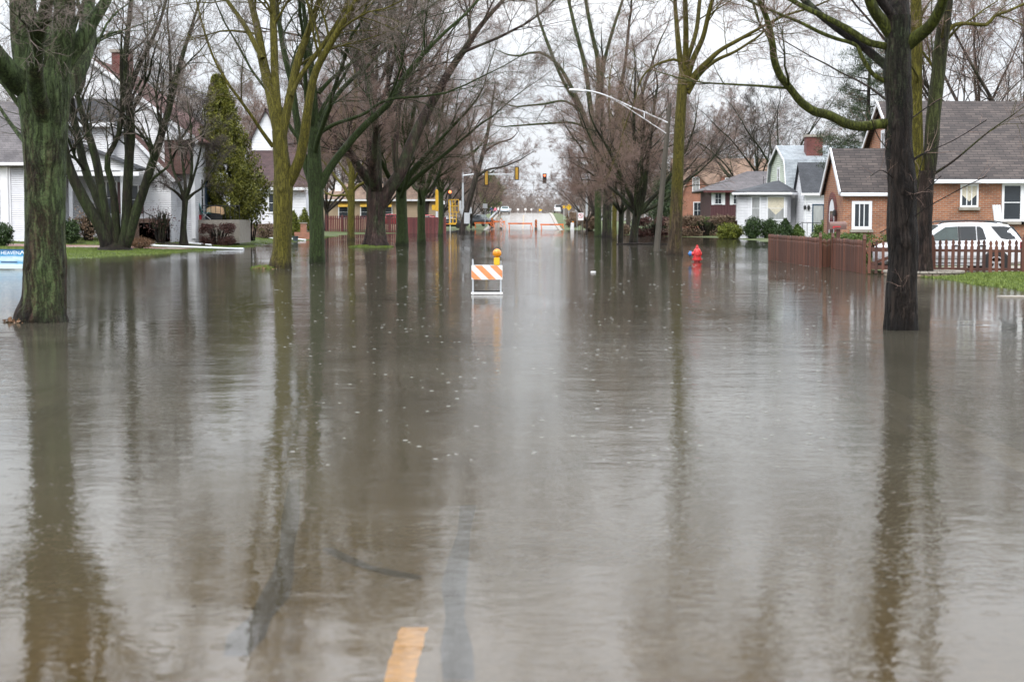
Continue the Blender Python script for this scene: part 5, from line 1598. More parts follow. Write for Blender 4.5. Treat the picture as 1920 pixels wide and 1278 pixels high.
FG = 'red cedar fence around the brick house'
picket_fence('picket_fence', 'cedar fence run along the street, receding left of the gateway gap', (10.42, 69.5), (10.72, 58.9), 1.12, 0.15, 0.10, 0.0, M['cedar'], (1.0,), FG, 1)
picket_fence('picket_fence', 'short cedar fence return at the gateway gap', (10.82, 59.2), (11.55, 60.6), 1.05, 0.14, 0.085, 0.0, M['cedar'], (), FG)
picket_fence('picket_fence', 'cedar fence run receding right of the gateway gap, below the mailbox', (11.06, 58.3), (11.10, 53.0), 1.12, 0.15, 0.10, 0.0, M['cedar'], (0.0, 1.0), FG, 1)
picket_fence('picket_fence', 'long cedar fence with pointed pickets in front of the white car', (12.42, 52.3), (20.5, 49.5), 1.13, 0.195, 0.108, 0.02, M['cedar'], (0.0, 0.085, 0.415, 0.75, 1.0), FG, 1)
g = thing('garden_gate', 'cedar picket gate with a slanting brace behind the dark trunk', 'gate', (11.16, 52.85, 0.02))
ax = (Vector((12.34, 52.36, 0)) - Vector((11.16, 52.85, 0))); Lg = ax.length; ax.normalize(); nb = Vector((-ax.y, ax.x, 0)) * 0.04
mb = MB()
for k in range(6): place_prism(mb, picket_profile(0.09, 1.08), ax * (0.08 + k * (Lg - 0.16) / 5), ax, 0.022)
mb.build('pickets', M['cedar'], g)
for zz in (0.2, 0.78): MB().bar(nb + Vector((0, 0, zz)), ax * Lg + nb + Vector((0, 0, zz)), 0.04, 0.14).build('rail', M['cedar'], g)
MB().bar(nb * 1.6 + Vector((0, 0, 0.25)), ax * Lg + nb * 1.6 + Vector((0, 0, 0.75)), 0.03, 0.1).build('brace', M['cedar'], g)
picket_fence('maroon_fence', 'maroon picket fence in front of the cream house', (-22.4, 178), (-13.6, 178), 2.0, 0.21, 0.15, -0.05, M['maroon_wood'], (0, .2, .4, .6, .8, 1.0), None, 1, top=False)
bf = thing('board_fence', 'solid maroon board fence continuing to the signal post', 'fence', (-13.5, 177.9, 0))
mb = MB()
for k in range(26): mb.box(k * 0.17, k * 0.17 + 0.165, 0, 0.03 + 0.006 * (k % 3), -0.3, 1.75 + 0.01 * (k % 4))
mb.build('boards', M['maroon_wood'], bf)
for k in range(3): MB().box(k * 2.15, k * 2.15 + 0.1, 0.045, 0.14, -0.3, 1.82).build('post', M['maroon_wood'], bf)
# ------------------------------------------------------------------ shrubs and hedges
def leaf_mesh(name, pts, size, rng, aspect=0.5, up=0.0):
    pts = np.asarray(pts); n = len(pts)
    d = norm(rng.normal(size=(n, 3)) + np.array([0, 0, up])); r = norm(np.cross(d, norm(rng.normal(size=(n, 3)))))
    s = size * rng.uniform(0.6, 1.4, (n, 1))
    V = np.stack([pts - r * s * aspect * 0.5, pts + d * s * 0.35 - r * s * aspect * 0.55, pts + d * s, pts + d * s * 0.35 + r * s * aspect * 0.55], 1)
    return np_mesh(name, V.reshape(-1, 3), np.arange(n * 4).reshape(-1, 4), False)


def blob_points(rng, n, rad, shape='ball', lump=0.18, inner=0.35):
    """points filling a lumpy solid: more of them towards its skin"""
    d = norm(rng.normal(size=(n, 3)))
    k = rng.uniform(inner, 1, n) ** 0.45
    ph = rng.uniform(0, 6.28, 6)
    l = 1 + lump * (np.sin(d[:, 0] * 4 + ph[0]) * np.sin(d[:, 1] * 5 + ph[1]) + 0.6 * np.sin(d[:, 2] * 7 + ph[2] + d[:, 0] * 6) + 0.4 * np.sin(d[:, 1] * 11 + ph[3]))
    p = d * (k * l)[:, None]
    if shape == 'cone':
        h = (p[:, 2] + 1) / 2
        p[:, :2] *= np.clip(1.25 * (1 - h) ** 0.75 + 0.04, 0, 1)[:, None]
    if shape == 'box':
        p = np.sign(p) * np.abs(p) ** 0.45 * 0.98
    return p * np.array(rad)


def stems_mesh(rng, n, h, r, spread, rad):
    tb = Tubes()
    a = rng.uniform(0, 6.28, n); s = rng.uniform(0.1, 1, n)
    P = np.zeros((n, 5, 3))
    for k in range(5):
        t = k / 4
        P[:, k, 0] = np.cos(a) * s * spread * (0.25 + 0.75 * t ** 0.8) * rad[0] + rng.normal(size=n) * 0.03
        P[:, k, 1] = np.sin(a) * s * spread * (0.25 + 0.75 * t ** 0.8) * rad[1] + rng.normal(size=n) * 0.03
        P[:, k, 2] = h * t * rng.uniform(0.85, 1.05, n) - (0.15 if k == 0 else 0)
    R = np.full((n, 5), r) * np.array([1, .85, .7, .5, .3])[None]
    tb.add(P, R, 5)
    P2, R2 = sprout(rng, P, R, 6, 0.3, (0.3, 0.9), 0.4, 4, 0.6, 0.2, 0.1, 0.03, 0.15, 0.004)
    tb.add(P2, R2, 3)
    return tb.mesh('stem')


def shrub(name, label, c, rad, n, size, m, shape='ball', seed=0, group=None, cat='shrub', lump=0.16, aspect=0.5, inner=0.35, stem_m='bark_stem', up=0.3, zoff=0.0, stems=7, turn=0.0):
    rng = np.random.default_rng(seed + 500)
    x, y = c[0], c[1]; z = c[2] if len(c) > 2 else gz(x, y)
    root = thing(name, label, cat, (x, y, z), turn, group)
    p = blob_points(rng, n, rad, shape, lump * 1.35, inner); q = rng.random(n) < 0.05; p[q] *= rng.uniform(1.03, 1.16, (q.sum(), 1)); p[:, 2] += rad[2] + zoff
    p = p[p[:, 2] > -0.05]
    link('foliage', leaf_mesh('foliage', p, size, rng, aspect, up), M[m], root)
    link('stem', stems_mesh(rng, stems, rad[2] * 1.5 + zoff, min(0.05, 0.06 * rad[0] + 0.01), 0.7, rad), M[stem_m], root)
    return root


def px_x(px, Y): return at(px, 405, Y).x


# the tall arborvitae by the white house
rng = np.random.default_rng(61)
AY = 104.5
ac = at(432, 405, AY)
root = thing('arborvitae', 'tall pointed yellow-green arborvitae beside the white gabled house', 'tree', (ac.x, AY, 0.35))
prof = [(1.2, 1.0), (1.9, 1.75), (3.4, 1.95), (5.2, 1.75), (7.0, 1.3), (8.8, 0.85), (10.6, 0.25)]
n = 46000
hz = rng.uniform(1.25, 10.6, n)
rr = np.interp(hz, [p[0] for p in prof], [p[1] for p in prof])
az = rng.uniform(0, 6.28, n)
lob = 1 + 0.16 * np.sin(az * 5 + hz * 1.3) + 0.13 * np.sin(az * 9 - hz * 2.1) + 0.10 * np.sin(hz * 5.0 + az * 3)
k = rng.uniform(0.15, 1, n) ** 0.5
gap = (np.sin(az * 7 + 2.0 * np.sin(hz * 1.7)) + np.sin(hz * 3.1 + az * 2)) > -1.25
p = np.stack([np.cos(az) * rr * k * lob - 0.10 * (hz - 3), np.sin(az) * rr * k * lob, hz], 1)[gap]
link('crown', leaf_mesh('crown', p, 0.17, rng, 0.36, 1.1), M['leaf_cedar'], root)
tr = catmull(np.array([(0.35, 0, -0.3, 0.17), (0.25, 0, 1.2, 0.14), (0.0, 0, 4, 0.1), (-0.5, 0, 9.5, 0.03)]), 14)
l1 = catmull(np.array([(0.3, 0, 0.4, 0.1), (0.9, 0, 1.5, 0.08), (1.2, 0.1, 2.6, 0.04)]), 10)
l2 = catmull(np.array([(0.3, 0, 0.3, 0.09), (0.6, -0.1, 1.3, 0.07), (0.6, 0.1, 2.6, 0.04)]), 10)
link('trunk', trunk_mesh(rng, tr, [(l1[:, :3], l1[:, 3]), (l2[:, :3], l2[:, 3])], 1.2, 10), M['bark_stem'], root)
shrub('evergreen_shrub', 'loose leafy evergreen shrub on bare stems right of the arborvitae', (px_x(470, 107), 107, 0.4), (1.25, 1.2, 1.7), 4200, 0.2, 'leaf_cedar', 'ball', 1, lump=0.3, zoff=1.2, cat='shrub', stems=5)

# pine behind the brick house
rng = np.random.default_rng(62)
PY = 104
pc = at(1625, 405, PY)
root = thing('pine_tree', 'dark green pine with layered clumps behind the brick house', 'tree', (pc.x, PY, 0.3))
tr = catmull(np.array([(0, 0, -0.3, 0.28), (0.1, 0, 5, 0.2), (0.0, 0.1, 9, 0.13), (0.1, 0, 12.6, 0.04)]), 16)
LLs = []; pts = []
for i in range(34):
    zz = 4.0 + 8.4 * i / 33; a_ = i * 2.4 + rng.uniform(-.4, .4); Ln = (3.4 * (1 - (zz - 4.0) / 9.6) + 0.7) * rng.uniform(0.75, 1.15)
    d = np.array([math.cos(a_), math.sin(a_), 0.12]); P = np.array([np.array([0.05, 0, zz]) + d * Ln * t + np.array([0, 0, 0.35 * t * t - 0.15 * t]) for t in np.linspace(0, 1, 8)])
    LLs.append((P, 0.05 * (1 - 0.8 * np.linspace(0, 1, 8))))
    for c in range(int(5 + 4 * Ln)):
        t = rng.uniform(0.35, 1.05); q = np.array([0.05, 0, zz]) + d * Ln * t + np.array([0, 0, 0.35 * t * t - 0.15 * t]) + rng.normal(size=3) * np.array([0.3, 0.3, 0.14])
        pts.append(q + rng.normal(size=(70, 3)) * np.array([0.19, 0.19, 0.13]))
link('trunk', trunk_mesh(rng, tr, LLs, 1.2, 10), M['bark_grey'], root)
link('crown', leaf_mesh('crown', np.concatenate(pts), 0.19, rng, 0.13, 0.5), M['needle'], root)
# evergreen by the signal, and a spruce behind the right row
shrub('evergreen_tree', 'dark green evergreen right of the hanging yellow signal', (px_x(921, 338), 338, 1.6), (2.1, 1.9, 3.1), 6000, 0.45, 'leaf_hedge', 'ball', 3, cat='tree', lump=0.3, zoff=2.3)
shrub('spruce_tree', 'blue-green spruce behind the domed tree and lamp pole', (px_x(1245, 165), 165), (2.0, 1.8, 3.2), 7000, 0.3, 'needle', 'cone', 4, cat='tree', lump=0.2, zoff=0.6, aspect=0.25)

shrub('clipped_bush', 'rounded dark green bush at the left edge below the grey house', (px_x(4, 88), 88), (0.55, 0.5, 0.62), 3000, 0.11, 'leaf_box', 'ball', 5)
shrub('clipped_bush', 'dark green bush just right of the nearest left trunk', (px_x(131, 93), 93), (0.5, 0.5, 0.66), 3000, 0.11, 'leaf_box', 'ball', 6)
shrub('bare_shrub', 'tan leafless shrub between the slanting stems and the porch', (px_x(165, 95), 95), (1.0, 0.6, 0.95), 1500, 0.14, 'leaf_brown', 'ball', 7, lump=0.3, inner=0.1, stems=26)
shrub('bare_shrub', 'leafless dark shrub over the railing of the brick steps', (px_x(300, 95.5), 95.5), (1.15, 0.5, 1.25), 500, 0.10, 'leaf_purple', 'ball', 8, lump=0.3, inner=0.1, stems=30)
shrub('clipped_hedge', 'flat-topped plum-brown barberry bush in front of the side porch', (px_x(407, 99.5), 99.5), (1.1, 0.8, 0.68), 6500, 0.09, 'leaf_purple', 'box', 9, inner=0.2, stems=30)
shrub('straw_grass', 'tuft of straw-coloured grass at the foot of the slanting stems', (px_x(262, 88), 88), (0.7, 0.5, 0.26), 1600, 0.2, 'dry_grass', 'ball', 10, up=1.5, aspect=0.12, cat='ornamental grass')
shrub('conical_evergreen', 'conical green shrub left of the brick pier behind the olive tree', (px_x(551, 131), 131), (0.72, 0.7, 1.15), 3600, 0.13, 'leaf_lime', 'cone', 11, cat='shrub')
shrub('conical_evergreen', 'conical green shrub right of the brick pier behind the olive tree', (px_x(571, 133), 133), (0.72, 0.7, 1.25), 3600, 0.13, 'leaf_lime', 'cone', 12, cat='shrub')
bp = MB().box(-0.5, 0.9, 0, 0.5, -0.1, 0.55).box(0.0, 0.45, 0.02, 0.48, 0.55, 1.25)
pr = thing('brick_pier', 'red brick garden pier between two conical shrubs', 'pier', (px_x(563, 129), 129, 0.05)); bp.build('brickwork', M['brick_far'], pr)
MB().box(-0.06, 0.51, -0.04, 0.54, 1.252, 1.33).build('coping', M['concrete'], pr)

shrub('round_shrub', 'round yellow-green shrub at the water edge before the white bay', (px_x(1369, 135), 135, -0.1), (1.05, 0.95, 0.68), 7000, 0.13, 'leaf_lime', 'ball', 13, lump=0.1)
shrub('dark_shrub', 'dark green shrub under the bay windows, left one', (px_x(1411, 134), 134, -0.1), (0.72, 0.7, 0.92), 5500, 0.12, 'leaf_box', 'ball', 14)
shrub('dark_shrub', 'dark green shrub under the bay windows, second from the left', (px_x(1443, 134), 134, -0.1), (0.75, 0.7, 0.86), 5500, 0.12, 'leaf_box', 'ball', 15)
shrub('dark_shrub', 'dark green pointed shrub beside the white entry wing', (px_x(1472, 130), 130, 0.0), (0.8, 0.7, 0.85), 4500, 0.12, 'leaf_box', 'cone', 16)
shrub('dark_shrub', 'small green shrub before the railing of the white entry wing', (px_x(1496, 130), 130, 0.0), (0.6, 0.6, 0.62), 3500, 0.12, 'leaf_hedge', 'cone', 17)
shrub('clipped_bush', 'slanting round green bush left of the brick entrance', (px_x(1550, 82), 82, 0.3), (0.72, 0.7, 0.66), 4500, 0.1, 'leaf_hedge', 'ball', 18, lump=0.12)
shrub('green_hedge', 'low clipped green hedge under the maroon house windows', (px_x(1335, 166), 166, 0.9), (3.0, 0.8, 0.45), 7000, 0.16, 'leaf_hedge', 'box', 19, cat='hedge', inner=0.2, stems=24)
shrub('brown_hedge', 'long brown leafless hedge at the water edge before the maroon house', (px_x(1325, 148), 148, -0.1), (3.5, 0.8, 1.0), 20000, 0.15, 'leaf_brown', 'box', 20, cat='hedge', inner=0.15, stems=80)
shrub('brown_hedge', 'darker brown leafless hedge behind the lamp pole', (px_x(1225, 152), 152, -0.1), (1.9, 0.7, 0.92), 9000, 0.15, 'leaf_purple', 'box', 21, cat='hedge', inner=0.15, stems=50)
shrub('bare_shrub', 'small brown bare shrub between the domed tree and its neighbour', (px_x(1173, 165), 165, -0.05), (0.5, 0.5, 0.55), 1600, 0.12, 'leaf_brown', 'ball', 22, stems=20)
shrub('bare_shrub', 'wide brown bare bushes behind the no-parking sign', (px_x(1106, 208), 208, 0.1), (1.2, 0.9, 0.9), 3000, 0.2, 'leaf_brown', 'ball', 23, stems=26)
for px, Y, lab in ((1075, 236, 'brown bare shrub on the right verge behind the white barrier block'), (1083, 258, 'brown bare shrub on the right verge below the yellow diamond'), (1073, 290, 'small brown bare shrub on the verge beside the white off-roader')):
    shrub('bare_shrub', lab, (px_x(px, Y), Y), (1.1, 0.9, 0.75), 2200, 0.2, 'leaf_brown', 'ball', int(Y), stems=24)
shrub('clipped_hedge', 'clipped green hedge behind the cedar fence, under the brick entrance', (13.2, 60.7, 0.1), (1.75, 0.5, 0.55), 15000, 0.075, 'leaf_hedge', 'box', 24, cat='hedge', inner=0.2, stems=30)
shrub('clipped_hedge', 'green hedge seen through the gateway gap of the cedar fence', (12.0, 63.2, 0.0), (0.5, 2.4, 0.6), 15000, 0.075, 'leaf_hedge', 'box', 25, cat='hedge', inner=0.2, stems=30)
shrub('bare_shrub', 'brown bare shrubs around the front steps behind the olive tree', (px_x(500, 128), 128), (0.9, 0.6, 0.55), 1400, 0.13, 'leaf_brown', 'ball', 26, lump=0.3, stems=26)

# ------------------------------------------------------------------ planter, path, mulch
pl = thing('stone_planter', 'low ring of tan stone blocks round the twin-stemmed tree', 'planter', (T_ := at(1732, 512, 51.0)).to_tuple()[:2] + (0.0,))
st = MB(); cap = MB(); nb_ = 30
for k in range(nb_):
    a0 = 6.283 * k / nb_ + 0.01; a1 = 6.283 * (k + 1) / nb_ - 0.01
    for row in range(2):
        o_ = 0.1 * (row % 2); r0 = 0.98 + 0.02 * random.Random(k * 3 + row).random(); r1 = r0 + 0.2
        st.prism([(1.05 * r0 * math.cos(a0 + o_), 0.95 * r0 * math.sin(a0 + o_)), (1.05 * r1 * math.cos(a0 + o_), 0.95 * r1 * math.sin(a0 + o_)), (1.05 * r1 * math.cos(a1 + o_), 0.95 * r1 * math.sin(a1 + o_)), (1.05 * r0 * math.cos(a1 + o_), 0.95 * r0 * math.sin(a1 + o_))], 'z', -0.1 + 0.105 * row, row * 0.105 + 0.0)
    cap.prism([(1.0 * math.cos(a0), 0.9 * math.sin(a0)), (1.27 * math.cos(a0), 1.16 * math.sin(a0)), (1.27 * math.cos(a1), 1.16 * math.sin(a1)), (1.0 * math.cos(a1), 0.9 * math.sin(a1))], 'z', 0.112, 0.18)
st.build('stone_blocks', M['stone'], pl, bevel=0.012); cap.build('cap_stones', M['concrete'], pl, bevel=0.01)
MB().lathe([(1.02, 0.0), (1.02, 0.07), (0.5, 0.11), (0.05, 0.12)], 20).build('soil', M['soil'], pl)


def ground_sheet(name, ring, m, lift=0.012, sub=10):
    """quad strip laid on the ground: ring = two edges of equal length"""
    A, B = ring; V = []; F = []
    A = catmull(np.array(A), 24); B = catmull(np.array(B), 24)
    for i in range(24):
        for j in range(sub + 1):
            p = A[i] * (1 - j / sub) + B[i] * j / sub; V.append((p[0], p[1], gz(p[0], p[1]) + lift))
    for i in range(23):
        for j in range(sub):
            a = i * (sub + 1) + j; F.append((a, a + 1, a + sub + 2, a + sub + 1))
    return tag(link(name, np_mesh(name, V, F), m), kind='structure')


ground_sheet('path', ([(-34, 88.2), (-27, 88.0), (-21, 87.9), (-19.2, 88.4)], [(-34, 92.0), (-27, 91.7), (-21, 91.5), (-18.9, 91.2)]), M['brick_path'], 0.03)
ground_sheet('flower_bed', ([(-23.6, 95.0), (-20, 94.6), (-18.8, 95.2)], [(-23.6, 96.9), (-20, 97.2), (-18.8, 96.4)]), M['soil'], 0.05)
ground_sheet('driveway', ([(13.6, 53.0), (17, 52.0), (22, 50.6)], [(13.6, 57), (17, 57), (22, 57)]), M['concrete'], 0.02)

# grass blades on the banks the flood has left dry
def on_bank(n, x0, x1, y0, y1, rng, zmin=0.004, zmax=0.6):
    x = rng.uniform(x0, x1, n); y = rng.uniform(y0, y1, n); z = ground_z(x, y)
    k = (z > zmin) & (z < zmax)
    return np.stack([x, y, z], 1)[k]


rng = np.random.default_rng(64)
G = np.concatenate([on_bank(60000, 11.6, 19, 40, 51.5, rng, -0.015), on_bank(70000, -32, -15, 72, 100, rng, -0.01), on_bank(30000, -24, -14, 100, 150, rng, -0.01),
                    on_bank(26000, T5.x - 3, T5.x + 3, T5.y - 3, T5.y + 2.5, rng, -0.01), on_bank(14000, T3.x - 2.2, T3.x + 1.2, T3.y - 1.6, T3.y + 1.2, rng, -0.01),
                    on_bank(9000, T2.x - 3, T2.x + 3, T2.y - 3, T2.y + 2, rng, -0.01)])
pth = (G[:, 1] > 87.9) & (G[:, 1] < 92.0) & (G[:, 0] < -19)
G = G[~pth]
tag(link('grass', leaf_mesh('grass', G - np.array([0, 0, 0.01]), 0.085, rng, 0.22, 1.6), M['grass']), 'short green lawn grass on the banks above the flood', 'grass', kind='stuff')
L_ = np.concatenate([on_bank(3500, T1.x - 2.6, T1.x + 0.9, T1.y - 1.2, T1.y + 1.2, rng, -0.03), on_bank(900, T3.x - 0.9, T3.x + 0.7, T3.y - 1.3, T3.y + 0.6, rng, -0.02)])
L_[:, 2] = np.maximum(L_[:, 2], 0.0) + 0.012
tag(link('leaf_litter', leaf_mesh('leaf_litter', L_, 0.07, rng, 0.6, 0.0), M['dry_grass']), 'washed-up brown leaf litter round the foot of the near trunks', 'leaf litter', kind='stuff')
# raindrop splashes and bubbles on the water
n = 900
by = np.concatenate([rng.uniform(12, 45, 560), rng.uniform(45, 90, 340)]); bx = (rng.uniform(-0.16, 0.20, n)) * by
tb = []; tf = []; c0 = 0
for x, y in zip(bx, by):
    r = rng.uniform(0.003, 0.013) * (1 + y / 50); k = 7
    a_ = np.arange(k) * 6.283 / k
    for rr_, zz in ((1, 0.0), (0.75, 0.5), (0.35, 0.75)):
        tb.append(np.stack([x + np.cos(a_) * r * rr_ * 1.5, y + np.sin(a_) * r * rr_ * 1.2, np.full(k, r * zz * 0.3 + 0.002)], 1))
    for q in range(2):
        for j in range(k): tf.append((c0 + q * k + j, c0 + q * k + (j + 1) % k, c0 + (q + 1) * k + (j + 1) % k, c0 + (q + 1) * k + j))
    c0 += 3 * k
M['bubble'] = mat('rain bubble', (0.24, 0.24, 0.225), 0.7, spec=0.15)
tag(link('rain_bubbles', np_mesh('rain_bubbles', np.concatenate(tb), tf), M['bubble']), 'small pale rain bubbles and splashes scattered over the flood water', 'rain bubbles', kind='stuff')
# ------------------------------------------------------------------ vehicles
def loft_car(name, label, loc, rz, L, W, H, paint, st, glass='car_glass', group=None, trim=None, cat='car', wheels=(0.18, 0.79), wr=0.36, cladding=True, lamps=True):
    """body swept along its length. st = stations (t, z_bottom, z_belt, z_top, inset_top); front at -x"""
    root = thing(name, label, cat, loc, rz, group)
    S = []
    for t, zb, zl, zt, ins in st:
        x = (t - 0.5) * L; w_ = W / 2
        nose = 1 - 0.10 * max(0, (0.10 - t) / 0.10) - 0.07 * max(0, (t - 0.93) / 0.07)
        w_ *= nose
        wt = w_ - ins
        half = [(0.0, zb), (w_ * 0.80, zb), (w_ * 0.97, zb + 0.10), (w_, zb + (zl - zb) * 0.45), (w_ * 0.985, zl - 0.08), (w_ * 0.955, zl)]
        if zt > zl + 0.02:
            half += [(wt + (w_ * 0.955 - wt) * 0.12, zt - (zt - zl) * 0.14), (wt * 0.86, zt - 0.015), (0.0, zt)]
        else:
            half += [(w_ * 0.9, zl + 0.012), (w_ * 0.5, zl + 0.03), (0.0, zl + 0.035)]
        S.append((x, half))
    V = []; F = []
    n = len(S[0][1]); ring = 2 * n - 2
    for x, hf in S:
        for y, z in hf: V.append((x, y, z))
        for y, z in hf[-2:0:-1]: V.append((x, -y, z))
    for i in range(len(S) - 1):
        for k in range(ring):
            F.append((i * ring + k, i * ring + (k + 1) % ring, (i + 1) * ring + (k + 1) % ring, (i + 1) * ring + k))
    F.append(tuple(range(ring))); F.append(tuple(range(len(V) - 1, len(V) - ring - 1, -1)))
    b = MB().add(V, F).build('body', M[paint], root, smooth=True)

    def side(x, z, sgn, off=0.006):
        """a point on the body side above the belt"""
        i = max(0, min(len(S) - 2, sum(1 for s in S if s[0] <= x) - 1))
        f = (x - S[i][0]) / max(S[i + 1][0] - S[i][0], 1e-6)
        def yy(hf):
            up = hf[3:8]
            for (ya, za), (yb, zb_) in zip(up[:-1], up[1:]):
                if za <= z <= zb_: return ya + (yb - ya) * (z - za) / max(zb_ - za, 1e-6)
            return up[-1][0] if z > up[-1][1] else up[0][0]
        return Vector((x, sgn * (yy(S[i][1]) * (1 - f) + yy(S[i + 1][1]) * f + off), z))
    root['_dummy'] = 0; del root['_dummy']
    return root, side, S


def side_panel(mb, side, poly, sgn, off, div=3):
    """panel following the body side: poly = list of (x,z) with the first half along the bottom and the rest back along the top"""
    k = len(poly) // 2; bot = poly[:k]; top = poly[k:][::-1]
    vs = []; fs = []
    for (xb, zb), (xt, zt) in zip(bot, top):
        for j in range(div + 1):
            f = j / div; vs.append(side(xb + (xt - xb) * f, zb + (zt - zb) * f, sgn, off))
    for i in range(k - 1):
        for j in range(div):
            a = i * (div + 1) + j; fs.append((a, a + 1, a + div + 2, a + div + 1))
    return mb.add(vs, fs)


def wheel(root, x, y, r, wd, sgn):
    t = MB().lathe([(r * 0.62, -wd / 2), (r * 0.9, -wd / 2), (r, -wd / 3), (r, wd / 3), (r * 0.9, wd / 2), (r * 0.62, wd / 2)], 26, (x, y, r), 'y').build('wheel', M['tyre'], root, True)
    rm = MB().lathe([(r * 0.63, 0), (r * 0.66, sgn * 0.012), (r * 0.56, sgn * 0.014), (r * 0.54, sgn * -0.04)], 26, (x, y + sgn * wd / 2, r), 'y')
    for k in range(5):
        a = 6.283 * k / 5 + 0.3; c, s = math.cos(a), math.sin(a); yy = y + sgn * (wd / 2 + 0.004)
        rm.bar((x + c * r * 0.08, yy, r + s * r * 0.08), (x + c * r * 0.57, yy, r + s * r * 0.57), 0.075, 0.03, (0, 1, 0))
    rm.lathe([(0.06, 0), (0.05, sgn * 0.02)], 12, (x, y + sgn * (wd / 2 + 0.008), r), 'y')
    rm.build('rim', M['alloy'], t, True)
    return t


ST_SUV = [(0.0, 0.42, 0.78, 0, 0), (0.02, 0.34, 0.92, 0, 0), (0.06, 0.30, 0.99, 0, 0), (0.14, 0.30, 1.04, 0, 0), (0.25, 0.30, 1.08, 0, 0), (0.275, 0.30, 1.09, 1.15, 0.12),
          (0.34, 0.30, 1.09, 1.42, 0.20), (0.41, 0.30, 1.09, 1.63, 0.24), (0.50, 0.30, 1.10, 1.70, 0.24), (0.65, 0.30, 1.10, 1.72, 0.24), (0.80, 0.30, 1.12, 1.70, 0.25), (0.90, 0.30, 1.13, 1.64, 0.27),
          (0.945, 0.31, 1.13, 1.42, 0.25), (0.975, 0.33, 1.12, 1.19, 0.16), (0.99, 0.36, 1.06, 0, 0), (1.0, 0.45, 0.96, 0, 0)]
L_ = 4.64
sx = at(1913, 405, 53.6).x - L_ / 2
suv, side, S_ = loft_car('parked_car', 'white four-wheel-drive estate car parked on the driveway behind the cedar fence', (sx, 53.9, -0.02), 0, L_, 1.86, 1.72, 'car_white', ST_SUV)
X = lambda t: (t - 0.5) * L_
for sg in (-1, 1):
    for nm, poly, gm_ in (('window', [(X(.30), 1.12), (X(.36), 1.12), (X(.44), 1.12), (X(.525), 1.12), (X(.525), 1.575), (X(.44), 1.55), (X(.375), 1.36), (X(.315), 1.16)], 'car_glass_light'),
                          ('window', [(X(.545), 1.13), (X(.60), 1.13), (X(.655), 1.13), (X(.655), 1.58), (X(.60), 1.58), (X(.545), 1.575)], 'car_glass'),
                          ('window', [(X(.662), 1.13), (X(.69), 1.14), (X(.725), 1.16), (X(.705), 1.50), (X(.688), 1.57), (X(.662), 1.58)], 'car_glass'),
                          ('window', [(X(.83), 1.20), (X(.87), 1.16), (X(.935), 1.17), (X(.905), 1.55), (X(.86), 1.58), (X(.765), 1.58)], 'car_glass')):
        mb = MB(); side_panel(mb, side, poly, sg, 0.022, 6); mb.build(nm, M[gm_], suv, True)
    mb = MB(); side_panel(mb, side, [(X(.527), 1.12), (X(.544), 1.12), (X(.544), 1.58), (X(.527), 1.58)], sg, 0.020, 6); mb.build('pillar_trim', M['black'], suv)
    mb = MB(); side_panel(mb, side, [(X(.28), 1.0), (X(.44), 1.02), (X(.6), 1.02), (X(.72), 1.03), (X(.72), 1.05), (X(.6), 1.04), (X(.44), 1.04), (X(.28), 1.02)], sg, 0.006)
    y = sg * 0.93
    mb.build('moulding', M['car_trim'], suv)
    MB().box(X(.28), X(.70), y - .02, y + .015, 0.52, 0.62).build('side_strip', M['car_trim'], suv, bevel=0.01)
    MB().box(X(.27), X(.71), y - .03, y + .03, 0.28, 0.37).build('running_board', M['car_trim'], suv, bevel=0.015)
    for t in (.50, .70): MB().box(X(t) - .10, X(t) + .10, y - .03, y + .02, 0.93, 0.97).build('door_handle', M['black'], suv, bevel=0.008)
    for t in (.30, .535, .70):   # shut lines
        MB().bar((X(t), y + sg * 0.001, 0.42), (X(t) + .02, y - sg * 0.03, 1.08), 0.012, 0.012).build('door_seam', M['black'], suv)
    MB().lathe([(0.0, -0.10), (0.085, -0.07), (0.10, 0.02), (0.06, 0.10), (0.0, 0.12)], 12, (X(.315), y + sg * 0.12, 1.16), 'y').build('mirror', M['car_white'], suv, True)
    for t in (.185, .795):
        MB().lathe([(0.47, -0.004), (0.44, sg * 0.022), (0.37, sg * 0.018), (0.37, -0.02)], 28, (X(t), sg * 0.918, 0.365), 'y').build('wheel_arch', M['black'], suv, True)
        wheel(suv, X(t), sg * 0.83, 0.365, 0.235, sg)
    MB().box(X(.965), X(.992), y * 0.93 - .05, y * 0.93 + .05, 0.82, 1.08).build('tail_light', M['tail_red'], suv, bevel=0.02)
    MB().box(X(.012), X(.06), y * 0.82 - .08, y * 0.82 + .10, 0.74, 0.88).build('headlight', M['glass_pale'], suv, bevel=0.03)
    MB().tube([(X(.40), sg * .60, 1.66), (X(.44), sg * .61, 1.735), (X(.6), sg * .61, 1.765), (X(.8), sg * .61, 1.745), (X(.89), sg * .60, 1.68)], 0.022, 8).build('roof_rail', M['black'], suv, True)
mb = MB().slab([(X(.285), -.72, 1.16), (X(.285), .72, 1.16), (X(.40), .56, 1.60), (X(.40), -.56, 1.60)], -0.03); mb.build('windscreen', M['car_glass_light'], suv)
mb = MB().slab([(X(.985), -.66, 1.17), (X(.985), .66, 1.17), (X(.925), .55, 1.56), (X(.925), -.55, 1.56)], -0.04); mb.build('rear_window', M['car_glass'], suv)
MB().box(X(-.005), X(.04), -.8, .8, .34, .56).build('bumper', M['car_trim'], suv, bevel=0.04)
MB().box(X(.955), X(1.008), -.84, .84, .38, .68).build('bumper', M['car_trim'], suv, bevel=0.04)
ld = thing('pvc_pipes', 'three white plastic pipe ends leaning up behind the white car', 'pipe', (at(1880, 405, 58).x, 58.0, 0.1))
for k in range(3): MB().tube([(0.07 * k, 0, 0), (-0.18 + 0.1 * k - 0.1, 0.2, 2.2)], 0.05, 10).build('pipe', M['white_metal'], ld, True)

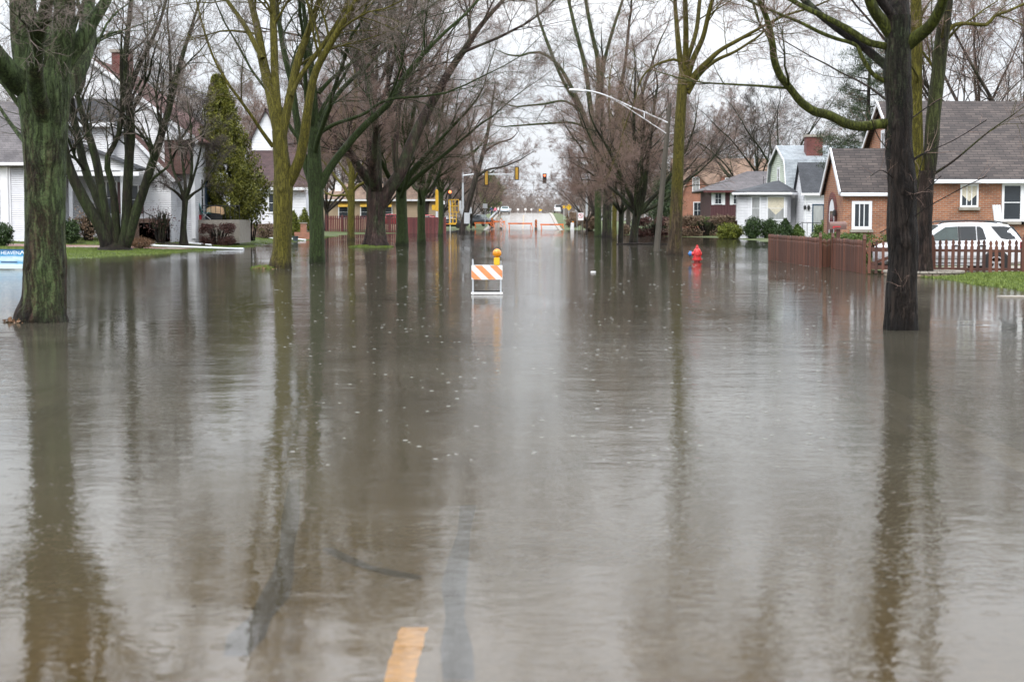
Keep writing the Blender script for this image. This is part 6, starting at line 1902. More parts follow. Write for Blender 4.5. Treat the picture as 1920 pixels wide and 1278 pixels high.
ST_CAR = [(0.0, 0.35, 0.62, 0, 0), (0.03, 0.25, 0.78, 0, 0), (0.12, 0.24, 0.88, 0, 0), (0.26, 0.24, 0.95, 0, 0), (0.29, 0.24, 0.96, 1.0, 0.12), (0.40, 0.24, 0.97, 1.42, 0.24), (0.55, 0.24, 0.98, 1.48, 0.25),
          (0.72, 0.24, 0.98, 1.42, 0.26), (0.86, 0.24, 0.98, 1.02, 0.15), (0.90, 0.24, 0.97, 0, 0), (0.98, 0.27, 0.90, 0, 0), (1.0, 0.38, 0.76, 0, 0)]
ST_JEEP = [(0.0, 0.45, 0.85, 0, 0), (0.03, 0.36, 1.0, 0, 0), (0.12, 0.34, 1.06, 0, 0), (0.27, 0.34, 1.10, 0, 0), (0.29, 0.34, 1.10, 1.18, 0.08), (0.37, 0.34, 1.10, 1.66, 0.17), (0.6, 0.34, 1.10, 1.74, 0.17),
           (0.93, 0.34, 1.10, 1.72, 0.18), (0.975, 0.34, 1.10, 1.22, 0.08), (0.99, 0.36, 1.06, 0, 0), (1.0, 0.46, 0.96, 0, 0)]
ST_TRUCK = [(0.0, 0.45, 0.85, 0, 0), (0.03, 0.36, 1.02, 0, 0), (0.24, 0.36, 1.10, 0, 0), (0.27, 0.36, 1.11, 1.2, 0.1), (0.35, 0.36, 1.11, 1.74, 0.2), (0.5, 0.36, 1.11, 1.78, 0.2), (0.58, 0.36, 1.11, 1.72, 0.2), (0.60, 0.36, 1.11, 1.2, 0.1), (0.62, 0.36, 1.08, 0, 0), (0.98, 0.38, 1.06, 0, 0), (1.0, 0.45, 1.0, 0, 0)]


def far_car(name, label, loc, rz, L, W, paint, st, wr=0.33, light=False):
    zt = max(s[3] for s in st); zl = st[len(st) // 2][2]
    r, side, S = loft_car(name, label, loc, rz, L, W, zt, paint, st, cat='car')
    a = [s for s in st if s[3] > s[2] + 0.02]
    X = lambda t: (t - 0.5) * L
    t0, t1 = a[0][0], a[-1][0]
    tt0 = next(s[0] for s in a if s[3] > zt - 0.1); tt1 = [s[0] for s in a if s[3] > zt - 0.12][-1]
    for sg in (-1, 1):
        mb = MB(); side_panel(mb, side, [(X(t0 + .04), zl + .03), (X((t0 + t1) / 2), zl + .03), (X(t1 - .03), zl + .04), (X(tt1), zt - .12), (X((t0 + t1) / 2), zt - .12), (X(tt0), zt - .13)], sg, 0.014)
        mb.build('side_glass', M['car_glass'], r)
        for t in (.18, .80):
            MB().lathe([(wr * .6, -.1), (wr, -.08), (wr, .08), (wr * .6, .1)], 18, (X(t), sg * (W / 2 - .1), wr), 'y').build('wheel', M['tyre'], r, True)
        MB().box(X(0.0) - .01, X(.03), sg * W * .36 - .13, sg * W * .36 + .13, .62, .78).build('headlight', M['glass_pale'], r, bevel=.03)
        MB().box(X(.97), X(1.0) + .012, sg * W * .40 - .09, sg * W * .40 + .09, .72, .92).build('tail_light', M['tail_red'], r, bevel=.02)
    wt = W / 2 - a[1][4]
    MB().slab([(X(t0) - .03, -wt * .98, zl + .08), (X(t0) - .03, wt * .98, zl + .08), (X(tt0) - .03, wt * .85, zt - .08), (X(tt0) - .03, -wt * .85, zt - .08)], -.04).build('windscreen', M['car_glass_light'], r)
    MB().slab([(X(t1) + .04, -wt * .95, zl + .1), (X(t1) + .04, wt * .95, zl + .1), (X(tt1) + .045, wt * .85, zt - .1), (X(tt1) + .045, -wt * .85, zt - .1)], -.04).build('rear_window', M['car_glass'], r)
    MB().box(X(0) - .02, X(.03), -W * .44, W * .44, .34, .58).build('bumper', M['black'], r, bevel=.03)
    return r


def rz_(x, y): return float(road_z(np.array([x]), np.array([y]))[0])


cx = px_x(947, 318)
far_car('oncoming_car', 'pale blue-white car facing the camera on the bridge crest', (cx, 318, rz_(cx, 318)), math.pi / 2, 4.4, 1.8, 'car_blue', ST_CAR)
cx = px_x(1047, 322)
far_car('parked_jeep', 'boxy white off-roader seen from behind on the bridge crest', (cx, 322, rz_(RC + 4, 322) + 0.05), -math.pi / 2, 4.0, 1.75, 'car_white', ST_JEEP)
cx = px_x(897, 243)
far_car('pickup_truck', 'dark pickup truck at the flooded corner behind the orange barricades', (cx, 243, gz(cx, 243)), 2.5, 5.2, 1.9, 'car_dark', ST_TRUCK, 0.36)
cx = px_x(842, 236)
far_car('dark_car', 'dark saloon car behind the yellow sign trailer', (cx, 236, gz(cx, 236)), 0.1, 4.5, 1.8, 'car_dark', ST_CAR)
cx = px_x(797, 196)
far_car('red_car', 'red car showing over the solid maroon fence', (cx, 196, gz(cx, 196) + 0.55), 0.0, 4.4, 1.8, 'car_red', ST_CAR)
cx = px_x(731, 196)
far_car('red_car', 'red and white car showing between the rough-barked and scarred trunks', (cx, 194, gz(cx, 194) + 0.55), 0.1, 4.4, 1.8, 'car_red', ST_CAR)

# ------------------------------------------------------------------ barricade with flasher
def stripes_board(root, name, w_, h_, y0, y1, z0, n, pitch_, m_a, m_b, slope=1.0, x0=None):
    """board with slanting stripes: base board, stripes are their own thin raised pieces in one part"""
    b = MB().box(-w_ / 2, w_ / 2, y0, y1, z0, z0 + h_).build(name, M[m_a], root)
    st = MB(); d = h_ * slope
    x = -w_ / 2 - d if x0 is None else x0
    def clip(poly, xa, xb):
        for s, lim in ((1, xa), (-1, xb)):
            o = []
            for i in range(len(poly)):
                p, q = poly[i], poly[(i + 1) % len(poly)]
                pi, qi = s * (p[0] - lim) >= 0, s * (q[0] - lim) >= 0
                if pi: o.append(p)
                if pi != qi:
                    f = (lim - p[0]) / (q[0] - p[0]); o.append((lim, p[1] + f * (q[1] - p[1])))
            poly = o
            if not poly: return poly
        return poly
    while x < w_ / 2:
        pl_ = clip([(x + d, z0 + 0.003), (x + d + pitch_ / 2, z0 + 0.003), (x + pitch_ / 2, z0 + h_ - 0.003), (x, z0 + h_ - 0.003)], -w_ / 2 + .003, w_ / 2 - .003)
        if len(pl_) > 2: st.prism(pl_, 'y', y0 - 0.003, y0 + 0.001)
        x += pitch_
    st.build('stripes', M[m_b], b)
    return b


bc = at(913, 552, 38.8)
br = thing('barricade', 'orange and white striped folding barricade with an amber flasher in the flooded road', 'barricade', (bc.x, 38.8, 0))
stripes_board(br, 'striped_panel', 0.75, 0.345, -0.02, 0.0, 0.365, 4, 0.36, 'refl_white', 'orange_pale', 1.0, x0=-0.375 - 0.345 * 1.0 + 0.06)
MB().box(-0.375, 0.375, 0.26, 0.28, 0.365, 0.71).build('rear_panel', M['refl_white'], br)
for x in (-0.345, 0.335):
    MB().bar((x, 0.018, -0.5), (x, 0.018, 0.86 if x < 0 else 0.70), 0.035, 0.035).build('leg', M['galv'], br)
    MB().bar((x, 0.42, -0.5), (x, 0.24, 0.80), 0.035, 0.035).build('leg', M['galv'], br)
MB().box(-0.385, 0.385, -0.028, 0.0, 0.012, 0.062).build('crossbar', M['refl_white'], br)
MB().box(-0.36, 0.36, 0.36, 0.385, 0.03, 0.08).build('crossbar', M['black'], br)
fl = MB().box(0.17, 0.31, -0.04, 0.06, 0.712, 0.90).build('flasher', M['sign_yellow'], br, bevel=0.012)
MB().lathe([(0.0, -0.075), (0.055, -0.07), (0.09, -0.045), (0.105, -0.01), (0.105, 0.03), (0.09, 0.065), (0.055, 0.09), (0.0, 0.095)], 22, (0.245, 0.01, 1.005), 'y').build('lens', M['amber_lens'], fl, True)

# ------------------------------------------------------------------ hydrant
hc = at(1307, 490, 67.0)
hy = thing('fire_hydrant', 'red fire hydrant with a blue side cap, standing in the flood', 'hydrant', (hc.x, 67.0, 0.0))
MB().lathe([(0.14, -0.45), (0.14, 0.06), (0.215, 0.065), (0.215, 0.13), (0.17, 0.135), (0.165, 0.40), (0.155, 0.45), (0.13, 0.51), (0.085, 0.56), (0.05, 0.575), (0.05, 0.60), (0.075, 0.605), (0.06, 0.64), (0.035, 0.65), (0.03, 0.70), (0.0, 0.705)], 20).build('barrel', M['hydrant_red'], hy, True)
MB().lathe([(0.0, -0.22), (0.08, -0.215), (0.095, -0.18), (0.095, -0.10)], 16, (0.0, 0, 0.33), 'y').build('front_outlet', M['hydrant_red'], hy, True)
MB().lathe([(0.07, 0.16), (0.075, 0.19)], 14, (0, 0, 0.33), 'x').build('side_outlet', M['hydrant_red'], hy, True)
MB().lathe([(0.08, -0.24), (0.085, -0.14)], 14, (0, 0, 0.33), 'x').build('side_outlet', M['hydrant_red'], hy, True)
cp = MB().lathe([(0.0, -0.385), (0.04, -0.38), (0.04, -0.345), (0.105, -0.335), (0.115, -0.30), (0.115, -0.242)], 14, (0, 0, 0.33), 'x').build('side_cap', M['hydrant_blue'], hy, True)
MB().tube([(-0.31, -0.02, 0.23), (-0.30, -0.02, 0.16), (-0.25, -0.02, 0.10), (-0.18, -0.03, 0.08)], 0.01, 6).build('chain', M['dark_metal'], hy, True)
MB().bar((-0.018, 0, 0.68), (0.018, 0, 0.68), 0.05, 0.05).build('operating_nut', M['hydrant_red'], hy)

# ------------------------------------------------------------------ street lamp on a wooden pole
PYl = 87.7
pb = at(1231, 470, PYl); pt = at(1256, 193, PYl)
lp = thing('street_lamp', 'leaning wooden pole with a long pale curved lamp arm over the road', 'street lamp', (pb.x, PYl, 0))
d = pt - Vector((pb.x, PYl, 0))
MB().tube([(-d.x * .05, 0, -d.z * .05), (d.x * .5, 0, d.z * .5), (d.x, 0, d.z)], [0.17, 0.145, 0.115], 14).build('pole', M['pole_wood'], lp, True)
def lpp(px, py): v = at(px, py, PYl - 0.1); return (v.x - pb.x, v.y - PYl, v.z)
up_ = catmull(np.array([lpp(*q) for q in ((1252, 230), (1230, 220), (1210, 211), (1190, 203), (1172, 195), (1150, 185), (1130, 177), (1112, 172), (1094, 169))]), 24)
MB().tube([tuple(p) for p in up_], 0.036, 10).build('lamp_arm', M['white_metal'], lp, True)
lo_ = catmull(np.array([lpp(*q) for q in ((1249, 250), (1228, 236), (1207, 222), (1190, 211), (1172, 199), (1150, 187))]), 16)
MB().tube([tuple(p) for p in lo_], 0.025, 8).build('arm_brace', M['white_metal'], lp, True)
a_ = lpp(1208, 211); b_ = lpp(1208, 222); MB().tube([a_, b_], 0.03, 8).build('arm_strut', M['white_metal'], lp, True)
hv = Vector(lpp(1081, 169.5))
hd = MB()
prof = [(-0.42, .02, .01), (-0.38, .10, .055), (-0.25, .16, .085), (0.0, .17, .09), (0.22, .12, .075), (0.36, .06, .05), (0.44, .045, .045)]
V = []; F = []; n = 12
for x, wy, hz_ in prof:
    for k in range(n):
        a = 6.283 * k / n; V.append((x, wy * math.cos(a), hz_ * math.sin(a)))
for i in range(len(prof) - 1):
    for k in range(n): F.append((i * n + k, i * n + (k + 1) % n, (i + 1) * n + (k + 1) % n, (i + 1) * n + k))
F += [tuple(range(n)), tuple(range(len(V) - 1, len(V) - n - 1, -1))]
ho = hd.add(V, F).build('lamp_head', M['white_metal'], lp, True); ho.location = hv; ho.rotation_euler = (0, 0.08, 0)
V2 = [(x * .8 - 0.06, wy * .8, -0.11 * math.sin(math.pi * i / 6) - 0.03) for i, (x, wy, _) in enumerate(prof)] + [(x * .8 - .06, -wy * .8, -0.11 * math.sin(math.pi * i / 6) - 0.03) for i, (x, wy, _) in enumerate(prof)]
MB().lathe([(0.0, -0.17), (0.08, -0.15), (0.125, -0.07), (0.13, -0.02)], 14, (-0.12, 0, 0)).build('lens', M['glass_pale'], ho, True)

# ------------------------------------------------------------------ yard sign
sgx = at(16, 405, 57.0).x
ys = thing('yard_sign', 'blue and white yard sign with white lettering beside the thick mossy trunk', 'sign', (sgx, 57.0, 0.0), 0.0)
m, nt, p_ = new_mat('printed sky blue banner'); L = nt.links.new
t = N(nt, 'ShaderNodeTexCoord'); s_ = N(nt, 'ShaderNodeSeparateXYZ'); L(t.outputs['Object'], s_.inputs[0])
mpn = N(nt, 'ShaderNodeMapping'); mpn.inputs['Scale'].default_value = (1.2, 1, 6); L(t.outputs['Object'], mpn.inputs['Vector'])
nn_ = N(nt, 'ShaderNodeTexNoise', Scale=2.0, Detail=4.0); L(mpn.outputs['Vector'], nn_.inputs['Vector'])
ad = N(nt, 'ShaderNodeMath', operation='MULTIPLY_ADD'); L(nn_.outputs['Fac'], ad.inputs[0]); ad.inputs[1].default_value = 0.16; L(s_.outputs[2], ad.inputs[2])
r = ramp(nt, [(0.10, (0.55, 0.66, 0.74)), (0.25, (0.60, 0.74, 0.84)), (0.33, (0.10, 0.33, 0.55)), (0.45, (0.62, 0.76, 0.86)), (0.58, (0.05, 0.28, 0.52)), (0.80, (0.015, 0.09, 0.22))]); L(ad.outputs[0], r.inputs['Fac'])
L(r.outputs['Color'], p_.inputs['Base Color']); p_.inputs['Roughness'].default_value = 0.35
M['banner'] = m
sb = MB().box(-0.72, 0.66, -0.012, 0.012, 0.03, 0.72).build('sign_board', M['banner'], ys)
for x in (-0.55, 0.5): MB().tube([(x, 0.025, -0.4), (x, 0.025, 0.6)], 0.012, 6).build('stake', M['galv'], ys)
M['ink_white'] = mat('white ink', (0.82, 0.84, 0.87), 0.5, var=0.03)
M['ink_blue'] = mat('dark blue ink', (0.02, 0.08, 0.18), 0.5, var=0.05)
text('HEAVEN', 0.185, M['ink_white'], sb, (-0.31, -0.0145, 0.585), (math.pi / 2, 0, 0), align='LEFT')
text("WHAT'S IT REALLY LIKE?", 0.085, M['ink_white'], sb, (-0.31, -0.0145, 0.44), (math.pi / 2, 0, 0), align='LEFT')
MB().prism([(0.36, 0.53), (0.40, 0.53), (0.46, 0.62), (0.52, 0.53), (0.56, 0.53), (0.46, 0.68)], 'y', -0.0145, -0.0125).build('emblem', M['ink_white'], sb)
MB().box(-0.30, 0.28, -0.0145, -0.0125, 0.235, 0.285).build('caption_strip', M['ink_blue'], sb)

# ------------------------------------------------------------------ mailbox and things in the gardens
mbx = at(1572, 423, 57.6)
ml = thing('mailbox', 'brown metal mailbox with a red flag on a wooden post behind the cedar fence', 'mailbox', (mbx.x, 57.6, 0))
MB().box(-0.06, 0.06, -0.06, 0.06, -0.2, 1.42).build('post', M['cedar'], ml)
pr_ = [(-0.125, 0.0), (0.125, 0.0)] + [(0.125 * math.cos(a), 0.15 + 0.12 * math.sin(a)) for a in np.linspace(0, math.pi, 9)]
MB().prism([(y, z + 1.425) for y, z in pr_], 'x', -0.33, 0.27).build('box', M['mail_brown'], ml, True)
MB().box(-0.22, 0.05, -0.14, -0.128, 1.50, 1.54).box(-0.22, -0.17, -0.14, -0.128, 1.46, 1.50).build('flag', M['sign_red'], ml)

ch = thing('lawn_chair', 'teal webbed folding chair on the side porch', 'chair', (px_x(386, 101.6), 101.6, 1.67), 0.25)
MB().add([(-0.22, -.24, .42), (-0.42, -.24, 1.02), (-0.42, .24, 1.02), (-0.22, .24, .42), (-0.20, -.24, .42), (-0.40, -.24, 1.03), (-0.40, .24, 1.03), (-0.20, .24, .42)], [(0, 1, 2, 3), (4, 7, 6, 5), (0, 4, 5, 1), (3, 2, 6, 7), (1, 5, 6, 2), (0, 3, 7, 4)]).build('backrest', M['teal'], ch)
MB().box(-.22, .28, -.24, .24, .40, .425).build('seat', M['teal'], ch)
for y in (-.26, .26):
    MB().tube([(-.3, y, 0), (.25, y, .62), (-.32, y, .64)], .014, 6).build('leg', M['white_metal'], ch)
    MB().tube([(.3, y, 0), (-.2, y, .42)], .014, 6).build('leg', M['white_metal'], ch)
gt = thing('covered_grill', 'grill under a tan cover beside the teal chair', 'grill', (px_x(403, 102.2), 102.2, 1.67))
MB().prism([(-.45, .0), (.45, .0), (.48, .55), (.40, .70), (.1, .78), (-.3, .74), (-.48, .6)], 'y', -.28, .28).build('cart', M['black'], gt, bevel=.04)
MB().prism([(-.52, .42), (.56, .30), (.55, .66), (.42, .80), (.05, .86), (-.35, .80), (-.52, .66)], 'y', -.32, .32).build('cover', mat('tan cover', (0.62, 0.42, 0.25), .8), gt, bevel=.06)
rb = thing('red_bin', 'small red bucket at the foot of the porch door', 'bucket', (px_x(375, 101.4), 101.4, 1.67))
MB().lathe([(.12, 0), (.16, .28), (.17, .30), (.15, .30), (.12, .05)], 14).build('bin', M['sign_red'], rb, True)
MB().tube([(-.16, 0, .28), (-.1, 0, .40), (.1, 0, .40), (.16, 0, .28)], .008, 6).build('handle', M['galv'], rb)


def pipe(label, a, b, Ya, Yb, r=0.06, lift=0.07):
    pa = at(*a, Ya); pb_ = at(*b, Yb)
    za = gz(pa.x, Ya) + lift; zb = gz(pb_.x, Yb) + lift
    t = thing('drain_pipe', label, 'drain pipe', (pa.x, Ya, max(za, .04)), group='white drain pipes on the left lawn')
    e = Vector((pb_.x - pa.x, Yb - Ya, max(zb, .04) - max(za, .04)))
    MB().tube([(0, 0, 0), tuple(e * .5), tuple(e)], r, 10).build('pipe', M['white_metal'], t, True)
    MB().tube([tuple(e * .97), tuple(e * 1.01)], r * 1.25, 10).build('coupling', M['white_metal'], t, True)


pipe('long white drain pipe lying across the lawn below the mulch bed tree', (275, 453), (455, 461), 92.5, 90.5)
pipe('short white drain pipe by the foot of the slanting stems', (250, 440), (290, 446), 94, 92.8)
pipe('white drain pipe lying against the side porch behind the plum bush', (347, 439), (395, 442), 98.6, 97.6)
pipe('white drain pipe on the grass left of the olive trunk', (500, 431), (512, 433), 128.5, 127)
pipe('white drain pipe between the olive and green trunks', (545, 434), (572, 438), 127, 124.5)
for px, py, lab in ((554, 452, 'grey bucket in the water right of the olive trunk'), (577, 449, 'grey bucket in the water left of the green trunk')):
    q = onz(px, py, 0.0)
    b = thing('bucket', lab, 'bucket', (q.x, q.y, -0.05), group='grey buckets in the flood')
    MB().lathe([(.15, 0), (.24, .42), (.26, .44), (.23, .44), (.15, .04)], 16).build('pail', M['plastic_grey'], b, True)
    MB().tube([(-.25, 0, .42), (-.15, -.12, .36), (.15, -.12, .36), (.25, 0, .42)], .01, 6).build('handle', M['galv'], b)
q = onz(381, 462, 0.05)
sp = thing('tree_stump', 'small cut stump at the edge of the left lawn', 'stump', (q.x, q.y, 0.02))
MB().lathe([(.16, -.1), (.14, .02), (.125, .16), (.12, .2)], 12).build('trunk', M['bark_grey'], sp)
MB().lathe([(.118, .2), (.1, .21)], 12).build('cut_face', M['cedar'], sp)
q = onz(102, 603, 0.0)
gl = thing('garden_light', 'tiny white garden stake light at the foot of the thick mossy trunk', 'garden light', (q.x, q.y, 0))
MB().tube([(0, 0, -.2), (0, 0, .08)], .008, 6).build('stake', M['leaf_hedge'], gl)
MB().lathe([(.02, .08), (.045, .09), (.04, .12), (0, .135)], 12).build('lens', M['refl_white'], gl, True)
q = onz(1112, 510, 0.0)
fd = thing('floating_litter', 'scrap of white litter floating on the flood right of the barricade', 'litter', (q.x, q.y, 0), 0.3)
MB().prism([(-.10, -.02), (-.03, -.05), (.06, -.03), (.11, .01), (.02, .05), (-.07, .03)], 'z', -.01, .03).build('scrap', M['refl_white'], fd, bevel=.008)
q = onz(1200, 458, 0.0)
fb = thing('floating_branch', 'thin branch floating in the water below the domed tree', 'branch', (q.x, q.y, 0), 0.05)
MB().tube([(-1.6, 0, .02), (-.4, .1, .05), (.9, -.05, .03), (2.4, .1, .04)], [.04, .05, .04, .015], 7).tube([(.2, 0, .04), (.9, .35, .12), (1.5, .5, .10)], [.03, .02, .008], 6).build('stick', M['bark_grey'], fb, True)
q = onz(1896, 557, 0.0)
ck = thing('kerb_stone', 'pale slab corner breaking the water at the right edge', 'slab', (q.x, q.y, 0))
MB().box(-.3, .6, -.2, .2, -.2, .035).build('slab', M['concrete'], ck, bevel=.02)
# ------------------------------------------------------------------ the closed intersection
def sgn_at(px, Y): return px_x(px, Y)


def signal(name, label, x, y, z, nl, faces, lit=None, group=None, rz=0):
    """traffic signal head: nl lamps; faces=-1 shows its lenses to the camera, +1 its back"""
    r = thing(name, label, 'traffic signal', (x, y, z), rz, group)
    Hh = 0.36 * nl
    MB().box(-.17, .17, -.10, .10, 0, Hh).build('housing', M['signal_yellow'], r, bevel=.02)
    MB().box(-.26, .26, -.02 if faces < 0 else -.13, .0 if faces < 0 else -.11, -.08, Hh + .08).build('backplate', M['black'], r) if faces < 0 else \
        MB().box(-.27, .27, .11, .13, -.09, Hh + .09).build('backplate', M['black'], r)
    if faces < 0:
        MB().box(-.175, .175, -.115, -.102, 0.01, Hh - .01).build('front_plate', M['black'], r)
    for k in range(nl):
        zc = .18 + .36 * k
        if faces < 0:
            mm = M['lamp_red'] if lit == k else M['black']
            v = MB().lathe([(.13, -.24), (.14, -.24), (.14, -.115), (.13, -.115)], 16, (0, 0, zc), 'y', False).build('visor', M['black'], r, True)
            MB().lathe([(0, -.145), (.06, -.14), (.125, -.118)], 16, (0, 0, zc), 'y').build('lens', mm, v, True)
        else:
            MB().box(-.14, .14, -.135, -.102, zc - .13, zc + .13).build('door', M['signal_yellow'], r, bevel=.02)
    return r


YI = 196.0
gp = thing('signal_mast', 'grey steel signal mast with a horizontal arm over the closed road', 'signal mast', (sgn_at(868, YI), YI, 0))
zt = at(868, 322, YI).z
zarm = at(900, 327, YI).z
MB().tube([(0, 0, -.3), (0, 0, zt)], [.17, .11], 14).build('pole', M['galv'], gp, True)
x1 = sgn_at(986, YI) - gp.location.x
MB().tube([(0, 0, zarm - .15), (1.2, 0, zarm), (x1 * .6, 0, zarm), (x1, 0, zarm)], [.10, .085, .06, .04], 10).build('mast_arm', M['galv'], gp, True)
MB().lathe([(.26, -.1), (.26, .04), (.2, .1), (.17, .12)], 14).build('base', M['galv'], gp, True)
signal('traffic_signal', 'tall yellow signal seen from behind, at the left of the mast arm', sgn_at(912, YI), YI - .22, at(912, 346.5, YI).z, 5, 1)
signal('traffic_signal', 'shorter yellow signal seen from behind, at the tip of the mast arm', sgn_at(969, YI), YI - .22, at(969, 336.5, YI).z, 4, 1)
Y2 = 214.0
gp2 = thing('signal_mast', 'far signal mast with its arm reaching in from the right row of trees', 'signal mast', (sgn_at(1100, Y2), Y2, 0))
z2 = at(1020, 335, Y2).z
MB().tube([(0, 0, -.3), (0, 0, z2 + .3)], [.17, .12], 14).build('pole', M['galv'], gp2, True)
x1 = sgn_at(1013, Y2) - gp2.location.x
MB().tube([(0, 0, z2), (x1 * .5, 0, z2 + .05), (x1, 0, z2)], [.10, .07, .04], 10).build('mast_arm', M['galv'], gp2, True)
signal('traffic_signal', 'black-fronted signal showing a red light over the road', sgn_at(1021, Y2), Y2 - .16, at(1021, 342, Y2).z, 3, -1, lit=2)
# yellow signal post at the left corner
Y3 = 181
ps = thing('signal_post', 'yellow and white pedestal signal post at the end of the maroon fence', 'signal post', (sgn_at(819, Y3), Y3, 0))
MB().tube([(0, 0, -.3), (0, 0, 2.5)], .13, 12).build('post', M['white_metal'], ps, True)
MB().box(-.15, .19, -.16, .16, 2.45, 4.75).build('housing', M['yellow'], ps, bevel=.03)
MB().box(-.55, -.16, -.2, .14, 2.55, 3.15).build('pedestrian_head', M['yellow'], ps, bevel=.03)
MB().lathe([(.0, 4.9), (.10, 4.88), (.13, 4.76)], 10).build('cap', M['yellow'], ps, True)
Y4 = 206
pd = thing('pedestrian_signal', 'slim post with a black signal head glowing red-orange', 'pedestrian signal', (sgn_at(844, Y4), Y4, 0))
MB().tube([(0, 0, -.3), (0, 0, 3.9)], .06, 10).build('post', M['white_metal'], pd, True)
MB().box(-.2, .2, -.14, .14, 3.9, 4.7).build('housing', M['black'], pd, bevel=.03)
MB().lathe([(0, -.30), (.10, -.28), (.19, -.22), (.2, -.15)], 16, (0, 0, 4.98), 'y').build('lens', M['lamp_red_dim'], pd, True)
MB().lathe([(.21, -.2), (.22, .12), (.15, .15)], 14, (0, 0, 4.98), 'y').build('lamp_housing', M['black'], pd, True)
Y5 = 203
tr = thing('sign_trailer', 'yellow tubular sign trailer with a raised cage at the flooded corner', 'sign trailer', (sgn_at(851, Y5), Y5, at(851, 424, Y5).z))
fr_ = MB()
for x in (-.55, -.12, .3): fr_.bar((x, 0, 0.4), (x, 0, 1.9 if x == .3 else 3.0), .09)
for x in (-.62, -.25, .15, .62): fr_.bar((x, -.05, 1.75), (x, -.05, 3.35), .08)
for z in (1.75, 2.55, 3.35): fr_.bar((-.66, -.05, z), (.66, -.05, z), .08)
for z in (.9, 1.35): fr_.bar((-.55, 0, z), (.3, 0, z), .07)
fr_.build('cage', M['yellow'], tr)
MB().box(-.65, .75, -.35, .35, .18, .42).build('chassis', M['yellow'], tr, bevel=.04)
MB().bar((-.65, 0, .28), (-2.2, 0, .30), .1).build('drawbar', M['orange'], tr)
for x in (.55,): MB().lathe([(.15, -.1), (.28, -.08), (.28, .08), (.15, .1)], 16, (x, -.42, .2), 'y').build('wheel', M['tyre'], tr, True)
MB().box(.66, .95, -.06, .0, 1.9, 3.2).build('side_panel', M['sign_back'], tr)


def post_sign(name, label, px, Y, z0, pyt, w_, h_, m, shape='rect', facing=True, lean=0.0, post=True, cat='road sign', post_m='galv', group=None, zg=None):
    """sign plate on a post; pyt = photo row of the plate centre"""
    x = px_x(px, Y); zc = at(px, pyt, Y).z
    g0 = zg if zg is not None else min(gz(x, Y), rz_(x, Y) if abs(x - RC) < 5 else 9)
    r = thing(name, label, cat, (x, Y, g0), 0, group)
    r.rotation_euler = (0, lean, 0)
    zc -= g0
    if post: MB().tube([(0, .03, -.3), (0, .03, zc + h_ * .3)], .03, 8).build('post', M[post_m], r, True)
    if shape == 'rect': poly = [(-w_ / 2, -h_ / 2), (w_ / 2, -h_ / 2), (w_ / 2, h_ / 2), (-w_ / 2, h_ / 2)]
    elif shape == 'diamond': poly = [(0, -h_ / 2), (w_ / 2, 0), (0, h_ / 2), (-w_ / 2, 0)]
    elif shape == 'pennant': poly = [(-w_ / 2, -h_ / 2), (w_ / 2, 0), (-w_ / 2, h_ / 2)]
    b = MB().prism([(a, c + zc) for a, c in poly], 'y', -.012, .0).build('plate', M[m], r)
    return r, b, zc


r, b, zc = post_sign('parking_sign', 'white no-parking sign with a red ring on the right of the flooded road', 1089, 172, 0, 406, .58, .80, 'refl_white', post_m='pole_wood')
MB().lathe([(.20, -.016), (.25, -.016), (.25, -.0125), (.20, -.0125), (.20, -.016)], 24, (0, 0, zc + .08), 'y', False).bar((-.16, -.0145, zc + .24), (.16, -.0145, zc - .08), .004, .05, (0, 0, 1)).build('ring', M['sign_red'], b)
text('P', .34, M['black'], b, (0, -.0135, zc + .08), (math.pi / 2, 0, 0), ext=.001)
MB().box(.10, .26, .02, .20, -.3, 1.6).build('marker_post', M['pole_wood'], r)
r, b, zc = post_sign('speed_limit_sign', 'white speed limit 25 sign by the right kerb', 1082, 224, 0, 391, .55, .72, 'sign_back')
text('25', .34, M['black'], b, (0, -.0145, zc - .13), (math.pi / 2, 0, 0), ext=.001)
text('SPEED', .13, M['black'], b, (0, -.0145, zc + .25), (math.pi / 2, 0, 0), ext=.001)
text('LIMIT', .13, M['black'], b, (0, -.0145, zc + .12), (math.pi / 2, 0, 0), ext=.001)
r, b, zc = post_sign('warning_sign', 'yellow diamond warning sign beside the right lane', 1066.5, 248, 0, 388.5, .98, .98, 'sign_yellow', 'diamond')
MB().prism([(-.13, zc - .25), (-.07, zc - .25), (-.11, zc), (-.07, zc + .25), (-.13, zc + .25), (-.17, zc)], 'y', -.016, -.0125).prism([(.13, zc - .25), (.07, zc - .25), (.11, zc), (.07, zc + .25), (.13, zc + .25), (.17, zc)], 'y', -.016, -.0125).build('symbol', M['black'], b)
post_sign('warning_sign', 'small orange-yellow sign just left of the yellow diamond', 1057.5, 275, 0, 388, .42, .50, 'yellow')
post_sign('blank_sign', 'white sign back on a leaning post at the flooded corner, nearer one', 874.5, 178, 0, 409, .62, 1.2, 'sign_back', lean=0.03, post_m='dark_metal')
post_sign('blank_sign', 'tilted grey sign back just right of the nearer white one', 884.5, 186, 0, 394.5, .58, .75, 'sign_back', lean=-0.10, post_m='dark_metal')
post_sign('blank_sign', 'small pale sign back on the far left corner', 909.5, 226, 0, 386, .62, .62, 'sign_back')
post_sign('blank_sign', 'small sign back among the dark cars on the far corner', 866, 215, 0, 396, .40, .70, 'sign_back')
post_sign('path_light', 'slim grey post with a white cap near the slim green tree', 832.5, 190, 0, 380, .22, .40, 'refl_white', post_m='dark_metal', cat='marker post')
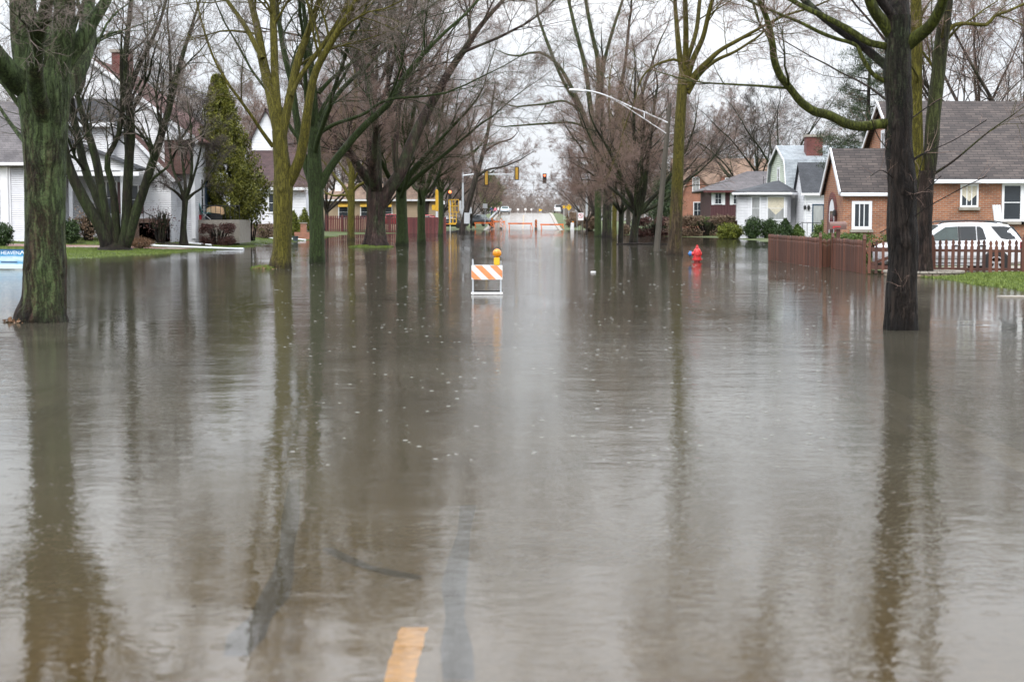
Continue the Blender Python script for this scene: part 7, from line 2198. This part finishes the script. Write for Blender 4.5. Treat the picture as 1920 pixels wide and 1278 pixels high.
for px, sh, w_, lab in ((957, 'diamond', .62, 'white diamond sign on the far bridge, beside the pale car'), (971.3, 'diamond', .56, 'white diamond sign on the far bridge, second from the pale car'), (985.2, 'rect', .45, 'white square sign on the far bridge'), (996.2, 'diamond', .52, 'white diamond sign on the far bridge, left of the yellow pennant')):
    post_sign('bridge_sign', lab, px, 352, 0, 392.6, w_, w_ * (1.0 if sh == 'diamond' else 1.05), 'sign_back' if sh == 'diamond' and px < 960 else 'refl_white', sh, group='small signs along the bridge', zg=2.0)
post_sign('pennant_sign', 'yellow pennant sign on the far bridge', 1014, 352, 0, 393.8, .75, .62, 'sign_yellow', 'pennant', zg=2.0)


# orange barricades and channelizers across the road
def plank(label, pxa, pxb, py, Y):
    """long orange plank on two A-frame feet"""
    xa, xb = px_x(pxa, Y), px_x(pxb, Y); xm = (xa + xb) / 2; z = at((pxa + pxb) / 2, py, Y).z
    g0 = rz_(xm, Y) if abs(xm - RC) < 5.2 else gz(xm, Y)
    g0 = min(g0, z - 0.55)
    r = thing('plank_barricade', label, 'barricade', (xm, Y, g0), 0, 'orange plank barricades closing the road')
    Lh = (xb - xa) / 2; zz = z - g0
    MB().box(-Lh, Lh, -.02, .02, zz - .10, zz + .10).build('plank', M['orange'], r, bevel=.006)
    MB().box(-Lh * .18, Lh * .18, -.024, -.021, zz - .035, zz + .035).build('lettering_strip', M['black'], r)
    for s in (-1, 1):
        MB().bar((s * (Lh - .15), 0, zz), (s * (Lh - .02) + s * .12 * (-1 if s > 0 else 1) * -1, -.35, 0), .06).build('leg', M['orange'], r)
        MB().bar((s * (Lh - .15), 0, zz), (s * (Lh - .25), .35, 0), .06).build('leg', M['orange'], r)


plank('long orange plank barricade in the middle of the closed road', 952.5, 998, 419, 230)
plank('long orange plank barricade in the right lane of the closed road', 1013, 1056.5, 421, 228)
plank('long orange plank barricade at the left kerb of the closed road', 889, 922, 418, 230)
plank('pale orange plank barricade set back behind two striped panels', 924, 947, 415.5, 240)


def channelizer(label, px, pyt, pyb, m, stripe, Y):
    x = px_x(px, Y); zt = at(px, pyt, Y).z; zb = at(px, pyb, Y).z
    r = thing('channelizer', label, 'channelizer', (x, Y, zb), 0, 'upright panels between the plank barricades')
    h_ = zt - zb
    stripes_board(r, 'panel', .33, h_ * .78, -.03, .0, h_ * .12, 4, .34, m, stripe, 0.8)
    MB().box(-.2, .2, -.16, .16, -.05, h_ * .10).build('base', M['black'], r, bevel=.02)
    MB().lathe([(.05, h_ * .9), (.07, h_ * .93), (.07, h_ * .99), (0, h_)], 10).build('top_light', M['amber_lens'], r, True)
    return r


channelizer('orange upright panel with a black chevron at the left', 923, 408, 427, 'orange', 'black', 229)
channelizer('white and red-orange striped upright panel at the left', 939.5, 409, 428.5, 'refl_white', 'orange', 228)
channelizer('orange upright panel with black chevrons between the two long planks', 1005, 411, 428.5, 'orange', 'black', 229)
Yb = 222; x = px_x(1073, Yb); zb = at(1073, 431, Yb).z
r = thing('barrier_box', 'white water-filled barrier block with a yellow light at the right kerb', 'barrier', (x, Yb, zb))
MB().prism([(-.26, 0), (.26, 0), (.22, .9), (.18, 1.0), (-.18, 1.0), (-.22, .9)], 'y', -.2, .2).build('block', M['refl_white'], r, bevel=.03)
MB().lathe([(.09, 1.0), (.11, 1.03), (.11, 1.14), (.05, 1.2)], 12, (.1, 0, 0)).build('top_light', M['amber_lens'], r, True)
# bridge guard rail
gr = thing('guard_rail', 'low pale guard rail climbing to the bridge on the left', 'guard rail', (px_x(918, 262), 262, gz(px_x(918, 262), 262)))
b_ = Vector((px_x(935, 318), 318, 0)) - Vector((gr.location.x, 262, 0))
pts = [(b_.x * t, b_.y * t, rz_(RC - 4.9, 262 + b_.y * t) - gr.location.z + .72) for t in np.linspace(0, 1, 9)]
rr_ = MB()
for p, q in zip(pts[:-1], pts[1:]): rr_.bar(p, q, .08, .32)
rr_.build('rail', M['galv'], gr)
for p in pts: MB().box(p[0] - .08, p[0] + .08, p[1] - .08, p[1] + .08, p[2] - 1.3, p[2] - .1).build('post', M['pole_wood'], gr)


# overhead wires
def wire(label, a, b, Ya, Yb, sag, r=.012):
    pa = at(*a, Ya); pb_ = at(*b, Yb)
    t = thing('overhead_wire', label, 'wire', tuple(pa), group='overhead wires crossing the road')
    e = pb_ - pa
    MB().tube([tuple(e * k + Vector((0, 0, -sag * 4 * k * (1 - k)))) for k in np.linspace(0, 1, 9)], r, 5).build('cable', M['dark_metal'], t, True)


for i, (y0, y1) in enumerate(((333, 336), (343, 346), (352, 353), (361, 362))):
    wire(('highest', 'second', 'third', 'lowest')[i] + ' of the four wires crossing below the hanging signals', (860, y0), (1125, y1), 232 + 2 * i, 236 + 2 * i, .25, .016)


# ------------------------------------------------------------------ people on the bridge approach
def person(label, x, y, z, h, rz, top, legs, lean=0.0, arm=(0.15, 0.1), bag=None):
    """one continuous skinned figure with clothes that follow it"""
    r = thing('person', label, 'person', (x, y, z), rz)
    s = h / 1.72
    def skinned(name, verts, edges, rad, m, parent, root_i=0, lev=1):
        me = bpy.data.meshes.new(name)
        me.from_pydata([Vector(v) * s for v in verts], edges, [])
        o = link(name, me, m, parent)
        md = o.modifiers.new('skin', 'SKIN')
        for i, q in enumerate(rad):
            me.skin_vertices[0].data[i].radius = (q[0] * s, q[1] * s) if hasattr(q, '__len__') else (q * s, q * s)
        me.skin_vertices[0].data[root_i].use_root = True
        sd = o.modifiers.new('sub', 'SUBSURF'); sd.levels = lev; sd.render_levels = lev
        return o
    st = 0.10
    v = [(0, 0, .93), (0, lean * .4, 1.12), (0, lean, 1.36), (0, lean, 1.47), (0, lean - .01, 1.53), (0, lean - .015, 1.64), (0, lean, 1.70),
         (-.19, lean, 1.38), (-.25, lean + .02, 1.12), (-.24, lean - arm[0], .90), (-.24, lean - arm[0] - .04, .80),
         (.19, lean, 1.38), (.25, lean + .02, 1.12), (.24, lean - arm[1], .90), (.24, lean - arm[1] - .04, .80),
         (-.09, 0, .88), (-.10, -st * .6, .48), (-.10, st * .2, .08), (-.10, -st * 1.1, .03),
         (.09, 0, .88), (.10, st * .5, .48), (.10, st * 1.2, .08), (.10, st * .1, .03)]
    e = [(0, 1), (1, 2), (2, 3), (3, 4), (4, 5), (5, 6), (2, 7), (7, 8), (8, 9), (9, 10), (2, 11), (11, 12), (12, 13), (13, 14), (0, 15), (15, 16), (16, 17), (17, 18), (0, 19), (19, 20), (20, 21), (21, 22)]
    rd = [(.15, .11), (.14, .10), (.16, .11), .055, .06, (.078, .095), .05, .065, .05, .04, .035, .065, .05, .04, .035, .085, .06, .045, .04, .085, .06, .045, .04]
    skinned('body', v, e, rd, M['skin'], r)
    jv = [v[0], v[1], v[2], (0, lean, 1.46), v[7], v[8], v[9], v[11], v[12], v[13]]
    skinned('jacket', jv, [(0, 1), (1, 2), (2, 3), (2, 4), (4, 5), (5, 6), (2, 7), (7, 8), (8, 9)], [(.18, .14), (.175, .135), (.19, .14), .075, .085, .072, .055, .085, .072, .055], M[top], r)
    tv = [v[0], v[15], v[16], v[17], v[19], v[20], v[21]]
    skinned('trousers', tv, [(0, 1), (1, 2), (2, 3), (0, 4), (4, 5), (5, 6)], [(.165, .125), .105, .08, .065, .105, .08, .065], M[legs], r)
    skinned('hair', [(0, lean + .03, 1.58), (0, lean + .015, 1.69), (0, lean - .03, 1.735)], [(0, 1), (1, 2)], [.075, .095, .07], M['hair'], r)
    return r


for px, top, lg, lab, hh, rz in ((921.5, 'cloth_blue', 'jeans', 'person in a blue jacket standing by the guard rail', 1.75, 0.6), (928.5, 'cloth_pink', 'jeans', 'person in a pink jacket by the guard rail', 1.68, -0.5), (934.5, 'cloth_white', 'cloth_black', 'person in a white coat nearest the pale car', 1.72, 1.2)):
    Y = 296 if px < 930 else 305
    x = px_x(px, Y); person(lab, x, Y, max(gz(x, Y), rz_(RC - 4.9, Y) - .02) if x > RC - 6 else gz(x, Y), hh, rz, top, lg, 0.02)
x = px_x(1053.5, 316)
person('person in black standing beside the white off-roader', x, 316, rz_(RC + 4.9, 316), 1.78, 3.0, 'cloth_black', 'cloth_black')
